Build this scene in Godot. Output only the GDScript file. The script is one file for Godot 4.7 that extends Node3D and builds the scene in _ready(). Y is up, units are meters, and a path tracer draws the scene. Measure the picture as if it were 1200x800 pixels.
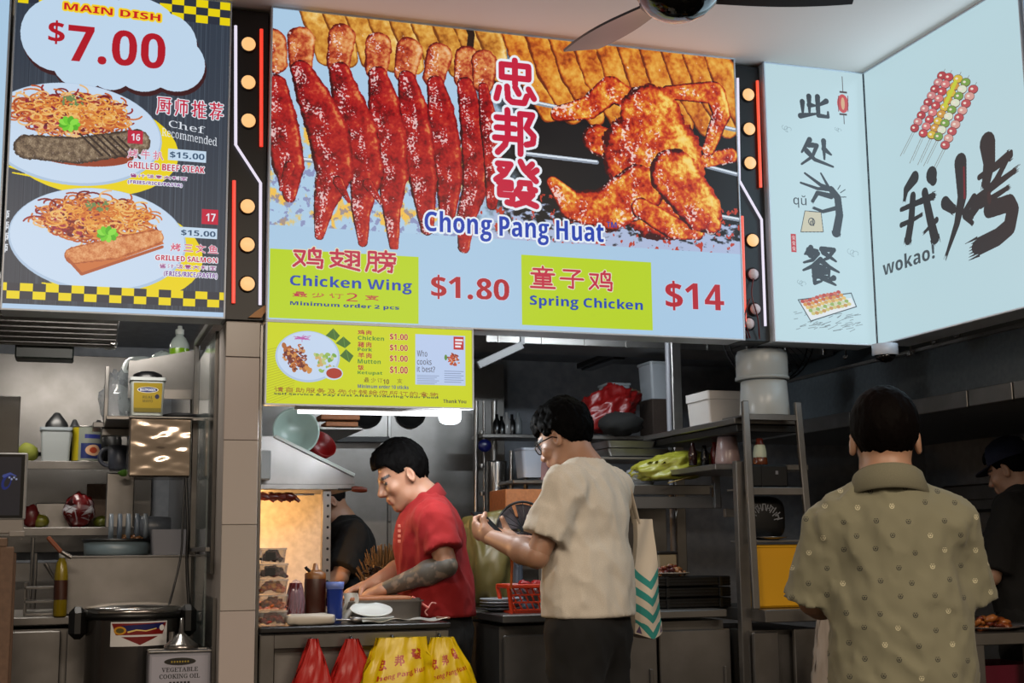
extends Node3D
# A hawker stall front with lit menu boards, cooks behind the counter and waiting customers.

const SIGN_Z := -4.6
var mats := {}
var counts := {}
var rng := RandomNumberGenerator.new()
var noise := FastNoiseLite.new()

# ---------- naming ----------
func numbered(called: String) -> String:
	var n: int = counts.get(called, 0)
	counts[called] = n + 1
	return called if n == 0 else "%s_%03d" % [called, n]

func tag(o: Node, label: String, category: String, group := "") -> void:
	o.set_meta("label", label)
	o.set_meta("category", category)
	if group != "":
		o.set_meta("group", group)

func thing(called: String, label: String, category: String, at := Vector3.ZERO, turn := 0.0, group := "") -> Node3D:
	var o := Node3D.new()
	o.name = numbered(called)
	add_child(o)
	o.position = at
	o.rotation.y = turn
	tag(o, label, category, group)
	return o

func commit(st: SurfaceTool) -> ArrayMesh:
	st.generate_normals()
	st.index()
	return st.commit()

func part(called: String, st, m: Material, parent: Node) -> MeshInstance3D:
	var o := MeshInstance3D.new()
	o.name = called
	o.mesh = commit(st) if st is SurfaceTool else st
	o.material_override = m
	parent.add_child(o, true)
	return o

func solo(called: String, st, m: Material, label: String, category: String, at := Vector3.ZERO, group := "", turn := 0.0) -> MeshInstance3D:
	var o := part(numbered(called), st, m, self)
	o.position = at
	o.rotation.y = turn
	tag(o, label, category, group)
	return o

func struct(called: String, st, m: Material) -> MeshInstance3D:
	var o := part(numbered(called), st, m, self)
	o.set_meta("kind", "structure")
	return o

func copy_of(src: Node3D, at: Vector3, label: String, turn := 0.0) -> Node3D:
	var base: String = src.name
	if base.length() > 4 and base[-4] == "_" and base.right(3).is_valid_int():
		base = base.left(-4)
	var o: Node3D = src.duplicate()
	o.name = numbered(base)
	add_child(o)
	o.position = at
	o.rotation.y = turn
	o.set_meta("label", label)
	return o

# ---------- shapes ----------
func mb() -> SurfaceTool:
	var st := SurfaceTool.new()
	st.begin(Mesh.PRIMITIVE_TRIANGLES)
	st.set_smooth_group(-1)
	return st

func tri(s: SurfaceTool, a: Vector3, b: Vector3, c: Vector3, out: Vector3) -> void:
	if (a - c).cross(a - b).dot(out) < 0.0:
		var t := b; b = c; c = t
	s.add_vertex(a); s.add_vertex(b); s.add_vertex(c)

func face(s: SurfaceTool, p: Array, out: Vector3) -> void:
	for i in range(1, p.size() - 1):
		tri(s, p[0], p[i], p[i + 1], out)

func quv(s: SurfaceTool, a: Vector3, b: Vector3, c: Vector3, d: Vector3) -> void:
	# a top-left, b top-right, c bottom-right, d bottom-left as seen from the front
	var ps := [a, b, c, a, c, d]
	var us := [Vector2(0, 0), Vector2(1, 0), Vector2(1, 1), Vector2(0, 0), Vector2(1, 1), Vector2(0, 1)]
	for i in 6:
		s.set_uv(us[i]); s.add_vertex(ps[i])

func box(s: SurfaceTool, c: Vector3, size: Vector3, bev := 0.0, b := Basis.IDENTITY) -> void:
	var h := size * 0.5
	bev = minf(bev, minf(h.x, minf(h.y, h.z)) * 0.9)
	var i := h - Vector3(bev, bev, bev)
	for ax in 3:
		for sg in [-1.0, 1.0]:
			var p := []
			for q in [[-1, -1], [1, -1], [1, 1], [-1, 1]]:
				var v := Vector3.ZERO
				v[ax] = sg * h[ax]
				v[(ax + 1) % 3] = q[0] * i[(ax + 1) % 3]
				v[(ax + 2) % 3] = q[1] * i[(ax + 2) % 3]
				p.append(c + b * v)
			var o := Vector3.ZERO
			o[ax] = sg
			face(s, p, b * o)
	if bev <= 0.0:
		return
	for ax in 3:
		var u := (ax + 1) % 3
		var w := (ax + 2) % 3
		for su in [-1.0, 1.0]:
			for sw in [-1.0, 1.0]:
				var p := []
				for q in [[-1, 0], [1, 0], [1, 1], [-1, 1]]:
					var v := Vector3.ZERO
					v[ax] = q[0] * i[ax]
					v[u] = su * (h[u] if q[1] == 0 else i[u])
					v[w] = sw * (i[w] if q[1] == 0 else h[w])
					p.append(c + b * v)
				var o := Vector3.ZERO
				o[u] = su; o[w] = sw
				face(s, p, b * o)
	for sx in [-1.0, 1.0]:
		for sy in [-1.0, 1.0]:
			for sz in [-1.0, 1.0]:
				var o := Vector3(sx, sy, sz)
				face(s, [c + b * (o * Vector3(h.x, i.y, i.z)), c + b * (o * Vector3(i.x, h.y, i.z)), c + b * (o * Vector3(i.x, i.y, h.z))], b * o)

func bar(s: SurfaceTool, a: Vector3, e: Vector3, w: float, h: float, bev := 0.0, up := Vector3.UP) -> void:
	var d := (e - a).normalized()
	if absf(d.dot(up)) > 0.98:
		up = Vector3.FORWARD
	var sd := up.cross(d).normalized()
	box(s, (a + e) * 0.5, Vector3(w, h, a.distance_to(e)), bev, Basis(sd, d.cross(sd), d))

func tube(s: SurfaceTool, pts: Array, r, seg := 10, caps := true, flat := 1.0) -> void:
	s.set_smooth_group(1)
	var n := pts.size()
	var rings := []
	var prev := Vector3.ZERO
	for k in n:
		var d: Vector3 = (pts[mini(k + 1, n - 1)] - pts[maxi(k - 1, 0)]).normalized()
		var sd: Vector3
		if k == 0:
			sd = d.cross(Vector3.UP)
			if sd.length() < 0.05:
				sd = d.cross(Vector3.RIGHT)
		else:
			sd = prev - d * prev.dot(d)
		sd = sd.normalized()
		prev = sd
		var up := d.cross(sd)
		var rad: float = r[k] if r is Array else r
		var ring := []
		for j in seg:
			var a := TAU * j / seg
			ring.append(pts[k] + (sd * cos(a) + up * sin(a) * flat) * rad)
		rings.append(ring)
	for k in n - 1:
		for j in seg:
			var q := (j + 1) % seg
			var out: Vector3 = rings[k][j] + rings[k][q] - pts[k] * 2.0
			if out.length() < 1e-6:
				out = rings[k + 1][j] + rings[k + 1][q] - pts[k + 1] * 2.0
			tri(s, rings[k][j], rings[k + 1][j], rings[k + 1][q], out)
			tri(s, rings[k][j], rings[k + 1][q], rings[k][q], out)
	if caps:
		s.set_smooth_group(-1)
		face(s, rings[0], pts[0] - pts[1])
		face(s, rings[n - 1], pts[n - 1] - pts[n - 2])
	s.set_smooth_group(-1)

func smooth_path(p: Array, per := 6) -> Array:
	var out := []
	for i in p.size() - 1:
		var a: Vector3 = p[maxi(i - 1, 0)]
		var b: Vector3 = p[i]
		var c: Vector3 = p[i + 1]
		var d: Vector3 = p[mini(i + 2, p.size() - 1)]
		for k in per:
			out.append(b.cubic_interpolate(c, a, d, float(k) / per))
	out.append(p[-1])
	return out

func lathe(s: SurfaceTool, prof: Array, seg := 24, at := Vector3.ZERO, b := Basis.IDENTITY, sm := true, uvh := false) -> void:
	# profile of [radius, height] from the bottom up on the outside
	s.set_smooth_group(1 if sm else -1)
	for k in prof.size() - 1:
		var r0: float = prof[k][0]; var y0: float = prof[k][1]
		var r1: float = prof[k + 1][0]; var y1: float = prof[k + 1][1]
		if sm:
			s.set_smooth_group(1 if prof[k].size() < 3 else int(prof[k][2]))
		for j in seg:
			var a0 := TAU * j / seg
			var a1 := TAU * (j + 1) / seg
			var am := (a0 + a1) * 0.5
			var out := b * Vector3(cos(am) * (y1 - y0), -(r1 - r0), sin(am) * (y1 - y0))
			var p := [Vector3(cos(a0) * r0, y0, sin(a0) * r0), Vector3(cos(a1) * r0, y0, sin(a1) * r0), Vector3(cos(a1) * r1, y1, sin(a1) * r1), Vector3(cos(a0) * r1, y1, sin(a0) * r1)]
			for t in [[0, 1, 2], [0, 2, 3]]:
				if (t == [0, 1, 2] and r0 < 1e-6) or (t == [0, 2, 3] and r1 < 1e-6):
					continue
				var q0: Vector3 = at + b * p[t[0]]; var q1: Vector3 = at + b * p[t[1]]; var q2: Vector3 = at + b * p[t[2]]
				if uvh:
					var us := []
					for x in t:
						us.append(Vector2(1.0 - (float(j) + (1.0 if x == 1 or x == 2 else 0.0)) / seg, 1.0 - (y0 if x < 2 else y1)))
					if (q0 - q2).cross(q0 - q1).dot(out) < 0.0:
						var z := q1; q1 = q2; q2 = z
						var zu: Vector2 = us[1]; us[1] = us[2]; us[2] = zu
					s.set_uv(us[0]); s.add_vertex(q0); s.set_uv(us[1]); s.add_vertex(q1); s.set_uv(us[2]); s.add_vertex(q2)
				else:
					tri(s, q0, q1, q2, out)
	s.set_smooth_group(-1)

func prism(s: SurfaceTool, poly: PackedVector2Array, z0: float, z1: float, xf := Transform3D.IDENTITY) -> void:
	# poly in the x-y plane, extruded from z0 to z1
	var idx := Geometry2D.triangulate_polygon(poly)
	for k in range(0, idx.size(), 3):
		for z in [z0, z1]:
			var o := Vector3(0, 0, 1 if z == maxf(z0, z1) else -1)
			var p := []
			for q in 3:
				var v := poly[idx[k + q]]
				p.append(xf * Vector3(v.x, v.y, z))
			tri(s, p[0], p[1], p[2], xf.basis * o)
	var cw := Geometry2D.is_polygon_clockwise(poly)
	for k in poly.size():
		var a := poly[k]
		var e := poly[(k + 1) % poly.size()]
		var nrm := Vector2((e - a).y, -(e - a).x) * (-1.0 if cw else 1.0)
		face(s, [xf * Vector3(a.x, a.y, z0), xf * Vector3(e.x, e.y, z0), xf * Vector3(e.x, e.y, z1), xf * Vector3(a.x, a.y, z1)], xf.basis * Vector3(nrm.x, nrm.y, 0))

func blob(s: SurfaceTool, c: Vector3, r: Vector3, nu := 20, nv := 14, warp = null, b := Basis.IDENTITY) -> void:
	# ellipsoid whose unit directions may be reshaped by warp(dir) -> Vector3
	s.set_smooth_group(1)
	var g := []
	for i in nv + 1:
		var row := []
		var th := PI * i / nv
		for j in nu:
			var ph := TAU * j / nu
			var d := Vector3(sin(th) * cos(ph), cos(th), sin(th) * sin(ph))
			if warp != null:
				d = warp.call(d)
			row.append(c + b * (d * r))
		g.append(row)
	for i in nv:
		for j in nu:
			var q := (j + 1) % nu
			var th := PI * (i + 0.5) / nv
			var ph := TAU * (j + 0.5) / nu
			var out := b * (Vector3(sin(th) * cos(ph), cos(th), sin(th) * sin(ph)) / r)
			if i > 0:
				tri(s, g[i][j], g[i][q], g[i + 1][q], out)
			if i < nv - 1:
				tri(s, g[i][j], g[i + 1][q], g[i + 1][j], out)
	s.set_smooth_group(-1)

func lumpy(seed_: int, amp: float, freq: float) -> Callable:
	var n := FastNoiseLite.new()
	n.seed = seed_
	n.frequency = freq
	return func(d: Vector3) -> Vector3: return d * (1.0 + amp * n.get_noise_3dv(d))

func crumple(seed_: int, amp: float, freq: float) -> Callable:
	# creased film: sharp ridges over the direction sphere
	var n := FastNoiseLite.new()
	n.seed = seed_
	n.frequency = freq
	n.fractal_type = FastNoiseLite.FRACTAL_RIDGED
	n.fractal_octaves = 3
	return func(d: Vector3) -> Vector3: return d * (1.0 + amp * n.get_noise_3dv(d))

func sheet(s: SurfaceTool, nu: int, nv: int, f: Callable, thick: float, uv := false) -> void:
	# a bent sheet f(u, v) with real thickness
	var g := []
	for i in nv + 1:
		var row := []
		for j in nu + 1:
			row.append(f.call(float(j) / nu, float(i) / nv))
		g.append(row)
	var h := []
	for i in nv + 1:
		var row := []
		for j in nu + 1:
			var du: Vector3 = g[i][mini(j + 1, nu)] - g[i][maxi(j - 1, 0)]
			var dv: Vector3 = g[mini(i + 1, nv)][j] - g[maxi(i - 1, 0)][j]
			row.append(g[i][j] - du.cross(dv).normalized() * thick)
		h.append(row)
	for side in 2:
		s.set_smooth_group(1 + side)
		var m: Array = g if side == 0 else h
		for i in nv:
			for j in nu:
				var out: Vector3 = (g[i][j] - h[i][j]) * (1.0 if side == 0 else -1.0)
				var ids := [[i, j], [i, j + 1], [i + 1, j + 1], [i + 1, j]]
				for t in [[0, 1, 2], [0, 2, 3]]:
					var q := [t[0], t[1], t[2]]
					var pa: Vector3 = m[ids[q[0]][0]][ids[q[0]][1]]
					var pb: Vector3 = m[ids[q[1]][0]][ids[q[1]][1]]
					var pc: Vector3 = m[ids[q[2]][0]][ids[q[2]][1]]
					if (pa - pc).cross(pa - pb).dot(out) < 0.0:
						q = [t[0], t[2], t[1]]
					for x in q:
						if uv:
							s.set_uv(Vector2(float(ids[x][1]) / nu, float(ids[x][0]) / nv))
						s.add_vertex(m[ids[x][0]][ids[x][1]])
	s.set_smooth_group(-1)
	for i in nv:
		for e in [[0, -1], [nu, 1]]:
			face(s, [g[i][e[0]], g[i + 1][e[0]], h[i + 1][e[0]], h[i][e[0]]], (g[i][nu] - g[i][0]) * e[1])
	for j in nu:
		for e in [[0, -1], [nv, 1]]:
			face(s, [g[e[0]][j], g[e[0]][j + 1], h[e[0]][j + 1], h[e[0]][j]], (g[nv][j] - g[0][j]) * e[1])

func rounded_rect(w: float, h: float, r: float, seg := 5) -> PackedVector2Array:
	var p := PackedVector2Array()
	for q in [[1, 1, 0.0], [-1, 1, PI / 2], [-1, -1, PI], [1, -1, PI * 1.5]]:
		for k in seg + 1:
			var a: float = q[2] + PI / 2 * k / seg
			p.append(Vector2(q[0] * (w / 2 - r) + cos(a) * r, q[1] * (h / 2 - r) + sin(a) * r))
	return p

func tub(s: SurfaceTool, bottom: PackedVector2Array, top: PackedVector2Array, y0: float, y1: float, wall := 0.0, at := Vector3.ZERO) -> void:
	# lofted vessel between two outlines in x-z with the same number of points; open with an inner wall if wall > 0
	var n := bottom.size()
	var f := func(p: Vector2, y: float) -> Vector3: return at + Vector3(p.x, y, p.y)
	s.set_smooth_group(-1)
	var bc := []
	for k in n:
		bc.append(f.call(bottom[k], y0))
	face(s, bc, Vector3.DOWN)
	s.set_smooth_group(1)
	for k in n:
		var q := (k + 1) % n
		var o := Vector3(bottom[k].x + bottom[q].x, 0, bottom[k].y + bottom[q].y)
		face(s, [f.call(bottom[k], y0), f.call(bottom[q], y0), f.call(top[q], y1), f.call(top[k], y1)], o)
	s.set_smooth_group(-1)
	if wall <= 0.0:
		var tc := []
		for k in n:
			tc.append(f.call(top[k], y1))
		face(s, tc, Vector3.UP)
		return
	var ib := []
	var it := []
	for k in n:
		ib.append(bottom[k] * (1.0 - wall / maxf(bottom[k].length(), 0.001)))
		it.append(top[k] * (1.0 - wall / maxf(top[k].length(), 0.001)))
	var yb := y0 + wall
	var ic := []
	for k in n:
		var q := (k + 1) % n
		ic.append(f.call(ib[k], yb))
		face(s, [f.call(top[k], y1), f.call(top[q], y1), f.call(it[q], y1), f.call(it[k], y1)], Vector3.UP)
	s.set_smooth_group(2)
	for k in n:
		var q := (k + 1) % n
		face(s, [f.call(ib[k], yb), f.call(ib[q], yb), f.call(it[q], y1), f.call(it[k], y1)], -Vector3(ib[k].x + ib[q].x, 0, ib[k].y + ib[q].y))
	s.set_smooth_group(-1)
	face(s, ic, Vector3.UP)

# ---------- materials ----------
func mat(c: Color, rough := 0.6, metal := 0.0) -> StandardMaterial3D:
	var key := "%s|%.3f|%.3f" % [c.to_html(), rough, metal]
	if mats.has(key):
		return mats[key]
	var m := StandardMaterial3D.new()
	m.albedo_color = c
	m.roughness = rough
	m.metallic = metal
	mats[key] = m
	return m

func clear_plastic(c: Color, alpha: float, rough := 0.15) -> StandardMaterial3D:
	var key := "clear%s|%.3f|%.3f" % [c.to_html(), alpha, rough]
	if mats.has(key):
		return mats[key]
	var m := StandardMaterial3D.new()
	m.albedo_color = Color(c.r, c.g, c.b, alpha)
	m.transparency = BaseMaterial3D.TRANSPARENCY_ALPHA
	m.roughness = rough
	mats[key] = m
	return m

func glow(c: Color, energy: float) -> StandardMaterial3D:
	var m := StandardMaterial3D.new()
	m.albedo_color = Color(0.5, 0.5, 0.5)
	m.emission_enabled = true
	m.emission = c
	m.emission_energy_multiplier = energy
	m.roughness = 0.4
	return m

func noise_tex(freq: float, lo: Color, hi: Color, seed_: int, stretch := Vector2.ONE, size := 256, octaves := 4) -> ImageTexture:
	var n := FastNoiseLite.new()
	n.seed = seed_
	n.frequency = freq
	n.fractal_octaves = octaves
	var img := Image.create(size, size, false, Image.FORMAT_RGB8)
	for y in size:
		for x in size:
			# the pattern repeats at the edges of the picture
			var fx := float(x) / size
			var fy := float(y) / size
			var a := n.get_noise_2d(x * stretch.x, y * stretch.y)
			var b := n.get_noise_2d((x - size) * stretch.x, y * stretch.y)
			var c := n.get_noise_2d(x * stretch.x, (y - size) * stretch.y)
			var d := n.get_noise_2d((x - size) * stretch.x, (y - size) * stretch.y)
			var v := lerpf(lerpf(a, b, fx), lerpf(c, d, fx), fy)
			img.set_pixel(x, y, lo.lerp(hi, clampf(v * 0.9 + 0.5, 0.0, 1.0)))
	return ImageTexture.create_from_image(img)

var grain: ImageTexture
var brushed: ImageTexture
var smudge: ImageTexture

func steel(c: Color, rough := 0.3, brushed_dir := 0, scale := 1.5) -> StandardMaterial3D:
	var key := "steel%s|%.3f|%d|%.2f" % [c.to_html(), rough, brushed_dir, scale]
	if mats.has(key):
		return mats[key]
	var m := StandardMaterial3D.new()
	m.albedo_color = c
	m.albedo_texture = smudge
	m.metallic = 0.92
	m.roughness = rough
	m.uv1_triplanar = true
	m.uv1_world_triplanar = true
	m.uv1_scale = Vector3.ONE * scale
	if brushed_dir > 0:
		m.roughness_texture = brushed
		m.roughness = minf(1.0, rough * 1.5)
	mats[key] = m
	return m

func ss(rough: float) -> StandardMaterial3D:
	# the one stainless sheet that everything here is made of
	return steel(Color(0.56, 0.55, 0.54), rough)

func worn(c: Color, rough := 0.6, scale := 3.0, metal := 0.0) -> StandardMaterial3D:
	var key := "worn%s|%.3f|%.3f|%.2f" % [c.to_html(), rough, scale, metal]
	if mats.has(key):
		return mats[key]
	var m := StandardMaterial3D.new()
	m.albedo_color = c
	m.albedo_texture = grain
	m.metallic = metal
	m.roughness = rough
	m.uv1_triplanar = true
	m.uv1_world_triplanar = true
	m.uv1_scale = Vector3.ONE * scale
	mats[key] = m
	return m

func make_base_textures() -> void:
	grain = noise_tex(0.03, Color(0.84, 0.84, 0.84), Color(1, 1, 1), 3)
	smudge = noise_tex(0.014, Color(0.87, 0.865, 0.855), Color(1, 1, 1), 9)
	brushed = noise_tex(0.05, Color(0.45, 0.45, 0.45), Color(1, 1, 1), 5, Vector2(0.05, 3.0))

func _ready() -> void:
	rng.seed = 7
	noise.seed = 2
	# camera
	var cam := Camera3D.new()
	cam.name = "camera"
	cam.transform = Transform3D(Basis(Vector3(0.95122, -0.01077, 0.30832), Vector3(-0.03671, 0.98834, 0.14780), Vector3(-0.30631, -0.15191, 0.93973)), Vector3(0, 1.2, 0))
	cam.fov = 28.609
	cam.near = 0.05
	cam.far = 100.0
	add_child(cam)
	cam.current = true
	# sky of the open side of the hall
	var we := WorldEnvironment.new()
	we.name = "environment"
	var env := Environment.new()
	env.background_mode = Environment.BG_COLOR
	env.background_color = Color(0.74, 0.67, 0.58)
	env.background_energy_multiplier = 0.4
	env.tonemap_mode = Environment.TONE_MAPPER_LINEAR
	env.tonemap_exposure = 1.0
	env.sdfgi_enabled = true
	env.ssao_enabled = true
	env.ssil_enabled = true
	we.environment = env
	add_child(we)
	make_base_textures()
	build_hall_lights()
	build_structure()
	build_signs()
	build_fan()
	build_center()
	build_left()
	build_right()
	build_people()

func area(called: String, at: Vector3, towards: Vector3, size: Vector2, energy: float, c: Color) -> void:
	var l := AreaLight3D.new()
	l.name = called
	l.area_size = size
	l.light_energy = energy
	l.light_color = c
	l.area_range = 30.0
	l.shadow_enabled = true
	add_child(l)
	var up := Vector3.UP if absf(towards.normalized().y) < 0.9 else Vector3.FORWARD
	l.look_at_from_position(at, at + towards, up)

func omni(called: String, at: Vector3, energy: float, c: Color, size := 0.02) -> void:
	var l := OmniLight3D.new()
	l.name = called
	l.light_energy = energy
	l.light_color = c
	l.light_size = size
	l.omni_range = 20.0
	l.omni_attenuation = 2.0
	l.shadow_enabled = true
	add_child(l)
	l.position = at

func build_hall_lights() -> void:
	# fluorescent fittings of the hall, on the ceiling behind the photographer
	var lampm := glow(Color(1.0, 0.93, 0.84), 3.0)
	var k := 0
	for p in [Vector3(-0.6, 3.08, -1.2), Vector3(2.2, 3.08, -0.6), Vector3(0.8, 3.08, 1.2)]:
		var t := thing("ceiling_lamp", ["white hall ceiling lamp above the walkway", "white hall ceiling lamp near the corner board", "white hall ceiling lamp over the tables"][k], "lamp", p, 0.0, "hall ceiling lamps")
		var s := mb()
		box(s, Vector3(0, 0.015, 0), Vector3(1.2, 0.04, 0.16), 0.01)
		part("housing", s, mat(Color(0.85, 0.85, 0.83), 0.5), t)
		s = mb()
		box(s, Vector3(0, -0.012, 0), Vector3(1.14, 0.015, 0.12), 0.005)
		part("diffuser", s, lampm, t)
		area("hall_lamp", p + Vector3(0, -0.03, 0), Vector3.DOWN, Vector2(1.1, 0.12), 11.0, Color(1.0, 0.92, 0.83))
		k += 1

# ---------- printed pictures ----------
class Canvas:
	var img: Image
	var w: int
	var h: int
	var fonts := {}

	func _init(w_: int, h_: int, c: Color) -> void:
		w = w_
		h = h_
		img = Image.create(w, h, false, Image.FORMAT_RGB8)
		img.fill(c)

	func rect(x0: float, y0: float, x1: float, y1: float, c: Color) -> void:
		img.fill_rect(Rect2i(int(x0), int(y0), int(x1) - int(x0), int(y1) - int(y0)), c)

	func poly(p: PackedVector2Array, c: Color) -> void:
		var n := p.size()
		var lo := INF
		var hi := -INF
		for v in p:
			lo = minf(lo, v.y)
			hi = maxf(hi, v.y)
		for y in range(maxi(0, int(ceil(lo - 0.5))), mini(h - 1, int(floor(hi - 0.5))) + 1):
			var yy := y + 0.5
			var xs := PackedFloat32Array()
			for k in n:
				var a := p[k]
				var b := p[(k + 1) % n]
				if (a.y <= yy) != (b.y <= yy):
					xs.append(a.x + (yy - a.y) / (b.y - a.y) * (b.x - a.x))
			xs.sort()
			for k in range(0, xs.size() - 1, 2):
				var x0 := maxi(0, int(round(xs[k])))
				var x1 := mini(w, int(round(xs[k + 1])))
				if x1 > x0:
					img.fill_rect(Rect2i(x0, y, x1 - x0, 1), c)

	func pl(a: Array, c: Color) -> void:
		poly(pack(a), c)

	func pack(a: Array) -> PackedVector2Array:
		var p := PackedVector2Array()
		for k in range(0, a.size() - 1, 2):
			p.append(Vector2(a[k], a[k + 1]))
		return p

	func ell(cx: float, cy: float, rx: float, ry: float, c: Color, rot := 0.0, n := 28) -> void:
		var p := PackedVector2Array()
		for k in n:
			p.append(Vector2(cx, cy) + Vector2(cos(TAU * k / n) * rx, sin(TAU * k / n) * ry).rotated(rot))
		poly(p, c)

	func seg(a: Vector2, b: Vector2, wa: float, wb: float, c: Color) -> void:
		var d := b - a
		if d.length() < 0.01:
			return
		var q := d.normalized().orthogonal()
		poly(PackedVector2Array([a + q * wa * 0.5, b + q * wb * 0.5, b - q * wb * 0.5, a - q * wa * 0.5]), c)

	func line(a: Array, wd: float, c: Color, round_ends := true) -> void:
		var p := pack(a)
		for k in p.size() - 1:
			seg(p[k], p[k + 1], wd, wd, c)
		for k in p.size():
			if wd > 2.0 and (round_ends or (k > 0 and k < p.size() - 1)):
				ell(p[k].x, p[k].y, wd * 0.5, wd * 0.5, c, 0.0, 12)

	func brush(a: Array, w0: float, w1: float, c: Color, rag := 0.0, rn: RandomNumberGenerator = null) -> void:
		# a brush stroke whose width runs from w0 to w1, with a ragged dry end
		var p := pack(a)
		var n := p.size()
		for k in n - 1:
			var ta := float(k) / (n - 1)
			var tb := float(k + 1) / (n - 1)
			var wa := lerpf(w0, w1, ta)
			var wb := lerpf(w0, w1, tb)
			seg(p[k], p[k + 1], wa, wb, c)
			ell(p[k].x, p[k].y, wa * 0.5, wa * 0.5, c, 0.0, 14)
		ell(p[n - 1].x, p[n - 1].y, w1 * 0.5, w1 * 0.42, c, 0.0, 14)
		if rag > 0.0 and rn:
			var d := (p[n - 1] - p[n - 2]).normalized()
			for k in 7:
				var o := d.orthogonal() * (k - 3) / 6.0 * w1
				var e := p[n - 1] + o
				seg(e - d * 6.0, e + d * rag * rn.randf_range(0.3, 1.0), w1 / 6.0, 1.0, c)

	func font(kind: String) -> Font:
		if not fonts.has(kind):
			var f := SystemFont.new()
			f.font_names = PackedStringArray([kind.split(":")[0]])
			f.font_weight = 700 if kind.ends_with(":b") else 400
			fonts[kind] = f
		return fonts[kind]

	func outline_of(s: String, kind: String) -> Array:
		var t := TextMesh.new()
		t.font = font(kind)
		t.font_size = 48
		t.pixel_size = 1.0
		t.depth = 0.5
		t.curve_step = 1.5
		t.text = s
		var a := t.surface_get_arrays(0)
		var v: PackedVector3Array = a[Mesh.ARRAY_VERTEX]
		var ix = a[Mesh.ARRAY_INDEX]
		var tr := []
		var lo := Vector2(INF, INF)
		var hi := -lo
		var cnt: int = ix.size() if ix != null and ix.size() > 0 else v.size()
		for k in range(0, cnt, 3):
			var q := []
			var front := true
			for j in 3:
				var p: Vector3 = v[ix[k + j]] if ix != null and ix.size() > 0 else v[k + j]
				front = front and p.z > 0.0
				q.append(Vector2(p.x, -p.y))
			if front:
				tr.append(q)
				for p in q:
					lo = lo.min(p)
					hi = hi.max(p)
		return [tr, lo, hi]

	func text(s: String, kind: String, a: Array, c: Color, edge := 0.0, edge_c := Color.WHITE, slope := 0.0) -> void:
		# fits the drawn letters into the box a = [x0, y0, x1, y1]; slope tilts the line
		var o := outline_of(s, kind)
		var lo: Vector2 = o[1]
		var sc: Vector2 = Vector2(a[2] - a[0], a[3] - a[1]) / (o[2] - lo)
		var shifts := [Vector2.ZERO]
		if edge > 0.0:
			shifts = []
			for k in 12:
				shifts.append(Vector2.from_angle(TAU * k / 12) * edge)
		for pass_ in (2 if edge > 0.0 else 1):
			if pass_ == 1:
				shifts = [Vector2.ZERO]
			for sh in shifts:
				for q in o[0]:
					var p := PackedVector2Array()
					for v in q:
						var x: Vector2 = Vector2(a[0], a[1]) + (v - lo) * sc + sh
						x.y += (x.x - a[0]) * slope
						p.append(x)
					poly(p, edge_c if (pass_ == 0 and edge > 0.0) else c)

	func glyphs(chars: String, a: Array, wd: float, c: Color, edge := 0.0, edge_c := Color.WHITE, slope := 0.0, gap := 0.12, vertical := false, taper := 0.0) -> void:
		var n := chars.length()
		var bw: float = a[2] - a[0]
		var bh: float = a[3] - a[1]
		var cw := bw if vertical else bw / (n - gap * (1 if n > 1 else 0)) * (1.0 if n > 1 else 1.0)
		var ch := bh / (n - gap * (1 if n > 1 else 0)) if vertical else bh
		for pass_ in (2 if edge > 0.0 else 1):
			for k in n:
				var g: Array = Strokes.of(chars[k])
				var x0: float = a[0] if vertical else a[0] + cw * k
				var y0: float = a[1] + ch * k if vertical else a[1] + cw * k * slope
				var ew := cw * (1.0 if vertical else 1.0 - gap)
				var eh := ch * (1.0 - gap if vertical else 1.0)
				for st in g:
					var p := []
					for j in range(0, st.size(), 2):
						p.append(x0 + st[j] * 0.01 * ew)
						p.append(y0 + st[j + 1] * 0.01 * eh + st[j] * 0.01 * ew * slope)
					if edge > 0.0 and pass_ == 0:
						line(p, wd + edge * 2.0, edge_c)
					elif taper > 0.0:
						brush(p, wd * (1.0 + taper), wd * (1.0 - taper), c)
					else:
						line(p, wd, c)

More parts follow.
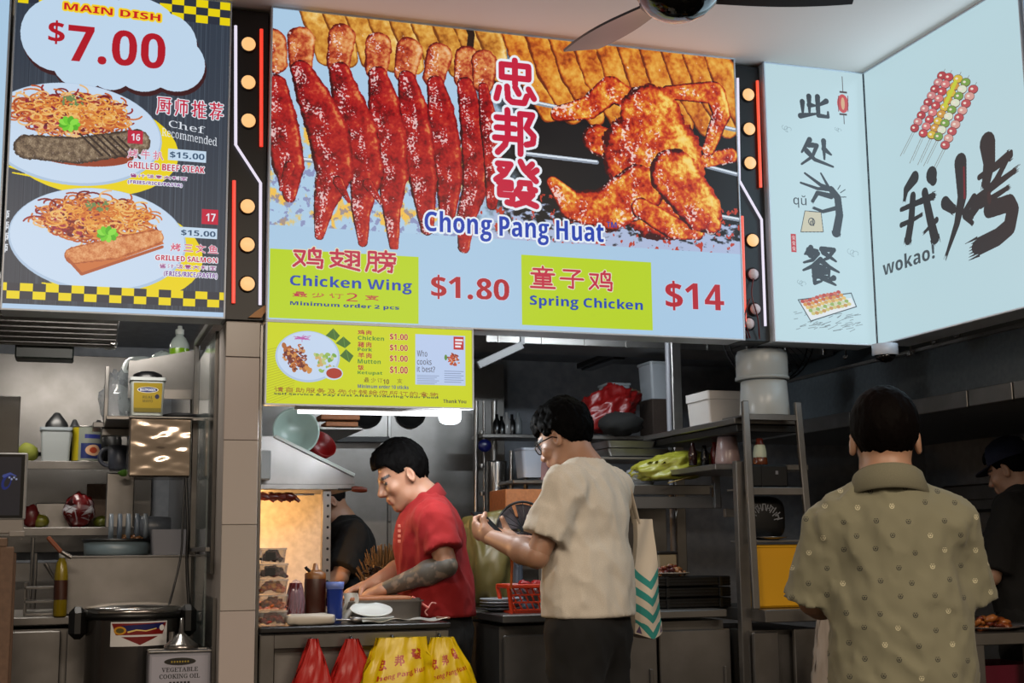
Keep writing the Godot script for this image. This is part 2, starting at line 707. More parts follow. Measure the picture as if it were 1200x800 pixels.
	func limb(pts: Array, widths: Array, ramp: Array, n: FastNoiseLite, seed_: float, gloss := 1.0, freq := 1.0) -> void:
		# a photographed piece of roast meat in the print: skin tones that follow its round form, with glossy specks
		var p := pack(pts)
		var lo := Vector2(INF, INF)
		var hi := -lo
		var wm := 0.0
		for x in widths:
			wm = maxf(wm, x)
		for v in p:
			lo = lo.min(v)
			hi = hi.max(v)
		for y in range(maxi(0, int(lo.y - wm)), mini(h, int(hi.y + wm) + 1)):
			for x in range(maxi(0, int(lo.x - wm)), mini(w, int(hi.x + wm) + 1)):
				var q := Vector2(x, y)
				var best := 2.0
				var side := 0.0
				for k in p.size() - 1:
					var ab := p[k + 1] - p[k]
					var t := clampf((q - p[k]).dot(ab) / ab.length_squared(), 0.0, 1.0)
					var r := lerpf(widths[k], widths[k + 1], t)
					var d := q - p[k] - ab * t
					var e := d.length() / r
					if e < best:
						best = e
						side = d.x / r * 0.8 - d.y / r * 0.35
				var rough := n.get_noise_2d(x * 2.2 * freq + seed_, y * 2.2 * freq) * 0.14
				if best + rough * 0.7 > 1.0:
					continue
				var nz := n.get_noise_2d(x * 1.1 * freq + seed_, y * 1.1 * freq)
				var fine := n.get_noise_2d(x * 5.0 * freq, y * 5.0 * freq + seed_)
				var v := 0.50 + side * 0.12 + nz * 0.42 + fine * 0.30 + smoothstep(0.35, 0.75, side) * 0.28 - smoothstep(0.74, 1.0, best) * 0.55
				v = clampf(v, 0.0, 0.999) * (ramp.size() - 1)
				var i := int(v)
				var c: Color = ramp[i].lerp(ramp[i + 1], v - i)
				var sp := n.get_noise_2d(x * 7.0 * freq + 90.0, y * 7.0 * freq + seed_) + n.get_noise_2d(x * 1.6 * freq, y * 0.9 * freq - seed_) * 0.9
				if sp > 0.46 / gloss and absf(side + 0.25) < 0.4:
					c = c.lerp(Color(1, 0.93, 0.92), 0.8)
				img.set_pixel(x, y, c)

	func checker(a: Array, nx: int, ny: int, c0: Color, c1: Color, first := 0) -> void:
		for j in ny:
			for i in nx:
				var x0: float = lerpf(a[0], a[2], float(i) / nx)
				var y0: float = lerpf(a[1], a[3], float(j) / ny)
				rect(x0, y0, lerpf(a[0], a[2], float(i + 1) / nx), lerpf(a[1], a[3], float(j + 1) / ny), c0 if (i + j + first) % 2 == 0 else c1)

	func tex() -> ImageTexture:
		return ImageTexture.create_from_image(img)

class Strokes:
	# strokes of each written character on a square of 100, drawn as lines through these points
	const T := {
		"忠": [[20,14,80,14,80,42], [20,14,20,42], [20,42,80,42], [50,3,50,56], [14,66,8,90], [32,62,34,88,42,95,70,95,76,80], [50,62,58,76], [80,64,92,84]],
		"邦": [[8,22,50,22], [8,44,48,44], [4,66,52,66], [32,4,32,60,26,80,10,97], [60,10,88,10,74,40], [74,40,90,56,88,72,74,76], [60,10,60,97]],
		"發": [[10,12,38,12,24,34,6,46], [14,24,26,32], [60,4,68,20,94,44], [86,8,72,22], [96,20,80,32], [12,52,38,52,38,64], [38,64,14,64,14,78], [14,78,42,78,40,96,30,94], [58,50,80,50,80,62,92,64], [58,50,58,60,50,70], [52,74,86,74,70,90,48,98], [58,78,72,90,94,98]],
		"鸡": [[8,24,40,24,32,60,6,90], [12,38,40,84], [68,6,62,18], [54,18,88,18,86,46,76,46], [54,18,54,58], [68,28,72,36], [54,58,94,58,92,92,80,90], [48,74,82,74]],
		"翅": [[6,24,46,24], [26,8,26,46], [10,46,42,46,28,70,6,84], [12,54,30,74,96,94], [52,14,70,14,70,74,62,72], [54,28,64,36], [52,58,66,50], [76,14,94,14,94,74,86,72], [78,28,88,36], [76,58,90,50]],
		"膀": [[12,10,12,60,4,94], [12,10,34,10,34,92,26,90], [12,34,34,34], [12,58,34,58], [66,2,66,12], [44,14,94,14], [56,18,60,28], [82,18,78,28], [42,44,42,32,96,32,94,44], [68,36,70,46], [46,54,94,54], [68,54,62,78,42,96], [66,66,86,66,84,94,74,92]],
		"最": [[28,6,74,6,74,36], [28,6,28,36], [28,20,74,20], [28,36,74,36], [6,46,94,46], [18,46,18,90], [42,46,42,98], [18,60,42,60], [18,74,42,74], [4,90,50,84], [54,58,86,58,74,82,52,96], [58,66,72,84,94,96]],
		"少": [[50,4,50,56,42,54], [30,24,14,50], [70,22,88,46], [82,50,60,78,16,96]],
		"订": [[18,8,28,20], [8,38,26,38,26,84,38,74], [42,20,96,20], [72,20,72,92,58,88]],
		"支": [[8,24,92,24], [50,4,50,46], [18,46,78,46,54,78,10,96], [26,54,54,78,92,96]],
		"童": [[50,2,50,12], [14,14,86,14], [34,18,38,30], [66,18,60,30], [6,34,94,34], [22,42,78,42,78,68], [22,42,22,68], [22,55,78,55], [22,68,78,68], [50,42,50,94], [16,80,84,80], [4,95,96,95]],
		"子": [[18,12,82,12,54,36], [54,36,54,90,38,86], [6,50,94,50]],
		"厨": [[10,8,94,8], [14,8,14,60,4,96], [26,22,58,22], [30,34,54,34,54,50,30,50,30,34], [34,56,38,68], [52,56,48,68], [24,80,60,76], [64,36,98,36], [86,18,86,92,74,88], [68,50,74,64]],
		"师": [[12,20,12,60], [26,8,26,60,10,94], [38,12,96,12], [44,32,44,78], [44,32,88,32,88,76,80,74], [66,12,66,96]],
		"推": [[4,28,38,28], [22,6,22,90,12,86], [4,64,38,50], [56,6,42,40], [52,28,52,96], [74,4,78,16], [52,24,96,24], [52,46,94,46], [52,68,94,68], [52,92,98,92], [72,24,72,92]],
		"荐": [[6,14,94,14], [34,4,34,24], [66,4,66,24], [12,34,92,34], [44,24,30,58,8,76], [26,56,26,96], [46,48,82,48,64,62], [64,62,64,92,52,90], [38,70,96,70]],
		"烤": [[8,34,14,52], [38,30,30,48], [24,6,24,50,4,94], [24,54,36,78], [50,22,84,22], [66,6,66,40], [42,40,96,40], [92,10,72,46,42,70], [58,56,84,50], [60,56,58,70,88,70,84,92,70,90]],
		"牛": [[30,8,14,42], [24,28,84,28], [6,56,94,56], [52,4,52,98]],
		"扒": [[4,28,40,28], [24,6,24,90,12,86], [4,64,40,52], [58,16,54,60,40,94], [72,14,78,60,96,92]],
		"三": [[16,14,84,14], [22,50,78,50], [6,88,94,88]],
		"文": [[46,4,54,16], [6,26,94,26], [72,28,50,70,8,96], [28,34,50,70,92,96]],
		"鱼": [[34,4,10,34], [30,14,64,14,54,30], [20,32,82,32,82,74], [20,32,20,74], [20,52,82,52], [20,74,82,74], [50,32,50,74], [4,94,96,94]],
		"酱": [[16,8,26,20], [8,44,30,34], [30,4,30,50], [54,4,40,24], [50,12,88,12,66,40,42,46], [56,20,66,28], [8,54,92,54], [20,64,82,64,82,98], [20,64,20,98], [20,98,82,98], [42,54,40,76], [60,54,60,76], [20,82,82,82]],
		"汁": [[14,10,26,20], [6,36,18,46], [8,92,28,58], [36,40,96,40], [66,6,66,98]],
		"饭": [[20,4,6,36], [16,18,40,18,34,32], [22,34,22,88,40,74], [88,8,54,16], [54,16,54,54,42,94], [54,36,90,36,76,74,50,96], [60,50,74,74,98,96]],
		"意": [[50,2,50,10], [16,14,84,14], [34,18,38,28], [66,18,60,28], [6,30,94,30], [24,38,76,38,76,64], [24,38,24,64], [24,50,76,50], [24,64,76,64], [14,72,8,92], [32,72,34,92,72,94,74,80], [48,70,56,80], [82,72,92,88]],
		"大": [[6,34,94,34], [50,6,48,44,8,96], [52,44,92,96]],
		"利": [[48,6,12,18], [4,36,58,36], [32,14,32,96], [30,40,6,74], [34,44,56,66], [70,16,70,68], [92,6,92,92,78,88]],
		"面": [[6,12,94,12], [48,12,42,30], [16,30,84,30,84,94], [16,30,16,94], [16,92,84,92], [38,30,38,90], [62,30,62,90], [38,50,62,50], [38,70,62,70]],
		"此": [[12,34,12,84], [34,10,34,80], [34,44,54,44], [4,90,56,76], [90,22,62,44], [62,8,62,82,94,84,94,64]],
		"处": [[32,6,8,52], [28,24,52,24,38,64,6,94], [22,46,44,74,96,94], [72,6,72,70], [72,34,92,52]],
		"餐": [[26,4,10,22], [20,10,44,10], [18,18,44,18,30,36,6,44], [24,24,32,32], [54,6,86,6,70,28,50,38], [58,14,90,36], [50,34,28,52,4,64], [50,36,72,52,96,64], [38,52,62,52], [32,60,70,60,70,78], [32,60,32,96,50,90], [32,69,70,69], [32,78,70,78], [50,80,86,98], [82,80,64,88]],
		"我": [[44,4,10,18], [4,36,96,36], [28,14,28,92,14,88], [4,66,48,54], [60,4,68,60,92,94,96,76], [88,50,48,92], [76,8,90,22]],
		"肉": [[16,22,16,98], [16,22,84,22,84,94,74,92], [50,4,46,40,26,56], [50,34,72,52], [48,50,44,70,26,88], [48,64,72,84]],
		"猪": [[38,6,8,34], [12,10,34,42,36,78,22,96], [32,44,6,66], [34,60,6,86], [46,22,84,22], [64,6,64,42], [42,42,98,42], [92,10,44,68], [56,56,86,56,86,96], [56,56,56,96], [56,76,86,76], [56,96,86,96]],
		"羊": [[28,6,38,20], [74,4,60,20], [12,24,88,24], [18,46,82,46], [4,68,96,68], [50,24,50,98]],
		"请": [[14,8,24,20], [4,38,24,38,24,88,38,76], [46,14,94,14], [48,28,90,28], [40,42,98,42], [68,4,68,42], [52,54,52,98], [52,54,88,54,88,96,78,94], [52,66,88,66], [52,78,88,78]],
		"自": [[46,4,40,18], [20,20,80,20,80,96], [20,20,20,96], [20,44,80,44], [20,68,80,68], [20,92,80,92]],
		"助": [[14,12,14,82], [14,12,40,12,40,80], [14,34,40,34], [14,56,40,56], [4,88,50,76], [54,32,92,32,88,92,74,88], [70,8,68,50,48,96]],
		"服": [[10,8,10,60,4,94], [10,8,38,8,38,92,28,90], [10,32,38,32], [10,56,38,56], [52,10,52,98], [52,10,88,10,88,34,76,34], [54,46,88,46,72,76,56,94], [58,54,74,76,98,94]],
		"务": [[36,4,10,36], [30,16,70,16,48,40,6,54], [30,24,54,40,94,52], [20,62,78,62,72,94,58,90], [48,50,44,76,14,98]],
		"及": [[12,14,72,14,60,44,84,44,62,76,22,98], [34,14,30,60,6,96], [34,36,58,76,96,96]],
		"先": [[28,8,16,38], [22,24,86,24], [50,4,50,50], [6,50,94,50], [36,50,32,76,8,96], [62,50,62,86,70,92,92,90,94,72]],
		"付": [[32,4,6,50], [22,34,22,98], [38,32,98,32], [76,6,76,92,60,88], [48,50,60,68]],
		"钱": [[24,4,6,38], [18,18,42,18], [10,38,40,38], [6,58,42,58], [24,38,24,92,42,80], [50,28,92,22], [46,50,98,42], [62,4,70,60,90,94,96,76], [86,58,52,94], [78,6,90,16]],
		"给": [[28,4,8,36,34,36], [36,22,8,62,38,58], [4,86,40,74], [68,4,40,44], [68,4,98,42], [54,42,84,42], [50,56,86,56,86,94], [50,56,50,94], [50,92,86,92]],
		"您": [[26,4,6,40], [18,26,18,60], [48,4,34,28], [44,14,92,14,86,26], [64,14,64,58,54,56], [46,32,36,50], [80,32,92,48], [14,70,8,92], [32,70,34,92,72,94,76,78], [48,68,56,80], [82,70,94,88]],
		"所": [[46,6,14,16], [14,16,14,50,4,94], [14,34,42,34,42,58], [14,58,42,58], [92,6,60,16], [60,16,60,54,48,94], [60,42,98,42], [80,42,80,98]],
		"的": [[26,4,20,20], [10,22,42,22,42,90], [10,22,10,90], [10,54,42,54], [10,88,42,88], [60,4,50,36], [56,20,92,20,88,92,74,88], [62,44,74,60]],
		"食": [[50,2,4,44], [50,4,96,42], [44,24,56,34], [28,40,72,40,72,66], [28,40,28,94,50,84], [28,53,72,53], [28,66,72,66], [46,68,90,98], [84,72,60,82]],
		"物": [[16,14,8,36], [14,26,40,26], [28,4,28,98], [4,66,40,52], [58,4,46,40], [54,24,94,24,90,90,78,88], [66,26,44,66], [80,26,50,90]],
	}
	static func of(c: String) -> Array:
		return T.get(c, [])

# ---------- smooth bodies: a distance field on a grid, meshed as surface nets ----------
class Field:
	var o: Vector3
	var c: float
	var nx: int
	var ny: int
	var nz: int
	var d := PackedFloat32Array()

	func _init(lo: Vector3, hi: Vector3, cell: float) -> void:
		o = lo
		c = cell
		nx = int((hi.x - lo.x) / c) + 2
		ny = int((hi.y - lo.y) / c) + 2
		nz = int((hi.z - lo.z) / c) + 2
		d.resize(nx * ny * nz)
		d.fill(0.3)

	func cap(a: Vector3, b: Vector3, ra: float, rb: float, k: float, axis := Vector3.ZERO, factor := 1.0, stop := 9.0) -> void:
		# tapered capsule; its radius along axis is multiplied by factor; it ends flat at stop along its length
		var rm := maxf(ra, rb) * maxf(1.0, factor) + k + c * 2.5
		var lo := ((a.min(b) - Vector3.ONE * rm - o) / c).floor()
		var hi := ((a.max(b) + Vector3.ONE * rm - o) / c).ceil()
		var ab := b - a
		var il := 1.0 / maxf(ab.length_squared(), 1e-9)
		var sq := axis != Vector3.ZERO
		var f1 := 1.0 / factor - 1.0
		var dr := rb - ra
		var len := ab.length()
		for z in range(maxi(0, int(lo.z)), mini(nz, int(hi.z) + 1)):
			for y in range(maxi(0, int(lo.y)), mini(ny, int(hi.y) + 1)):
				var i := (z * ny + y) * nx
				for x in range(maxi(0, int(lo.x)), mini(nx, int(hi.x) + 1)):
					var p := o + Vector3(x, y, z) * c - a
					var tt := p.dot(ab) * il
					var t := clampf(tt, 0.0, 1.0)
					p -= ab * t
					if sq:
						p += axis * (p.dot(axis) * f1)
					var e := p.length() - (ra + dr * t)
					if stop < 2.0:
						e = maxf(e, (tt - stop) * len)
					var q := d[i + x]
					var h := maxf(k - absf(q - e), 0.0)
					d[i + x] = minf(q, e) - h * h * 0.25 / k

	func ell(m: Vector3, r: Vector3, b: Basis, k: float, cut := false) -> void:
		var rm := maxf(r.x, maxf(r.y, r.z)) + k + c * 2.5
		var lo := ((m - Vector3.ONE * rm - o) / c).floor()
		var hi := ((m + Vector3.ONE * rm - o) / c).ceil()
		var inv := b.transposed()
		var rs := minf(r.x, minf(r.y, r.z))
		for z in range(maxi(0, int(lo.z)), mini(nz, int(hi.z) + 1)):
			for y in range(maxi(0, int(lo.y)), mini(ny, int(hi.y) + 1)):
				var i := (z * ny + y) * nx
				for x in range(maxi(0, int(lo.x)), mini(nx, int(hi.x) + 1)):
					var p := (inv * (o + Vector3(x, y, z) * c - m)) / r
					var l := p.length()
					var e := (l - 1.0) * l / maxf((p / r).length(), 1e-6) if l > 0.001 else -rs
					var q := d[i + x]
					if cut:
						var h := maxf(k - absf(q + e), 0.0)
						d[i + x] = maxf(q, -e) + h * h * 0.25 / k
					else:
						var h := maxf(k - absf(q - e), 0.0)
						d[i + x] = minf(q, e) - h * h * 0.25 / k

	func cut(f: Callable) -> void:
		# keeps only what f(p) < 0
		for z in nz:
			for y in ny:
				var i := (z * ny + y) * nx
				for x in nx:
					if d[i + x] < c * 4.0:
						d[i + x] = maxf(d[i + x], f.call(o + Vector3(x, y, z) * c))

	func ripple(f: Callable) -> void:
		for z in nz:
			for y in ny:
				var i := (z * ny + y) * nx
				for x in nx:
					if absf(d[i + x]) < c * 3.0:
						d[i + x] += f.call(o + Vector3(x, y, z) * c)

	func mesh(s: SurfaceTool, tint = null, uvf = null) -> void:
		s.set_smooth_group(1)
		var at := PackedInt32Array()
		at.resize(d.size())
		at.fill(-1)
		var vs := PackedVector3Array()
		var st := [1, nx, nx * ny]
		var offs := [0, 1, nx, nx + 1, nx * ny, nx * ny + 1, nx * ny + nx, nx * ny + nx + 1]
		var edges := [[0, 1], [2, 3], [4, 5], [6, 7], [0, 2], [1, 3], [4, 6], [5, 7], [0, 4], [1, 5], [2, 6], [3, 7]]
		var lim := c * 3.4
		for z in nz - 1:
			for y in ny - 1:
				var i0 := (z * ny + y) * nx
				for x in nx - 1:
					var i := i0 + x
					if absf(d[i]) > lim:
						continue
					var inside := 0
					for q in 8:
						if d[i + offs[q]] < 0.0:
							inside += 1
					if inside == 0 or inside == 8:
						continue
					var sum := Vector3.ZERO
					var n := 0
					for e in edges:
						var a := d[i + offs[e[0]]]
						var b := d[i + offs[e[1]]]
						if (a < 0.0) != (b < 0.0):
							var t := a / (a - b)
							var pa := Vector3(e[0] & 1, (e[0] >> 1) & 1, e[0] >> 2)
							var pb := Vector3(e[1] & 1, (e[1] >> 1) & 1, e[1] >> 2)
							sum += pa.lerp(pb, t)
							n += 1
					at[i] = vs.size()
					vs.append(o + (Vector3(x, y, z) + sum / n) * c)
		for z in range(1, nz - 1):
			for y in range(1, ny - 1):
				var i0 := (z * ny + y) * nx
				for x in range(1, nx - 1):
					var i := i0 + x
					var a := d[i]
					if absf(a) > lim:
						continue
					for ax in 3:
						var b := d[i + st[ax]]
						if (a < 0.0) == (b < 0.0):
							continue
						var u: int = st[(ax + 1) % 3]
						var v: int = st[(ax + 2) % 3]
						var q := [at[i], at[i - u], at[i - u - v], at[i - v]]
						if q[0] < 0 or q[1] < 0 or q[2] < 0 or q[3] < 0:
							continue
						if a < 0.0:
							q = [q[3], q[2], q[1], q[0]]
						for k in [0, 1, 2, 0, 2, 3]:
							var p := vs[q[k]]
							if tint != null:
								s.set_color(tint.call(p))
							if uvf != null:
								s.set_uv(uvf.call(p))
							s.add_vertex(p)
		s.set_smooth_group(-1)

# ---------- what is printed on the lit boards ----------
func rgb8(r: int, g: int, b: int) -> Color:
	return Color(r / 255.0, g / 255.0, b / 255.0)

func print_main() -> ImageTexture:
	var c := Canvas.new(1292, 796, rgb8(172, 205, 232))
	var n := FastNoiseLite.new()
	n.seed = 4
	n.frequency = 0.02
	var r := RandomNumberGenerator.new()
	r.seed = 11
	# smoke, fire and ash behind the wings
	for y in range(0, 560):
		for x in range(0, 1292):
			var v := n.get_noise_2d(x * 0.5, y * 0.6)
			var base := rgb8(176, 208, 234)
			if x > 520:
				var k := smoothstep(520.0, 640.0, x + v * 120.0)
				base = base.lerp(rgb8(24, 22, 24), k)
				if y > 430:
					base = base.lerp(rgb8(176, 190, 222), smoothstep(-0.15, 0.25, n.get_noise_2d(x * 1.2, y * 2.0) + (y - 500) / 90.0))
					if n.get_noise_2d(x * 1.7 + 50, y * 1.2) > 0.32:
						base = rgb8(190, 60, 40)
			elif y > 300:
				var f := n.get_noise_2d(x * 0.9 + 200, y * 0.7)
				if f > 0.08:
					base = base.lerp(rgb8(246, 196, 84), smoothstep(0.08, 0.35, f))
				if y > 400 and n.get_noise_2d(x * 1.6, y * 1.6 + 70) > 0.2:
					base = base.lerp(rgb8(120, 116, 170), 0.6)
			c.img.set_pixel(x, y, base)
	# golden row of wings out of focus along the top edge
	var gold := [rgb8(120, 62, 20), rgb8(190, 118, 40), rgb8(222, 160, 66), rgb8(240, 196, 110), rgb8(250, 222, 160)]
	for k in 9:
		var x0 := 118.0 + k * 58
		c.limb([x0 - 26, -30, x0, 30, x0 + 18, 112], [34, 36, 26], gold, n, k * 31.0, 0.5, 0.5)
	c.pl([494, -32, 513, 13, 505, 85, 524, 83, 532, 11, 523, -35], rgb8(40, 26, 18))
	for k in 10:
		var x0 := 690.0 + k * 66
		c.limb([x0 - 50, -20, x0 - 10, 90, x0 + 46, 205], [40, 44, 28], [rgb8(110, 40, 12), rgb8(186, 84, 24), rgb8(222, 140, 44), rgb8(236, 176, 74), rgb8(246, 206, 110)], n, k * 57.0, 0.5, 0.5)
	# steel rods of the grill
	for q in [[676, 180, 777, 191], [1229, 198, 1287, 205], [674, 325, 871, 332], [1199, 318, 1287, 333], [11, 384, 138, 391], [1207, 454, 1297, 463]]:
		c.line(q, 12, rgb8(140, 150, 165))
		c.line([q[0], q[1] - 2, q[2], q[3] - 2], 5, rgb8(226, 236, 246))
	var red := [rgb8(54, 6, 12), rgb8(120, 12, 18), rgb8(168, 20, 26), rgb8(190, 44, 34), rgb8(222, 130, 74)]
	var knob := [rgb8(96, 20, 16), rgb8(180, 62, 36), rgb8(226, 150, 84), rgb8(240, 196, 150)]
	var wings := [
		[[12, 203, 31, 312, 47, 409, 50, 485], [30, 42, 40, 16], [2, 89, 11, 141]],
		[[505, 154, 521, 234, 529, 325, 529, 428, 505, 508, 498, 587], [24, 34, 36, 34, 26, 16], [512, 79, 503, 136]],
		[[425, 158, 438, 230, 452, 320, 460, 410, 455, 501], [24, 38, 40, 36, 22], [434, 78, 420, 140]],
		[[348, 152, 363, 226, 377, 315, 390, 416, 401, 544], [24, 40, 42, 38, 18], [354, 73, 343, 134]],
		[[272, 150, 287, 221, 301, 310, 310, 410, 308, 499, 315, 596], [26, 42, 46, 42, 24, 12], [273, 68, 267, 133]],
		[[173, 151, 193, 221, 224, 306, 244, 404, 230, 505, 235, 590], [28, 42, 50, 46, 26, 12], [178, 56, 168, 129]],
		[[75, 157, 106, 221, 146, 313, 162, 411, 137, 500, 125, 579], [28, 44, 54, 50, 28, 12], [74, 76, 73, 139]],
		[[554, 154, 567, 241, 578, 332, 580, 413, 574, 470], [14, 26, 26, 24, 14], [557, 84, 554, 140]],
	]
	for k in wings.size():
		c.limb(wings[k][2], [36, 30], knob, n, k * 47.0, 1.0, 0.8)
		c.limb(wings[k][0], wings[k][1], red, n, k * 83.0, 1.2, 0.8)
	for q in [[49, 409, 29, 469], [171, 437, 199, 487], [247, 438, 282, 486]]:
		c.limb(q, [14, 5], red, n, 12.0, 1.0, 1.2)
	# the whole roast chicken
	var roast := [rgb8(60, 10, 8), rgb8(158, 26, 14), rgb8(204, 62, 24), rgb8(228, 132, 40), rgb8(250, 204, 92), rgb8(252, 222, 130)]
	for q in [
		[[1194, 301, 1271, 280], [20, 22], 5.0], [[1085, 116, 1228, 102, 1247, 160, 1201, 271], [20, 34, 28, 18], 30.0],
		[[762, 207, 850, 182, 916, 123, 1000, 158], [22, 32, 38, 26], 61.0], [[873, 268, 971, 300], [42, 50], 77.0],
		[[1034, 194, 1036, 307, 1048, 408], [96, 150, 128], 99.0], [[744, 398, 801, 459, 898, 461, 993, 398], [18, 42, 60, 70], 121.0],
		[[997, 450, 1086, 496, 1161, 510], [30, 34, 18], 141.0], [[1100, 350, 1174, 442, 1203, 479], [76, 64, 30], 163.0]]:
		c.limb(q[0], q[1], roast, n, q[2], 1.1, 0.6)
	# lettering
	c.glyphs("忠邦發", [580, 67, 705, 468], 17, rgb8(200, 30, 62), 7, rgb8(238, 244, 252), 0.0, 0.09, true)
	c.text("Chong Pang Huat", "Droid Sans:b", [395, 496, 886, 569], rgb8(22, 62, 176), 5, rgb8(236, 244, 252), 0.0)
	c.text("TM", "Droid Sans:b", [895, 494, 924, 509], rgb8(22, 62, 176))
	# price strip
	c.rect(0, Vector2(183, 604).y, 1292, 796, rgb8(172, 205, 232))
	c.rect(Vector2(11, 614).x - 6, Vector2(11, 614).y + 6, Vector2(379, 616).x, Vector2(185, 784).y + 8, rgb8(186, 214, 26))
	c.rect(Vector2(654, 601).x, Vector2(654, 598).y, Vector2(1021, 580).x, Vector2(862, 783).y, rgb8(186, 214, 26))
	c.glyphs("鸡翅膀", [58, 609, 322, 666], 6.5, rgb8(190, 40, 72), 2.5, rgb8(226, 224, 190))
	c.text("Chicken Wing", "Droid Sans:b", [55, 682, 362, 718], rgb8(26, 68, 178))
	c.glyphs("最少订2支", [60, 724, 279, 737], 1.8, rgb8(190, 40, 72))
	c.text("2", "Droid Sans", [195, 722, 223, 742], rgb8(190, 40, 72))
	c.text("Minimum order 2 pcs", "Droid Sans:b", [56, 748, 329, 761], rgb8(20, 52, 150))
	c.text("$1.80", "Droid Sans:b", [412, 663, 620, 726], rgb8(176, 26, 42), 1.5, rgb8(206, 214, 236))
	c.glyphs("童子鸡", [677, 626, 910, 685], 6, rgb8(196, 38, 66), 2.5, rgb8(226, 224, 190))
	c.text("Spring Chicken", "Droid Sans:b", [676, 703, 994, 738], rgb8(26, 68, 178))
	c.text("$14", "Droid Sans:b", [1061, 645, 1235, 726], rgb8(182, 26, 42), 1.5, rgb8(206, 214, 236))
	return c.tex()

func strands(c: Canvas, r: RandomNumberGenerator, cx: float, cy: float, rx: float, ry: float, count: int, cols: Array, wd: float) -> void:
	for k in count:
		var a := r.randf() * TAU
		var q := sqrt(r.randf())
		var p := Vector2(cx + cos(a) * rx * q, cy + sin(a) * ry * q)
		var d := r.randf() * TAU
		var curl := r.randf_range(0.25, 0.75) * (1.0 if r.randf() < 0.5 else -1.0)
		var line := [p.x, p.y]
		for j in 8:
			p += Vector2.from_angle(d) * Vector2(1.0, 0.6) * rx * 0.06
			d += curl
			line.append_array([p.x, p.y])
		var col: Color = cols[r.randi() % cols.size()]
		c.line(line, wd, col)

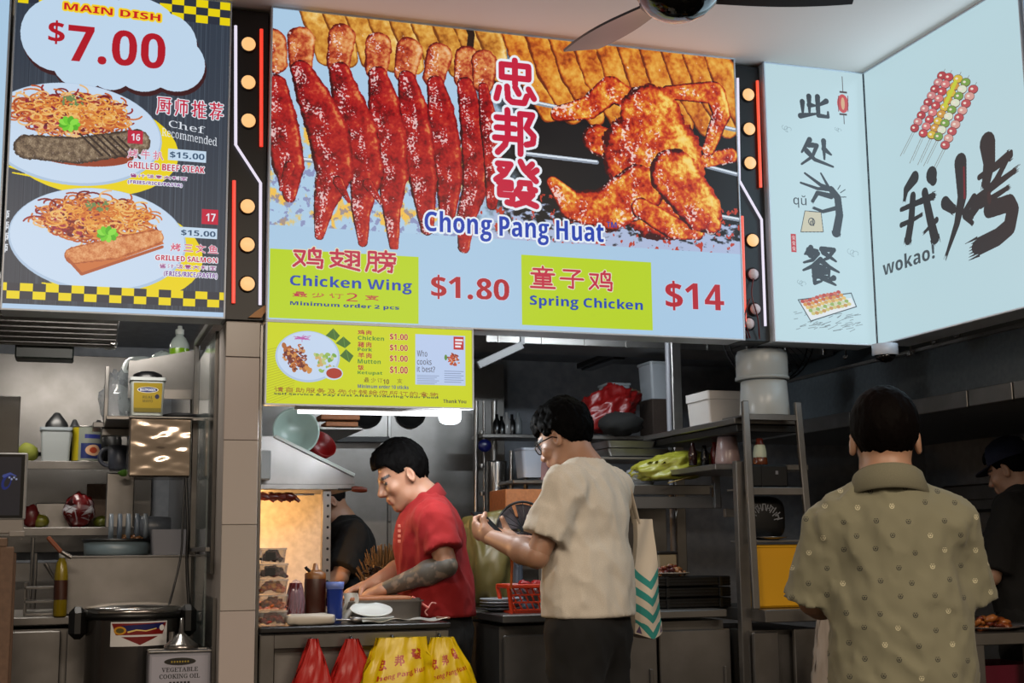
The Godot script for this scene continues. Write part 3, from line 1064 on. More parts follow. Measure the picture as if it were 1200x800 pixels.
func print_left() -> ImageTexture:
	var c := Canvas.new(640, 1024, rgb8(52, 62, 76))
	var r := RandomNumberGenerator.new()
	r.seed = 5
	var n := FastNoiseLite.new()
	n.seed = 8
	n.frequency = 0.02
	for k in 150:
		var x := r.randf() * 640.0
		c.rect(x, 0, x + r.randf_range(1, 4), 1024, rgb8(40, 48, 62).lerp(rgb8(74, 86, 100), r.randf()))
	var yel := rgb8(238, 214, 12)
	var dark := rgb8(44, 50, 64)
	c.checker([421, -27, 643, 77], 6, 4, dark, yel, 1)
	c.rect(Vector2(-43, 47).x, 0, Vector2(65, 61).x, Vector2(31, 71).y, dark)
	for k in 3:
		c.rect(k * 60 + 6, 0, k * 60 + 36, Vector2(6, 74).y, yel)
	# cloud with the price
	for pass_ in 2:
		var off := Vector2(5, 14) if pass_ == 0 else Vector2.ZERO
		for q in [[123, 164, 106, 118], [237, 146, 130, 130], [360, 155, 136, 140], [442, 157, 96, 100], [472, 220, 92, 92], [375, 236, 88, 86], [281, 252, 70, 74], [198, 238, 90, 92]]:
			c.ell(q[0] + off.x, q[1] + off.y, q[2], q[3], rgb8(60, 22, 28) if pass_ == 0 else rgb8(196, 220, 242))
	c.text("MAIN DISH", "Droid Sans:b", [139, 58, 424, 80], rgb8(206, 30, 34), 6, rgb8(250, 214, 40), 0.02)
	c.text("$", "Droid Sans:b", [97, 118, 144, 195], rgb8(180, 20, 38))
	c.text("7.00", "Droid Sans:b", [154, 128, 442, 246], rgb8(180, 20, 38))
	# two plates with yellow brush marks behind them
	for q in [[184, 476, 440, 453, 1.0], [265, 802, 521, 787, 0.0]]:
		var rx: float = absf(q[2] - q[0])
		c.ell(q[0] + rx * 0.2, q[1] + rx * 0.14, rx * 1.0, rx * 0.6, yel, 0.05, 40)
		for k in 10:
			var a := r.randf_range(-0.3, 2.4)
			c.brush([q[0] + cos(a) * rx * 0.95, q[1] + sin(a) * rx * 0.6, q[0] + cos(a + 0.3) * rx * 1.1, q[1] + sin(a + 0.3) * rx * 0.66], 8, 4, yel)
		c.ell(q[0], q[1], rx, rx * 0.63, rgb8(176, 200, 226), 0.03, 60)
		c.ell(q[0], q[1] - 4, rx * 0.98, rx * 0.61, rgb8(202, 222, 244), 0.03, 60)
		var px: float = q[0] - rx * 0.05
		var py: float = q[1] - rx * 0.24
		strands(c, r, px, py, rx * 0.62, rx * 0.25, 420, [rgb8(170, 70, 36), rgb8(206, 110, 50), rgb8(224, 150, 86), rgb8(150, 40, 46), rgb8(120, 26, 36), rgb8(236, 190, 130), rgb8(190, 84, 40)], 5.0)
		for k in 40:
			c.ell(px + r.randf_range(-0.5, 0.2) * rx, py + r.randf_range(-0.14, 0.2) * rx, r.randf_range(4, 11), r.randf_range(3, 7), [rgb8(140, 28, 56), rgb8(166, 44, 70), rgb8(104, 20, 40)][k % 3], r.randf() * 3)
		strands(c, r, px + rx * 0.1, py - rx * 0.02, rx * 0.55, rx * 0.2, 110, [rgb8(232, 160, 70), rgb8(214, 120, 50), rgb8(240, 190, 110)], 4.5)
		for k in 24:
			c.ell(px + r.randf_range(-0.1, 0.15) * rx, py + r.randf_range(-0.24, -0.12) * rx, 6, 3, rgb8(110, 140, 84), r.randf() * 3)
	# steak with grill marks
	c.ell(209, 535, 150, 40, rgb8(150, 62, 36))
	c.limb([50, 527, 196, 526, 365, 484], [38, 42, 40], [rgb8(56, 42, 36), rgb8(96, 78, 62), rgb8(146, 126, 102), rgb8(190, 176, 152)], n, 9.0, 0.6, 1.6)
	for k in 6:
		c.line([Vector2(199, 482).x + k * 22, Vector2(199, 482).y - 8, Vector2(266, 536).x + k * 22, Vector2(266, 536).y], 6, rgb8(48, 36, 34))
	# salmon
	c.pl([174, 855, 215, 910, 455, 802, 423, 755, 256, 814], rgb8(206, 116, 62))
	c.limb([194, 854, 305, 826, 429, 782], [26, 34, 24], [rgb8(170, 84, 46), rgb8(208, 126, 74), rgb8(232, 166, 112), rgb8(240, 200, 150)], n, 4.0, 0.5, 1.4)
	c.line([179, 865, 220, 910, 450, 812], 9, rgb8(178, 90, 52))
	for q in [[168, 445], [289, 782]]:
		for k in 9:
			var a := k * 0.7
			c.ell(q[0] + cos(a) * 18, q[1] + sin(a) * 12, 14, 9, [rgb8(110, 206, 44), rgb8(84, 178, 34), rgb8(140, 224, 70)][k % 3], a)
	# small print
	var rd := rgb8(196, 28, 62)
	var wh := rgb8(232, 238, 246)
	c.glyphs("厨师推荐", [421, 331, 623, 390], 4.5, rd, 3, wh, 0.02, 0.18)
	c.text("Chef", "Droid Serif", [459, 405, 569, 428], wh, 0.0, wh, 0.12)
	c.text("Recommended", "Droid Serif", [439, 431, 606, 458], wh, 0.0, wh, 0.12)
	for q in [[338, 449, 383, 491], [565, 684, 615, 732]]:
		c.rect(q[0], q[1], q[2], q[3], rd)
	c.text("16", "Droid Sans:b", [349, 459, 375, 481], wh)
	c.text("17", "Droid Sans:b", [578, 697, 607, 722], wh)
	for q in [[459, 498, 574, 535], [499, 745, 613, 778]]:
		c.rect(q[0], q[1], q[2], q[3], rgb8(200, 222, 242))
	c.text("$15.00", "Droid Sans:b", [465, 506, 569, 528], rgb8(44, 78, 110))
	c.text("$15.00", "Droid Sans:b", [505, 753, 608, 773], rgb8(44, 78, 110))
	c.glyphs("烤牛扒", [340, 508, 445, 538], 3, rgb8(214, 120, 150), 1.5, wh, 0.0, 0.2)
	c.text("GRILLED BEEF STEAK", "Droid Sans:b", [341, 549, 570, 569], rd, 2.5, wh)
	c.glyphs("酱汁饭意大利面", [348, 586, 519, 597], 1.6, rgb8(150, 60, 130), 1.5, wh)
	c.text("(FRIES/RICE/PASTA)", "Droid Sans:b", [343, 608, 504, 620], rgb8(120, 60, 150), 2.0, wh)
	c.glyphs("烤三文鱼", [475, 798, 617, 824], 3, rgb8(214, 90, 120), 1.5, wh, 0.0, 0.2)
	c.text("GRILLED SALMON", "Droid Sans:b", [431, 838, 615, 854], rd, 2.5, wh)
	c.glyphs("酱汁饭意大利面", [442, 864, 613, 878], 1.6, rgb8(150, 60, 130), 1.5, wh)
	c.text("(FRIES/RICE/PASTA)", "Droid Sans:b", [457, 887, 616, 905], rgb8(120, 60, 150), 2.0, wh)
	c.rect(0, Vector2(-9, 663).y, Vector2(-4, 663).x, Vector2(-2, 710).y, rd)
	for k in 4:
		c.glyphs("师", [-12, Vector2(-6, 726).y + k * 34, 14, Vector2(-6, 726).y + k * 34 + 28], 3, wh)
	# checkers along the bottom and the pale rim
	c.checker([-22, 946, 660, 994], 19, 2, yel, dark, 0)
	c.rect(0, 1009, 640, 1024, rgb8(176, 206, 236))
	return c.tex()

func print_small() -> ImageTexture:
	var c := Canvas.new(1120, 432, rgb8(204, 214, 16))
	var r := RandomNumberGenerator.new()
	r.seed = 21
	var n := FastNoiseLite.new()
	n.frequency = 0.02
	for k in 22:
		c.line([0, 150 + k * 14, 150, 110 + k * 13], 3, rgb8(180, 178, 20))
	c.ell(218, 177, 170, 138, rgb8(176, 198, 226), 0.0, 50)
	c.ell(218, 173, 160, 130, rgb8(196, 216, 242), 0.0, 50)
	for q in [[93, 123, 148, 247], [120, 158, 201, 245], [155, 175, 228, 253]]:
		for k in 7:
			c.ell(lerpf(q[0], q[2], k / 6.0), lerpf(q[1], q[3], k / 6.0), 17, 12, [rgb8(140, 60, 30), rgb8(176, 100, 48), rgb8(110, 34, 34), rgb8(206, 140, 70)][r.randi() % 4], r.randf() * 3)
	strands(c, r, 151, 184, 60, 70, 60, [rgb8(176, 90, 40), rgb8(120, 40, 34), rgb8(206, 140, 80), rgb8(90, 30, 40)], 7.0)
	for k in 12:
		c.line([Vector2(163, 85).x + r.randf_range(-24, 30), Vector2(163, 85).y + r.randf_range(-16, 14), Vector2(208, 83).x + r.randf_range(-24, 24), Vector2(208, 83).y + r.randf_range(-20, 14)], 3, rgb8(190, 90, 170))
	for k in 26:
		c.ell(Vector2(299, 206).x + r.randf_range(-40, 60), Vector2(299, 206).y + r.randf_range(-50, 50), 14, 9, [rgb8(120, 170, 70), rgb8(190, 200, 130), rgb8(206, 170, 110), rgb8(150, 186, 90)][k % 4], r.randf() * 3)
	c.ell(353, 263, 52, 36, rgb8(196, 216, 242))
	c.ell(358, 263, 42, 28, rgb8(170, 50, 36))
	for q in [[351, 19, 387, 58, 365, 86, 311, 61], [406, 62, 447, 97, 415, 125, 365, 100], [420, 130, 461, 165, 439, 202, 388, 167]]:
		c.pl(q, rgb8(62, 110, 40))
		c.line([q[0], q[1], q[4], q[5]], 3, rgb8(100, 148, 60))
	var mag := rgb8(176, 20, 60)
	var grn := rgb8(70, 130, 50)
	var rows := [["鸡肉", "Chicken", [483, 22, 561, 47], [483, 54, 626, 77], [658, 34, 756, 72]], ["猪肉", "Pork", [483, 86, 561, 116], [483, 118, 561, 138], [658, 94, 756, 132]], ["羊肉", "Mutton", [484, 146, 562, 175], [484, 182, 608, 205], [658, 153, 756, 191]], ["饭", "Ketupat", [484, 214, 521, 240], [484, 246, 617, 269], [659, 213, 756, 256]]]
	for q in rows:
		c.glyphs(q[0], q[2], 3.5, mag)
		c.text(q[1], "Droid Sans:b", q[3], grn)
		c.text("$1.00", "Droid Sans:b", q[4], mag, 2.0, rgb8(236, 230, 150))
	c.glyphs("最少订10支", [516, 281, 728, 307], 2.2, rgb8(120, 90, 30))
	c.text("10", "Droid Sans:b", [622, 287, 654, 313], rgb8(120, 90, 30))
	c.text("Minimum order 10 sticks", "Droid Sans:b", [485, 318, 761, 338], rgb8(60, 80, 150))
	c.rect(Vector2(798, 33).x, Vector2(798, 33).y, Vector2(1078, 311).x, Vector2(1078, 311).y, rgb8(186, 206, 240))
	c.rect(1012, 39, 1069, 111, rgb8(190, 30, 40))
	for k in 3:
		c.rect(Vector2(1021, 52).x, Vector2(1021, 52).y + k * 18, Vector2(1065, 51).x - k * 6, Vector2(1021, 52).y + k * 18 + 11, rgb8(236, 230, 240))
	for q in [["Who", [808, 121, 864, 156]], ["cooks", [808, 167, 888, 201]], ["it best?", [808, 208, 907, 242]]]:
		c.text(q[0], "Droid Sans", q[1], rgb8(60, 60, 74))
	strands(c, r, 1011, 169, 30, 34, 50, [rgb8(190, 70, 36), rgb8(220, 120, 50), rgb8(140, 40, 30)], 6.0)
	c.ell(968, 157, 8, 16, rgb8(90, 140, 60))
	for k in 6:
		c.rect(Vector2(808, 259).x, Vector2(808, 259).y + k * 9, Vector2(930, 255).x - (k % 3) * 12, Vector2(808, 259).y + k * 9 + 3, rgb8(130, 146, 180))
		c.rect(Vector2(959, 231).x, Vector2(959, 231).y + k * 12, Vector2(1068, 228).x - (k % 2) * 14, Vector2(959, 231).y + k * 12 + 3, rgb8(110, 126, 166))
	c.glyphs("请自助服务及先付钱给您所订的食物", [44, 343, 925, 370], 3, rgb8(150, 90, 30), 0.0, mag, 0.01)
	c.text("Self Service & Pay First After Ordering Your Food", "Droid Sans:b", [44, 374, 925, 389], rgb8(50, 70, 60), 0.0, mag, 0.0)
	c.text("Thank You", "Droid Sans:b", [953, 388, 1082, 408], rgb8(60, 60, 60))
	return c.tex()

func print_pickup() -> ImageTexture:
	var c := Canvas.new(420, 1024, rgb8(190, 218, 226))
	var r := RandomNumberGenerator.new()
	r.seed = 31
	var ink := rgb8(52, 58, 66)
	for q in [["此", [139, 99, 287, 196]], ["处", [131, 268, 298, 376]], ["餐", [121, 674, 303, 815]]]:
		c.glyphs(q[0], q[1], 15, ink, 0.0, ink, 0.0, 0.12, false, 0.45)
	# hand holding the paper bag, in ink
	for q in [[[152, 403, 217, 443, 259, 456], 8, 20], [[133, 440, 202, 457, 259, 456], 8, 16], [[219, 398, 239, 432, 258, 463], 7, 14], [[259, 456, 285, 486, 289, 550, 271, 621], 26, 34], [[257, 482, 201, 473, 179, 506], 22, 12], [[276, 525, 219, 542, 184, 531], 16, 10]]:
		c.brush(q[0], q[1], q[2], ink, 10.0, r)
	for q in [[287, 454, 299, 437], [297, 466, 319, 452], [300, 482, 321, 480]]:
		c.line(q, 3, ink)
	c.pl([145, 544, 212, 545, 218, 618, 124, 624], rgb8(204, 200, 176))
	c.line([145, 544, 212, 545, 218, 618, 124, 624, 145, 544], 2.5, ink)
	c.ell(171, 583, 14, 15, ink)
	c.ell(171, 583, 11, 12, rgb8(204, 200, 176))
	c.text("d", "Droid Serif:b", [165, 571, 181, 598], ink)
	c.text("qŭ", "Droid Sans", [99, 487, 153, 534], ink)
	# lantern
	c.line([329, 18, 329, 80], 3, rgb8(90, 80, 80))
	c.ell(327, 123, 24, 36, rgb8(196, 66, 66))
	c.ell(327, 123, 8, 24, rgb8(214, 170, 130))
	c.line([310, 95, 307, 155], 3, rgb8(120, 30, 36))
	c.line([350, 91, 347, 151], 3, rgb8(120, 30, 36))
	c.rect(315, 75, 347, 82, rgb8(70, 50, 50))
	c.rect(310, 161, 342, 168, rgb8(70, 50, 50))
	c.line([328, 169, 329, 201], 3, rgb8(70, 50, 50))
	# red seal and faint clouds
	c.rect(82, 633, 103, 700, rgb8(190, 60, 66))
	for k in 3:
		c.glyphs("食", [Vector2(85, 639).x, Vector2(85, 639).y + k * 20, Vector2(103, 638).x, Vector2(85, 639).y + k * 20 + 16], 1.5, rgb8(230, 220, 220))
	for q in [[73, 234, 1.0], [293, 221, 0.7], [324, 681, 1.2], [108, 806, 0.9]]:
		for k in 3:
			var a: float = k * 1.2
			var pts := []
			for j in 10:
				pts.append(q[0] + k * 12 * q[2] + cos(a + j * 0.5) * (14 - j) * q[2])
				pts.append(q[1] + k * 5 * q[2] + sin(a + j * 0.5) * (14 - j) * q[2])
			c.line(pts, 1.6, rgb8(140, 164, 172))
	# box of skewers in ink and wash
	for k in 60:
		var x := r.randf_range(Vector2(75, 931).x, Vector2(339, 919).x)
		var y := r.randf_range(Vector2(116, 917).y, Vector2(182, 982).y)
		c.line([x, y, x + r.randf_range(12, 34), y - r.randf_range(3, 12)], 2.0, rgb8(120, 134, 140))
	c.pl([108, 886, 149, 946, 337, 888, 321, 857], rgb8(226, 232, 236))
	c.line([101, 874, 149, 949, 341, 888, 322, 839, 101, 874], 3.5, rgb8(60, 66, 72))
	for k in 5:
		for j in 11:
			var t := j / 10.0
			var x0: float = lerpf(Vector2(119, 873).x, Vector2(161, 927).x, k / 4.0)
			var y0: float = lerpf(Vector2(118, 879).y, Vector2(161, 921).y, k / 4.0)
			c.ell(x0 + t * 150, y0 - t * 42 + sin(t * 9.0) * 2, 9, 6.5, [[rgb8(186, 70, 60), rgb8(206, 110, 90)], [rgb8(214, 150, 70), rgb8(196, 100, 60)], [rgb8(226, 190, 110), rgb8(206, 160, 90)], [rgb8(150, 176, 90), rgb8(206, 210, 170)], [rgb8(206, 196, 120), rgb8(196, 150, 80)]][k][j % 2])
	return c.tex()

func print_corner() -> ImageTexture:
	var c := Canvas.new(874, 1024, rgb8(186, 215, 223))
	var r := RandomNumberGenerator.new()
	r.seed = 41
	# five skewers
	var sk := [[[465, 168, 296, 301], rgb8(176, 60, 66), rgb8(206, 130, 130)], [[501, 186, 343, 334], rgb8(190, 66, 72), rgb8(214, 120, 120)], [[549, 209, 390, 354], rgb8(214, 184, 60), rgb8(206, 150, 60)], [[588, 234, 426, 371], rgb8(120, 160, 70), rgb8(220, 226, 200)], [[624, 270, 460, 411], rgb8(186, 80, 84), rgb8(216, 160, 150)]]
	for q in sk:
		var p: Array = q[0]
		var d := (Vector2(p[2], p[3]) - Vector2(p[0], p[1])).normalized()
		c.line([p[0] - d.x * 26, p[1] - d.y * 26, p[2] + d.x * 120, p[3] + d.y * 120], 2.5, rgb8(126, 120, 110))
		c.line([p[0] + 10, p[1] + 4, p[2] + d.x * 110 + 12, p[3] + d.y * 110 + 4], 2.0, rgb8(126, 120, 110))
		for k in 9:
			var t := k / 8.0
			var x: float = lerpf(p[0], p[2], t)
			var y: float = lerpf(p[1], p[3], t)
			c.ell(x, y, 27, 15, rgb8(96, 40, 40), 0.35)
			c.ell(x, y - 1, 25, 13, q[1] if k % 2 == 0 else q[2], 0.35)
			c.ell(x - 6, y - 4, 8, 4, rgb8(236, 224, 210), 0.35)
	c.line([535, 216, 474, 273], 20, rgb8(200, 206, 50))
	# the two brushed characters
	var ink := rgb8(42, 38, 40)
	for q in [
		[[376, 492, 384, 515], 44, 30, 0.0], [[280, 475, 226, 504, 213, 537], 34, 12, 10.0], [[189, 568, 281, 567, 379, 567], 12, 20, 14.0], [[263, 538, 246, 619, 219, 686], 24, 30, 16.0], [[184, 623, 256, 621, 306, 615], 14, 10, 10.0],
		[[332, 543, 353, 638, 374, 715], 26, 34, 20.0], [[389, 653, 319, 679], 16, 8, 12.0],
		[[535, 492, 533, 607, 497, 691, 433, 781], 46, 10, 20.0], [[441, 607, 484, 641], 34, 24, 8.0], [[593, 628, 536, 665], 22, 16, 8.0], [[544, 673, 576, 709], 24, 12, 6.0],
		[[677, 470, 680, 533, 656, 599], 56, 30, 20.0], [[625, 568, 702, 556, 778, 538], 14, 26, 10.0], [[582, 643, 671, 620, 797, 593], 24, 14, 26.0], [[787, 530, 706, 601, 570, 679], 12, 26, 14.0], [[624, 659, 684, 651, 760, 638], 20, 12, 10.0], [[664, 685, 763, 688, 776, 713, 755, 763, 696, 782, 594, 792], 40, 44, 44.0]]:
		c.brush(q[0], q[1] * 1.4, q[2] * 1.35, ink, q[3] * 1.5, r)
	c.brush([551, 514, 545, 616], 8, 10, rgb8(120, 30, 40))
	c.ell(668, 647, 10, 22, rgb8(60, 40, 40))
	c.text("wokao!", "Droid Sans:b", [57, 729, 367, 781], rgb8(66, 74, 80), 0.0, ink, 0.0)
	return c.tex()

func build_structure() -> void:
	var s := mb()
	box(s, Vector3(1, -0.06, -2.0), Vector3(11, 0.12, 11))
	struct("floor", s, worn(Color(0.15, 0.115, 0.10), 0.8, 2.0))
	s = mb()
	box(s, Vector3(1, 3.19, -0.9), Vector3(11, 0.13, 7.7))
	struct("ceiling", s, mat(Color(0.84, 0.80, 0.77), 0.85))
	s = mb()
	box(s, Vector3(1.2, 2.64, -4.98), Vector3(8.0, 0.96, 0.1))
	struct("wall_above", s, worn(Color(0.56, 0.58, 0.61), 0.5, 1.5))
	# stall shell behind the boards
	s = mb()
	box(s, Vector3(1.2, 2.32, -6.2), Vector3(8.0, 0.12, 2.5))
	struct("ceiling_stall", s, worn(Color(0.56, 0.58, 0.61), 0.5, 1.5))
	s = mb()
	box(s, Vector3(1.2, 1.2, -7.3), Vector3(8.0, 2.4, 0.12))
	struct("wall_back", s, worn(Color(0.56, 0.58, 0.61), 0.5, 1.5))
	s = mb()
	box(s, Vector3(5.15, 1.2, -5.2), Vector3(0.12, 2.4, 4.4))
	struct("wall_right", s, worn(Color(0.56, 0.58, 0.61), 0.5, 1.5))
	s = mb()
	box(s, Vector3(-1.9, 1.2, -6.0), Vector3(0.12, 2.4, 2.6))
	struct("wall_left", s, worn(Color(0.56, 0.58, 0.61), 0.5, 1.5))
	# tiled partition between the two stalls
	s = mb()
	box(s, Vector3(0.5305, 0.995, -5.9), Vector3(0.113, 1.97, 2.56))
	var wall := struct("wall_partition", s, mat(Color(0.56, 0.53, 0.51), 0.8))
	var tile := mb()
	box(tile, Vector3.ZERO, Vector3(0.117, 0.2835, 0.010), 0.002)
	var tm := commit(tile)
	var tones := [Color(0.66, 0.62, 0.60), Color(0.64, 0.61, 0.585), Color(0.67, 0.635, 0.61)]
	for k in 8:
		var tl := part("tile", tm, mat(tones[k % 3], 0.22), wall)
		tl.position = Vector3(0.5305, [0.072, 0.2875, 0.5725, 0.8575, 1.1425, 1.4275, 1.7125, 1.9165][k], -4.617)
		tl.scale.y = [0.5, 1.0, 1.0, 1.0, 1.0, 1.0, 1.0, 0.42][k]
	# stainless cladding on the stall side of the partition, with a glass screen in front of it
	s = mb()
	box(s, Vector3(0.466, 1.55, -6.0), Vector3(0.012, 0.86, 2.3))
	part("steel_cladding", s, ss(0.18), wall)
	s = mb()
	box(s, Vector3(0.466, 0.54, -5.95), Vector3(0.012, 1.0, 2.45))
	part("lower_cladding", s, ss(0.25), wall)
	# steel edge strip on the centre-stall side
	s = mb()
	box(s, Vector3(0.5975, 0.99, -4.66), Vector3(0.012, 1.97, 0.05), 0.002)
	part("edge_strip", s, ss(0.25), wall)

func cabinet(called: String, label: String, at: Vector3, w: float, h: float, turn: float, tex: ImageTexture, energy: float, deep := 0.14) -> Node3D:
	# a lightbox: white aluminium case, printed lit face, thin bright rim
	var t := thing(called, label, "sign", at, turn)
	var s := mb()
	box(s, Vector3(w / 2, h / 2, -deep / 2 - 0.004), Vector3(w, h, deep), 0.004)
	part("case", s, mat(Color(0.75, 0.78, 0.8), 0.4, 0.3), t)
	s = mb()
	quv(s, Vector3(0.003, h - 0.003, 0.001), Vector3(w - 0.003, h - 0.003, 0.001), Vector3(w - 0.003, 0.003, 0.001), Vector3(0.003, 0.003, 0.001))
	for q in [[Vector3(0.003, 0.003, 0.001), Vector3(w - 0.003, 0.003, 0.001), Vector3.DOWN], [Vector3(0.003, h - 0.003, 0.001), Vector3(w - 0.003, h - 0.003, 0.001), Vector3.UP]]:
		var dz := Vector3(0, 0, -0.006)
		s.set_uv(Vector2(0.5, 0.999))
		face(s, [q[0], q[1], q[1] + dz, q[0] + dz], q[2])
	for x in [0.003, w - 0.003]:
		var dz := Vector3(0, 0, -0.006)
		face(s, [Vector3(x, 0.003, 0.001), Vector3(x, h - 0.003, 0.001), Vector3(x, h - 0.003, 0.001) + dz, Vector3(x, 0.003, 0.001) + dz], Vector3(x - w / 2, 0, 0))
	var m := StandardMaterial3D.new()
	m.albedo_color = Color(0.05, 0.05, 0.05)
	m.roughness = 0.4
	m.emission_enabled = true
	m.emission = Color.BLACK
	m.emission_texture = tex
	m.emission_energy_multiplier = energy
	part("lit_sign_face", s, m, t)
	s = mb()
	for q in [[Vector3(0, h - 0.003, 0), Vector3(w, 0.006, 0.012)], [Vector3(0, -0.003, 0), Vector3(w, 0.006, 0.012)]]:
		box(s, q[0] + Vector3(w / 2, 0.003, 0.0), q[1], 0.001)
	for q in [0.0, w]:
		box(s, Vector3(q + (0.003 if q == 0.0 else -0.003), h / 2, 0.0), Vector3(0.006, h, 0.012), 0.001)
	part("rim", s, mat(Color(0.86, 0.9, 0.95), 0.35), t)
	return t

func neon_panel(label: String, x0: float, w: float, bulbs: Array, dead: Array, white: Array, reds: Array, wires: bool) -> void:
	var y0 := 1.9856
	var h := 1.1272
	var t := thing("neon_panel", label, "sign", Vector3(x0, y0, SIGN_Z), 0.0, "neon panels beside the chicken board")
	var s := mb()
	box(s, Vector3(w / 2, h / 2, -0.09), Vector3(w - 0.003, h, 0.12), 0.003)
	part("backing", s, mat(Color(0.045, 0.045, 0.05) if not wires else Color(0.10, 0.115, 0.13), 0.35), t)
	var o := Vector3(x0, y0, SIGN_Z)
	var lit := glow(Color(1.0, 0.76, 0.48), 1.0)
	for p in bulbs:
		s = mb()
		lathe(s, [[0.028, -0.002], [0.030, 0.006], [0.027, 0.008]], 20, p - o + Vector3(0, 0, -0.03), Basis(Vector3.RIGHT, PI / 2))
		var b := part("bulb_socket", s, mat(Color(0.12, 0.08, 0.05), 0.4), t)
		s = mb()
		blob(s, p - o + Vector3(0, 0, -0.02), Vector3(0.025, 0.025, 0.014), 18, 10)
		part("light_bulb", s, lit, b)
	for p in dead:
		s = mb()
		lathe(s, [[0.026, -0.002], [0.028, 0.006], [0.025, 0.008]], 20, p - o + Vector3(0, 0, -0.03), Basis(Vector3.RIGHT, PI / 2))
		var b := part("bulb_socket", s, mat(Color(0.12, 0.10, 0.10), 0.4), t)
		s = mb()
		blob(s, p - o + Vector3(0, 0, -0.02), Vector3(0.022, 0.022, 0.014), 18, 10)
		part("dead_bulb", s, mat(Color(0.85, 0.78, 0.79), 0.3), b)
	s = mb()
	var wp := []
	for p in white:
		wp.append(p - o + Vector3(0, 0, -0.018))
	tube(s, wp, 0.0055, 8)
	part("white_neon_tube", s, glow(Color(0.95, 0.92, 1.0), 0.85), t)
	for r in reds:
		s = mb()
		tube(s, [r[0] - o + Vector3(0, 0, -0.018), r[1] - o + Vector3(0, 0, -0.018)], 0.0065, 8)
		part("red_neon_tube", s, glow(Color(1.0, 0.2, 0.1) if not wires else Color(1.0, 0.28, 0.09), 0.95), t)
	if wires:
		for q in [[Vector3(2.512, 2.249, -4.620), Vector3(2.487, 2.166, -4.600), Vector3(2.509, 2.075, -4.600), Vector3(2.524, 1.995, -4.620)], [Vector3(2.490, 2.153, -4.620), Vector3(2.453, 2.073, -4.600), Vector3(2.483, 1.997, -4.620)], [Vector3(2.448, 2.032, -4.600), Vector3(2.472, 1.996, -4.620)]]:
			s = mb()
			var pp := []
			for p in q:
				pp.append(p - o)
			tube(s, smooth_path(pp), 0.003, 6)
			part("loose_wire", s, mat(Color(0.35, 0.06, 0.03), 0.4), t)
	else:
		s = mb()
		var pl := PackedVector2Array()
		for p in [Vector3(0.548, 1.995, -4.600), Vector3(0.571, 2.016, -4.600), Vector3(0.606, 2.042, -4.600), Vector3(0.606, 2.018, -4.600), Vector3(0.592, 1.996, -4.600)]:
			pl.append(Vector2(p.x - x0, p.y - y0))
		prism(s, pl, -0.04, -0.015)
		part("corner_piece", s, mat(Color(0.70, 0.50, 0.30), 0.5), t)

func build_signs() -> void:
	cabinet("menu_sign", "large lit board with roast chicken wings and whole chicken photographs", Vector3(0.6055, 1.9856, SIGN_Z), 1.844, 1.1372, 0.0, print_main(), 0.92)
	cabinet("menu_sign", "lit dark menu board with pasta plates and seven dollar cloud", Vector3(-0.2548, 1.9856, SIGN_Z), 0.4667 - (-0.2548), 1.1372, 0.0, print_left(), 0.92)
	cabinet("menu_sign", "small yellow satay price board under the chicken board", Vector3(0.6049, 1.6935, SIGN_Z), 0.7471, 0.2880, 0.0, print_small(), 0.92, 0.05)
	cabinet("menu_sign", "pale blue pick-up board with a column of brushed characters", Vector3(2.577, 1.9856, SIGN_Z), 0.466, 1.1372, 0.0, print_pickup(), 0.92)
	cabinet("menu_sign", "pale blue corner board with skewers and two big brushed characters", Vector3(3.043, 1.9856, SIGN_Z), 0.97, 1.1372, -PI / 2, print_corner(), 0.92)
	var blank := Canvas.new(8, 8, rgb8(176, 208, 234))
	cabinet("menu_sign", "plain pale board cut off beside the pasta menu", Vector3((-0.2548) - 0.61, 1.9856, SIGN_Z), 0.6, 1.1372, 0.0, blank.tex(), 0.9)
	cabinet("menu_sign", "pale board end turning the corner nearest the photographer", Vector3(3.043, 1.9856, -3.615), 0.8, 1.1372, -PI / 2, blank.tex(), 0.9)
	neon_panel("black neon panel with six lit bulbs beside the pasta menu", 0.4667, 0.1382,
		[Vector3(0.530, 2.984, -4.600), Vector3(0.532, 2.842, -4.600), Vector3(0.535, 2.701, -4.600), Vector3(0.538, 2.390, -4.600), Vector3(0.540, 2.253, -4.600), Vector3(0.543, 2.114, -4.600)], [],
		[Vector3(0.483, 3.046, -4.600), Vector3(0.492, 2.608, -4.600), Vector3(0.581, 2.476, -4.600), Vector3(0.587, 2.041, -4.600)],
		[[Vector3(0.574, 3.043, -4.600), Vector3(0.581, 2.609, -4.600)], [Vector3(0.489, 2.478, -4.600), Vector3(0.496, 2.043, -4.600)]], false)
	neon_panel("black neon panel with dead bulbs and loose wires by pick-up board", 2.4501, 0.1269,
		[Vector3(2.518, 2.989, -4.600), Vector3(2.516, 2.846, -4.600), Vector3(2.514, 2.705, -4.600), Vector3(2.512, 2.389, -4.600)], [Vector3(2.509, 2.252, -4.600), Vector3(2.511, 2.113, -4.600), Vector3(2.482, 2.054, -4.600)],
		[Vector3(2.471, 3.052, -4.600), Vector3(2.461, 2.628, -4.600), Vector3(2.553, 2.475, -4.600), Vector3(2.551, 2.047, -4.600)],
		[[Vector3(2.559, 3.050, -4.600), Vector3(2.555, 2.607, -4.600)], [Vector3(2.467, 2.483, -4.600), Vector3(2.463, 2.040, -4.600)]], true)
	# light that the boards throw forward
	area("main_board_light", Vector3(1.53, 2.55, -4.57), Vector3(0, 0, 1), Vector2(1.8, 1.1), 0.45, Color(0.92, 0.86, 0.84))
	area("corner_board_light", Vector3(3.02, 2.55, -4.1), Vector3(-1, 0, 0), Vector2(0.95, 1.1), 0.55, Color(0.80, 0.92, 1.0))

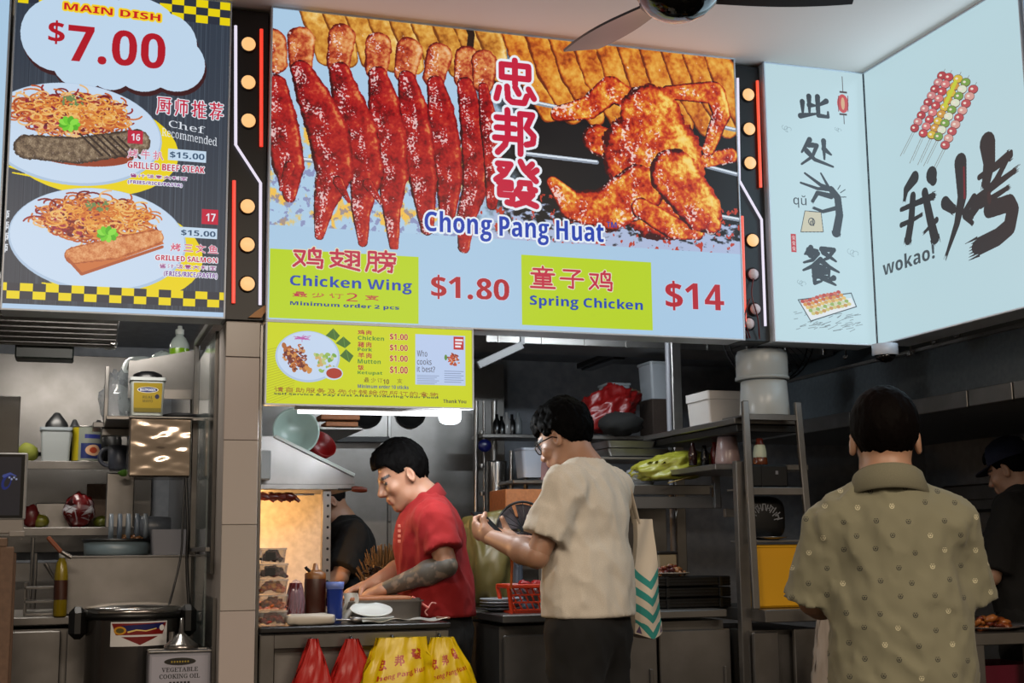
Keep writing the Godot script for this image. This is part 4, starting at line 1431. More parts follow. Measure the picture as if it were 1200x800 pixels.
func build_fan() -> void:
	var t := thing("ceiling_fan", "dark ceiling fan with glossy domed hub and brown blades", "fan", Vector3(1.70, 2.84, -3.54))
	var s := mb()
	lathe(s, [[0.0, -0.055], [0.045, -0.05], [0.085, -0.03], [0.118, 0.0], [0.122, 0.02]], 32)
	part("dome", s, mat(Color(0.02, 0.025, 0.025), 0.08), t)
	s = mb()
	lathe(s, [[0.122, 0.02], [0.13, 0.03], [0.13, 0.06], [0.09, 0.075], [0.035, 0.085], [0.03, 0.09]], 32)
	part("motor_housing", s, mat(Color(0.16, 0.14, 0.13), 0.3, 0.6), t)
	s = mb()
	tube(s, [Vector3(0, 0.08, 0), Vector3(0, 0.27, 0)], 0.014, 12)
	lathe(s, [[0.03, 0.2], [0.06, 0.25], [0.06, 0.262]], 20)
	part("downrod", s, mat(Color(0.16, 0.14, 0.13), 0.4, 0.5), t)
	for k in 3:
		var a := atan2(-0.98, -0.2) + TAU / 3 * k
		var d := Vector3(cos(a), 0, sin(a))
		var sd := Vector3(-sin(a), 0, cos(a))
		s = mb()
		sheet(s, 12, 4, func(u: float, v: float) -> Vector3:
			var w := lerpf(0.05, 0.085, sin(u * PI * 0.8))
			return d * lerpf(0.1, 0.55, u) + sd * (v - 0.5) * w * 2.0 + Vector3(0, 0.035 + (v - 0.5) * 0.035, 0), 0.008)
		part("blade", s, mat(Color(0.17, 0.105, 0.085), 0.35), t)

# ---------- the roast chicken stall ----------
func squarish(w: float, d: float, r: float) -> PackedVector2Array:
	return rounded_rect(w, d, r, 4)

func bag_shape(w0: float, w1: float, h: float, depth: float, seed_: int, lean := 0.0, hollow := 0.0) -> SurfaceTool:
	# a thin carrier bag hanging from its handles: gathered at the top, bulging and pleated below
	var n := FastNoiseLite.new()
	n.seed = seed_
	n.frequency = 1.0
	var s := mb()
	s.set_smooth_group(1)
	var nu := 40
	var nv := 18
	var f := func(k: int, i: int) -> Vector3:
		var v := float(i) / nv
		var a := TAU * k / nu
		var open := pow(smoothstep(-0.12, 0.62, v), 0.8)
		var w := lerpf(w0, w1, open) * (1.0 if v < 0.86 else lerpf(1.0, 0.75, (v - 0.86) / 0.14))
		var dd := lerpf(0.012, depth, open) * (1.0 if v < 0.9 else lerpf(1.0, 0.4, (v - 0.9) / 0.1))
		var pleat := 1.0 + 0.26 * n.get_noise_2d(k * 0.55 * 3.0, v * 1.2) * (1.2 - v) + 0.10 * n.get_noise_3d(cos(a) * 2.0, v * 4.0, sin(a) * 2.0)
		return Vector3(cos(a) * w * 0.5 * pleat + lean * v, -h * v, sin(a) * dd * 0.5 * pleat + 0.012 * n.get_noise_2d(k * 1.3, v * 7.0))
	for i in nv:
		for k in nu:
			var q := (k + 1) % nu
			var am := TAU * (k + 0.5) / nu
			var out := Vector3(cos(am), 0, sin(am))
			var ids := [[k, i, k], [q, i, k + 1], [q, i + 1, k + 1], [k, i + 1, k]]
			for tr in [[0, 1, 2], [0, 2, 3]]:
				var pa: Vector3 = f.call(ids[tr[0]][0], ids[tr[0]][1])
				var pb: Vector3 = f.call(ids[tr[1]][0], ids[tr[1]][1])
				var pc: Vector3 = f.call(ids[tr[2]][0], ids[tr[2]][1])
				var order: Array = tr
				if (pa - pc).cross(pa - pb).dot(out) < 0.0:
					order = [tr[0], tr[2], tr[1]]
				for x in order:
					var uu := float(ids[x][2]) / nu
					s.set_uv(Vector2(1.0 - fposmod(uu * 2.0, 1.0) if uu < 0.5 else 1.0 - (uu * 2.0 - 1.0), float(ids[x][1]) / nv))
					s.add_vertex(f.call(ids[x][0], ids[x][1]))
	s.set_smooth_group(-1)
	for i in [0, nv]:
		var c := []
		for k in nu:
			c.append(f.call(k, i))
		face(s, c, Vector3.UP if i == 0 else Vector3.DOWN)
	return s

func thin_plastic(c: Color, tex: ImageTexture = null) -> StandardMaterial3D:
	var m := StandardMaterial3D.new()
	m.albedo_color = c
	m.albedo_texture = tex
	m.roughness = 0.35
	m.backlight_enabled = true
	m.backlight = Color(0.35, 0.35, 0.35)
	return m

func bottle(t: Node3D, prof: Array, m: Material, called := "bottle_body", seg := 20) -> MeshInstance3D:
	var s := mb()
	lathe(s, prof, seg)
	return part(called, s, m, t)

func morsels(t: Node3D, called: String, count: int, area_: Vector3, size: float, cols: Array, r: RandomNumberGenerator, at := Vector3.ZERO, rough := 0.35) -> void:
	# a heap of bits too small to tell apart
	var s := mb()
	for k in count:
		var a := r.randf() * TAU
		var q := sqrt(r.randf())
		var p := Vector3(cos(a) * q * area_.x, 0, sin(a) * q * area_.z)
		p.y = area_.y * (1.0 - q * q) * r.randf_range(0.4, 1.0) + size * 0.5
		var sz := Vector3(r.randf_range(0.8, 1.8), r.randf_range(0.5, 0.9), r.randf_range(0.6, 1.1)) * size
		s.set_color(cols[k % cols.size()])
		blob(s, p, sz, 8, 6, lumpy(k, 0.4, 1.4), Basis(Vector3.UP, r.randf() * TAU) * Basis(Vector3.FORWARD, r.randf_range(-0.5, 0.5)))
	var key := "morsel%.2f" % rough
	if not mats.has(key):
		var m := StandardMaterial3D.new()
		m.vertex_color_use_as_albedo = true
		m.roughness = rough
		mats[key] = m
	var o := part(called, s, mats[key], t)
	o.position = at
	o.set_meta("kind", "stuff")

func plate_shape(r: float, deep := 0.016) -> SurfaceTool:
	var s := mb()
	lathe(s, [[0.0, 0.0], [r * 0.55, 0.0], [r * 0.62, 0.003], [r * 0.97, deep], [r, deep + 0.002], [r * 0.985, deep + 0.004], [r * 0.62, 0.008], [r * 0.5, 0.006], [0.0, 0.006]], 32)
	return s

func build_center() -> void:
	var st_wall := ss(0.3)
	var st_mid := ss(0.28)
	var st_dark := ss(0.3)
	var st_warm := ss(0.3)
	var black := mat(Color(0.016, 0.015, 0.015), 0.4)
	var white := mat(Color(0.80, 0.81, 0.80), 0.4)
	var s: SurfaceTool
	var r := RandomNumberGenerator.new()
	r.seed = 101
	# --- stainless back wall with two duct openings ---
	var wt := thing("steel_wall_panel", "brushed stainless back wall panel with two round duct openings", "panel", Vector3(0.64, 0.0, -7.0))
	s = mb()
	box(s, Vector3(0.47, 1.1, 0), Vector3(0.93, 2.2, 0.02), 0.002)
	part("sheet", s, st_wall, wt)
	s = mb()
	box(s, Vector3(1.27, 1.1, 0), Vector3(0.64, 2.2, 0.02), 0.002)
	part("sheet", s, ss(0.33), wt)
	s = mb()
	box(s, Vector3(0.945, 1.1, 0.012), Vector3(0.02, 2.2, 0.006), 0.002)
	for k in 6:
		lathe(s, [[0.006, 0.0], [0.005, 0.004], [0.0, 0.005]], 8, Vector3(0.945, 0.9 + k * 0.22, 0.015), Basis(Vector3.RIGHT, PI / 2))
	part("joint_strip", s, st_mid, wt)
	for p in [Vector3(1.460, 1.913, -6.980), Vector3(1.697, 1.917, -6.980)]:
		s = mb()
		lathe(s, [[0.076, 0.0], [0.082, 0.012], [0.074, 0.016], [0.070, 0.012], [0.068, 0.003], [0.0, 0.002]], 28, p - wt.position, Basis(Vector3.RIGHT, PI / 2))
		part("duct_opening", s, mat(Color(0.01, 0.01, 0.01), 0.8), wt)
	s = mb()
	bar(s, Vector3(1.255, 1.763, -6.900) - wt.position, Vector3(1.563, 1.767, -6.900) - wt.position, 0.03, 0.03, 0.003)
	part("wall_bar", s, black, wt)

	# --- front counter ---
	var ct := thing("service_counter", "steel front counter with black top edge and bags hanging below", "counter", Vector3(0.605, 0, -4.6))
	s = mb()
	box(s, Vector3(0.33, 0.934, -0.08), Vector3(0.66, 0.02, 0.16), 0.004)
	box(s, Vector3(0.28, 0.934, -0.44), Vector3(0.56, 0.02, 0.558), 0.004)
	part("worktop", s, mat(Color(0.05, 0.045, 0.04), 0.35), ct)
	s = mb()
	bar(s, Vector3(0.0, 0.895, -0.03), Vector3(0.655, 0.895, -0.03), 0.045, 0.05, 0.004)
	part("rail", s, st_mid, ct)
	for x in [0.025, 0.63]:
		for z in [-0.03, -0.68]:
			if z < -0.1 and x > 0.1:
				x = 0.53
			s = mb()
			bar(s, Vector3(x, 0.0, z), Vector3(x, 0.92, z), 0.05, 0.05, 0.004)
			part("leg", s, st_mid, ct)
	s = mb()
	box(s, Vector3(0.33, 0.45, -0.055), Vector3(0.56, 0.84, 0.008))
	part("front_panel", s, ss(0.4), ct)
	for x in [0.776, 0.910, 1.053, 1.220]:
		s = mb()
		tube(s, [Vector3(x - 0.605, 0.905, 0.0), Vector3(x - 0.605, 0.905, 0.014), Vector3(x - 0.605, 0.892, 0.02), Vector3(x - 0.605, 0.884, 0.026), Vector3(x - 0.605, 0.890, 0.034)], 0.004, 8)
		part("hook", s, black, ct)
	# carrier bags on the hooks
	var redm := thin_plastic(Color(0.66, 0.12, 0.10))
	solo("carrier_bag", bag_shape(0.014, 0.17, 0.42, 0.07, 3, 0.0), redm, "red carrier bag hanging nearest the tiled partition", "bag", Vector3(0.775, 0.905, -4.56), "bags on the counter hooks")
	solo("carrier_bag", bag_shape(0.018, 0.21, 0.42, 0.07, 8, 0.02), redm, "red carrier bag hanging beside the large yellow bag", "bag", Vector3(0.906, 0.901, -4.56), "bags on the counter hooks")
	var yt := Canvas.new(400, 520, Color(0.84, 0.72, 0.02))
	var ink := Color(0.66, 0.16, 0.06)
	yt.glyphs("忠", [100, 92, 146, 136], 6, ink)
	yt.glyphs("邦", [172, 74, 218, 118], 6, ink)
	yt.glyphs("發", [246, 48, 292, 92], 6, ink)
	yt.text("Chong Pang Huat", "Droid Sans:b", [104, 164, 304, 192], ink, 0.0, ink, -0.22)
	var ym := thin_plastic(Color(1, 1, 1), yt.tex())
	solo("carrier_bag", bag_shape(0.15, 0.29, 0.40, 0.12, 12, -0.02), ym, "large yellow carrier bag with red characters hung on counter", "bag", Vector3(1.068, 0.903, -4.53), "bags on the counter hooks")
	solo("carrier_bag", bag_shape(0.06, 0.23, 0.40, 0.11, 17, 0.05), ym, "yellow carrier bag hung at the counter end by the cook", "bag", Vector3(1.215, 0.898, -4.54), "bags on the counter hooks")
	build_counter_things(r)
	build_roaster(r)
	build_lamp()
	build_inner_lamp()
	build_back_center(r)
	build_middle_right(r)

func build_counter_things(r: RandomNumberGenerator) -> void:
	var s: SurfaceTool
	var y0 := 0.945
	# five takeaway tubs of sauce and snacks
	var kinds := [["takeaway tub of red chilli, lowest of the stack", [Color(0.18, 0.01, 0.01), Color(0.32, 0.03, 0.015)]], ["takeaway tub of orange crackers, second from counter", [Color(0.5, 0.10, 0.01), Color(0.62, 0.24, 0.03), Color(0.25, 0.04, 0.01)]], ["takeaway tub of orange crackers, middle of the stack", [Color(0.52, 0.12, 0.01), Color(0.4, 0.05, 0.01), Color(0.66, 0.28, 0.04)]], ["takeaway tub with dark red sauce, second from the top", [Color(0.06, 0.006, 0.006), Color(0.02, 0.004, 0.004)]], ["takeaway tub with dark red sauce, topmost of the stack", [Color(0.08, 0.008, 0.006), Color(0.02, 0.004, 0.004)]]]
	for k in 5:
		var w := 0.098 - (0.012 if k == 4 else 0.0)
		var t := thing("takeaway_tub", kinds[k][0], "tub", Vector3(0.655, y0 + k * 0.0525, -4.69), 0.0, "stacked takeaway tubs")
		s = mb()
		tub(s, squarish(w * 0.88, 0.075, 0.015), squarish(w, 0.085, 0.016), 0.0, 0.046, 0.002)
		part("container", s, clear_plastic(Color(0.6, 0.58, 0.56), 0.16), t)
		s = mb()
		tub(s, squarish(w * 1.03, 0.09, 0.016), squarish(w * 1.03, 0.09, 0.016), 0.046, 0.0515)
		part("lid", s, clear_plastic(Color(0.7, 0.68, 0.66), 0.5, 0.2), t)
		morsels(t, "filling", 70, Vector3(w * 0.42, 0.034, 0.034), 0.0095, kinds[k][1], r, Vector3(0, 0.006, 0))
		if k >= 3:
			s = mb()
			box(s, Vector3(-0.014, 0.024, 0.0425), Vector3(0.034, 0.026, 0.001))
			part("sticker", s, mat(Color(0.05, 0.055, 0.06), 0.4), t)
	# packet of purple-red shreds
	var t := thing("snack_packet", "clear packet of purplish red shreds beside the sauce bottle", "packet", Vector3(0.740, y0, -4.72))
	s = mb()
	var n := FastNoiseLite.new()
	n.frequency = 2.0
	for k in 70:
		var a := r.randf() * TAU
		var q := sqrt(r.randf()) * 0.026
		var pts := []
		for i in 5:
			var v := i / 4.0
			pts.append(Vector3(cos(a) * q * (0.7 + 0.5 * sin(v * PI)) + r.randf_range(-0.003, 0.003), 0.006 + v * 0.135, sin(a) * q * 0.7 + r.randf_range(-0.003, 0.003)))
		tube(s, pts, 0.0028, 5)
	var sh := part("shreds", s, mat(Color(0.34, 0.05, 0.10), 0.5), t)
	sh.set_meta("kind", "stuff")
	s = mb()
	blob(s, Vector3(0, 0.075, 0), Vector3(0.033, 0.076, 0.022), 20, 14, lumpy(4, 0.12, 2.0))
	part("film", s, clear_plastic(Color(0.8, 0.7, 0.78), 0.22, 0.1), t)
	# squeeze bottle
	t = thing("squeeze_bottle", "brown sauce squeeze bottle with mustard cap on the counter", "bottle", Vector3(0.811, y0, -4.74))
	bottle(t, [[0.0, 0.0], [0.036, 0.0], [0.038, 0.006], [0.038, 0.15], [0.036, 0.158]], mat(Color(0.20, 0.075, 0.025), 0.3), "bottle_body")
	bottle(t, [[0.037, 0.153], [0.037, 0.172], [0.022, 0.182], [0.012, 0.186], [0.008, 0.205], [0.004, 0.208], [0.0, 0.208]], mat(Color(0.42, 0.25, 0.05), 0.4), "cap")
	s = mb()
	tube(s, [Vector3(-0.02, 0.178, 0.01), Vector3(-0.034, 0.19, 0.014), Vector3(-0.037, 0.196, 0.014)], 0.006, 8)
	part("cap_strap", s, mat(Color(0.05, 0.03, 0.02), 0.4), t)
	# blue jug
	t = thing("measuring_jug", "tall translucent blue jug on the counter by the squeeze bottle", "jug", Vector3(0.875, y0, -4.71))
	s = mb()
	lathe(s, [[0.0, 0.0], [0.023, 0.0], [0.026, 0.02], [0.029, 0.135], [0.0305, 0.142], [0.028, 0.142], [0.0265, 0.13], [0.022, 0.006], [0.0, 0.006]], 24)
	part("jug_body", s, clear_plastic(Color(0.10, 0.20, 0.52), 0.8, 0.25), t)
	s = mb()
	lathe(s, [[0.029, 0.118], [0.031, 0.12], [0.032, 0.142], [0.029, 0.143]], 24)
	part("rim_band", s, mat(Color(0.35, 0.42, 0.66), 0.4), t)
	# paper towel behind
	s = mb()
	sheet(s, 8, 10, func(u: float, v: float) -> Vector3: return Vector3(u * 0.05 - v * 0.02 + 0.01 * sin(v * 5.0), 0.10 * (1.0 - v), 0.012 * sin(u * 7.0 + v * 3.0)), 0.002)
	solo("paper_napkin", s, mat(Color(0.72, 0.72, 0.70), 0.9), "crumpled white paper napkin behind the blue jug", "napkin", Vector3(0.918, y0 + 0.001, -4.78))
	# soft white pack
	s = mb()
	blob(s, Vector3(0, 0.019, 0), Vector3(0.086, 0.0195, 0.045), 28, 12, func(d: Vector3) -> Vector3:
		var e := Vector3(signf(d.x) * pow(absf(d.x), 0.45), signf(d.y) * pow(absf(d.y), 0.6), signf(d.z) * pow(absf(d.z), 0.5))
		return e * (1.0 + 0.05 * sin(d.x * 9.0 + d.z * 4.0)))
	solo("tissue_pack", s, mat(Color(0.68, 0.65, 0.60), 0.5), "soft white tissue pack lying at the counter's front edge", "tissue pack", Vector3(0.780, y0, -4.665))
	# steel tray box with chopping board
	t = thing("steel_tray", "deep stainless tray on the counter under the cook's hands", "tray", Vector3(1.068, y0, -4.88))
	s = mb()
	tub(s, squarish(0.27, 0.19, 0.012), squarish(0.28, 0.20, 0.012), 0.0, 0.07, 0.004)
	tub(s, squarish(0.292, 0.212, 0.014), squarish(0.292, 0.212, 0.014), 0.066, 0.071, 0.012)
	part("pan", s, ss(0.3), t)
	s = mb()
	box(s, Vector3(-0.02, 0.078, 0.0), Vector3(0.24, 0.014, 0.2), 0.004)
	solo("chopping_board", s, worn(Color(0.62, 0.40, 0.26), 0.6, 6.0), "worn wooden chopping board resting on the steel tray", "chopping board", Vector3(1.068, y0, -4.88))
	# plates, spoon and foil
	var pl := plate_shape(0.078, 0.014)
	var pm := commit(pl)
	var p0 := solo("plate", pm, mat(Color(0.76, 0.78, 0.77), 0.25), "white plate lying flat at the counter's front edge", "plate", Vector3(1.003, y0 + 0.003, -4.69), "plates on the front counter")
	var p1 := solo("plate", pm, mat(Color(0.76, 0.78, 0.77), 0.25), "white plate tilted against the steel tray", "plate", Vector3(1.005, y0 + 0.030, -4.715), "plates on the front counter")
	p1.rotation.x = 0.28
	p1.scale = Vector3(0.96, 1, 0.96)
	s = mb()
	blob(s, Vector3(0, 0.012, 0), Vector3(0.022, 0.012, 0.016), 16, 10)
	tube(s, [Vector3(-0.018, 0.012, 0), Vector3(-0.07, 0.014, 0.005)], 0.004, 8)
	solo("ladle", s, ss(0.3), "small steel ladle lying in front of the plates", "ladle", Vector3(0.935, y0 + 0.002, -4.633))
	s = mb()
	sheet(s, 24, 6, func(u: float, v: float) -> Vector3: return Vector3(u * 0.30, 0.006 + 0.003 * sin(u * 21.0) + 0.004 * sin(v * 4.0 + u * 9.0), v * 0.05), 0.0015)
	solo("foil_sheet", s, mat(Color(0.66, 0.67, 0.66), 0.3, 0.3), "crinkled white sheet along the counter edge", "sheet", Vector3(0.953, y0 + 0.004, -4.655))
	s = mb()
	blob(s, Vector3.ZERO, Vector3(0.016, 0.006, 0.02), 12, 8, lumpy(3, 0.4, 2.0))
	tube(s, [Vector3(-0.012, 0, 0), Vector3(-0.035, 0.002, 0.0)], 0.005, 8)
	solo("meat_scrap", s, mat(Color(0.40, 0.22, 0.16), 0.5), "scrap of cooked meat at the counter corner", "meat", Vector3(1.257, y0 + 0.012, -4.64))
	# tongs with pink wire grip
	t = thing("skewer_hook", "pink-handled wire hook held low beside the cook's hands", "hook", Vector3(1.174, 1.027, -4.800))
	var o := t.position
	s = mb()
	tube(s, [Vector3.ZERO, Vector3(1.234, 0.986, -4.800) - o], 0.0045, 8)
	part("grip", s, mat(Color(0.80, 0.45, 0.42), 0.4), t)
	s = mb()
	tube(s, smooth_path([Vector3(1.263, 1.001, -4.800) - o, Vector3(1.247, 1.004, -4.800) - o, Vector3(1.234, 0.986, -4.800) - o, Vector3(1.222, 0.972, -4.800) - o, Vector3(1.231, 0.959, -4.800) - o]), 0.0028, 7)
	part("wire", s, mat(Color(0.75, 0.5, 0.48), 0.35), t)

func build_roaster(r: RandomNumberGenerator) -> void:
	var s: SurfaceTool
	var t := thing("roaster", "steel charcoal roaster with glowing plate_mat inside and sloped hood", "roaster", Vector3(0.66, 0, -5.4))
	var o := t.position
	var plate_mat := worn(Color(0.80, 0.78, 0.74), 0.55, 3.0)
	s = mb()
	box(s, Vector3(0.185, 1.18, -0.47), Vector3(0.40, 0.56, 0.02), 0.002)
	part("back_plate", s, plate_mat, t)
	s = mb()
	box(s, Vector3(0.185, 0.93, -0.24), Vector3(0.40, 0.06, 0.46), 0.004)
	part("fire_bed", s, ss(0.5), t)
	s = mb()
	box(s, Vector3(-0.025, 1.18, -0.24), Vector3(0.012, 0.5, 0.46), 0.002)
	part("side_plate", s, plate_mat, t)
	# perforated corner post
	var pp: Vector3 = Vector3(0.971, 1.043, -5.420) - o
	var pt: Vector3 = Vector3(0.963, 1.427, -5.420) - o
	s = mb()
	box(s, Vector3(pp.x, (pp.y + pt.y) / 2, pp.z), Vector3(0.034, pt.y - pp.y + 0.02, 0.006), 0.001)
	box(s, Vector3(pp.x - 0.016, (pp.y + pt.y) / 2, pp.z - 0.016), Vector3(0.005, pt.y - pp.y + 0.02, 0.034), 0.001)
	var post := part("perforated_post", s, ss(0.35), t)
	for k in 9:
		s = mb()
		lathe(s, [[0.0055, 0.0], [0.005, 0.001], [0.0, 0.001]], 10, Vector3(pp.x + 0.004, pp.y + 0.03 + k * (pt.y - pp.y - 0.04) / 8.0, pp.z + 0.0035), Basis(Vector3.RIGHT, PI / 2))
		part("hole", s, mat(Color(0.03, 0.02, 0.015), 0.9), post)
	s = mb()
	bar(s, Vector3(-0.02, 0.9, -0.01), Vector3(-0.02, 1.42, -0.01), 0.02, 0.02, 0.002)
	for x in [0.0, 0.37]:
		bar(s, Vector3(x, 0.0, -0.44), Vector3(x, 0.92, -0.44), 0.03, 0.03, 0.002)
		bar(s, Vector3(x, 0.0, -0.04), Vector3(x, 0.92, -0.04), 0.03, 0.03, 0.002)
	part("stand", s, ss(0.4), t)
	# sloped hood
	var hp := PackedVector2Array()
	for q in [Vector3(0.680, 1.650, -5.400), Vector3(0.754, 1.651, -5.400), Vector3(1.078, 1.496, -5.400), Vector3(1.078, 1.461, -5.400), Vector3(0.683, 1.449, -5.400)]:
		hp.append(Vector2(q.x - o.x, q.y - o.y))
	s = mb()
	prism(s, hp, 0.0, -0.5)
	part("hood", s, ss(0.35), t)
	s = mb()
	var ha := Vector3(hp[1].x, hp[1].y, 0.004)
	var hb := Vector3(hp[2].x, hp[2].y, 0.004)
	bar(s, ha, hb, 0.02, 0.014, 0.002)
	part("hood_edge", s, mat(Color(0.72, 0.75, 0.72), 0.4), t)
	s = mb()
	box(s, Vector3((hp[4].x + hp[3].x) / 2, hp[3].y - 0.012, -0.24), Vector3(hp[3].x - hp[4].x, 0.022, 0.5), 0.002)
	part("hood_lip", s, ss(0.35), t)
	# spit rod with a wooden handle
	s = mb()
	tube(s, [Vector3(0.690, 1.418, -5.450) - o, Vector3(0.924, 1.421, -5.450) - o], 0.004, 8)
	part("spit_rod", s, ss(0.3), t)
	s = mb()
	tube(s, [Vector3(1.008, 1.439, -5.380) - o, Vector3(1.071, 1.440, -5.380) - o], 0.004, 8)
	var rod := part("skewer_rod", s, mat(Color(0.03, 0.025, 0.02), 0.4), t)
	s = mb()
	tube(s, [Vector3(1.064, 1.440, -5.380) - o, Vector3(1.078, 1.440, -5.380) - o, Vector3(1.106, 1.438, -5.380) - o, Vector3(1.127, 1.436, -5.380) - o], [0.009, 0.0125, 0.0125, 0.008], 12)
	part("handle", s, mat(Color(0.42, 0.16, 0.06), 0.45), rod)
	# roasting wings
	for k in 4:
		s = mb()
		blob(s, Vector3.ZERO, Vector3(0.030, 0.016, 0.018), 14, 10, lumpy(k + 60, 0.45, 1.6))
		tube(s, [Vector3(0.02, 0, 0), Vector3(0.042, -0.012, 0.005)], [0.010, 0.006], 8)
		var w := solo("chicken_wing", s, mat(Color(0.30, 0.07, 0.02), 0.3), ["glazed wing on the roaster spit, nearest the partition", "glazed wing second along the roaster spit", "glazed wing third along the roaster spit", "glazed wing at the inner end of the roaster spit"][k], "chicken wing", o + (Vector3(0.724, 1.414, -5.450) - o) + Vector3(k * 0.034, -0.002, 0.0), "wings on the spit")
		w.rotation.z = -0.2
	# electric box and hanging tag
	s = mb()
	box(s, Vector3(0.707, 1.532, -5.360) , Vector3(0.05, 0.115, 0.05), 0.004)
	solo("switch_box", s, mat(Color(0.52, 0.53, 0.52), 0.5), "grey switch box fixed on the roaster hood end", "box")
	# enamel basin and other things on the hood
	t = thing("basin", "pale enamel basin leaning upright on top of the roaster hood", "basin", Vector3(0.856, 1.679, -5.550))
	s = mb()
	lathe(s, [[0.0, -0.02], [0.062, -0.02], [0.066, -0.014], [0.090, 0.028], [0.098, 0.032], [0.098, 0.037], [0.088, 0.034], [0.062, -0.008], [0.0, -0.01]], 36, Vector3.ZERO, Basis(Vector3(0, 0, 1), -0.3) * Basis(Vector3.RIGHT, PI / 2 - 0.15))
	part("bowl", s, mat(Color(0.60, 0.68, 0.64), 0.3), t)
	s = mb()
	lathe(s, [[0.0, -0.03], [0.04, -0.03], [0.055, 0.0], [0.062, 0.035], [0.058, 0.035], [0.05, 0.0], [0.0, -0.02]], 28, Vector3.ZERO, Basis(Vector3(0, 0, 1), -0.7) * Basis(Vector3.RIGHT, 0.9))
	solo("plastic_bowl", s, mat(Color(0.45, 0.03, 0.03), 0.35), "small red plastic bowl tucked behind the enamel basin", "bowl", Vector3(0.972, 1.622, -5.620))
	s = mb()
	box(s, Vector3(1.075, 1.714, -5.750) + Vector3(0.0, 0.0, -0.6), Vector3(0.2, 0.012, 1.3), 0.002)
	solo("hood_ledge", s, ss(0.35), "narrow steel ledge from the back wall over the roaster", "ledge")
	for q in [[Vector3(1.075, 1.762, -5.750), Vector3(0.17, 0.022, 0.12), "light wooden board on the hood, upper of two"], [Vector3(1.082, 1.732, -5.750), Vector3(0.14, 0.02, 0.12), "light wooden board on the hood, lower of two"]]:
		s = mb()
		box(s, Vector3.ZERO, q[1], 0.003)
		solo("wooden_board", s, worn(Color(0.66, 0.42, 0.26), 0.6, 5.0), q[2], "board", q[0], "boards on the roaster hood")
	# glow of the charcoal
	s = mb()
	for k in 30:
		blob(s, Vector3(r.randf_range(0.02, 0.34), 0.972, r.randf_range(-0.42, -0.08)), Vector3(0.022, 0.015, 0.02), 7, 5, lumpy(k, 0.5, 1.5))
	var cl := part("glowing_charcoal_fire", s, glow(Color(1.0, 0.35, 0.08), 0.8), get_node("roaster"))
	cl.set_meta("kind", "stuff")
	t = thing("roaster_lamp", "small warm lamp under the hood behind the partition edge", "lamp", Vector3(0.675, 1.385, -5.5))
	s = mb()
	lathe(s, [[0.0, -0.02], [0.014, -0.016], [0.02, 0.0], [0.014, 0.016], [0.0, 0.02]], 16)
	part("light_bulb", s, glow(Color(1.0, 0.78, 0.5), 3.0), t)
	s = mb()
	tube(s, [Vector3(0, 0.018, 0), Vector3(0, 0.045, 0)], 0.01, 10)
	part("socket", s, mat(Color(0.1, 0.08, 0.07), 0.4), t)
	omni("roaster_light", Vector3(0.675, 1.385, -5.5), 0.30, Color(1.0, 0.75, 0.46), 0.02)

func build_lamp() -> void:
	var a := Vector3(0.726, 1.672, -4.640)
	var b := Vector3(1.229, 1.670, -4.640)
	var t := thing("tube_lamp", "lit white LED tube lamp under the yellow price board", "lamp", Vector3(a.x, a.y, a.z))
	var s := mb()
	box(s, Vector3((b.x - a.x) / 2, 0.0155, 0), Vector3(b.x - a.x + 0.02, 0.012, 0.016), 0.002)
	part("batten", s, mat(Color(0.7, 0.68, 0.66), 0.5), t)
	s = mb()
	tube(s, [Vector3(0, 0.002, 0), Vector3(b.x - a.x, 0.002, 0)], 0.0065, 12)
	part("light_tube", s, glow(Color(0.97, 0.98, 1.0), 3.0), t)
	area("tube_light", Vector3((a.x + b.x) / 2, a.y - 0.012, a.z), Vector3(0.25, -1, -0.65), Vector2(b.x - a.x, 0.02), 0.30, Color(0.95, 0.97, 1.0))
	var c := Vector3(1.280, 1.676, -4.660)
	t = thing("bulb_lamp", "lit round LED bulb lamp at the end of the tube lamp", "lamp", c)
	s = mb()
	lathe(s, [[0.0, -0.034], [0.024, -0.033], [0.036, -0.026], [0.041, -0.012], [0.041, 0.024], [0.0, 0.024]], 28)
	part("light_bulb", s, glow(Color(0.95, 0.99, 1.0), 4.0), t)
	s = mb()
	lathe(s, [[0.0, 0.024], [0.038, 0.0245], [0.024, 0.04], [0.016, 0.06], [0.0, 0.062]], 20)
	part("cap", s, mat(Color(0.7, 0.7, 0.7), 0.5), t)
	omni("bulb_light", c + Vector3(0, -0.005, 0), 0.22, Color(0.95, 0.98, 1.0), 0.035)

func build_inner_lamp() -> void:
	var t := thing("tube_lamp", "tube lamp behind the large chicken board", "lamp", Vector3(1.5, 2.2, -5.12))
	var s := mb()
	box(s, Vector3(0.45, 0.03, 0), Vector3(0.94, 0.04, 0.04), 0.002)
	part("batten", s, mat(Color(0.7, 0.7, 0.7), 0.5), t)
	s = mb()
	tube(s, [Vector3(0, 0, 0), Vector3(0.9, 0, 0)], 0.009, 10)
	part("light_tube", s, glow(Color(0.95, 0.97, 1.0), 3.0), t)
	area("inner_tube_light", Vector3(1.95, 2.185, -5.12), Vector3(0, -1, -0.9), Vector2(0.9, 0.02), 1.0, Color(0.93, 0.97, 1.0))

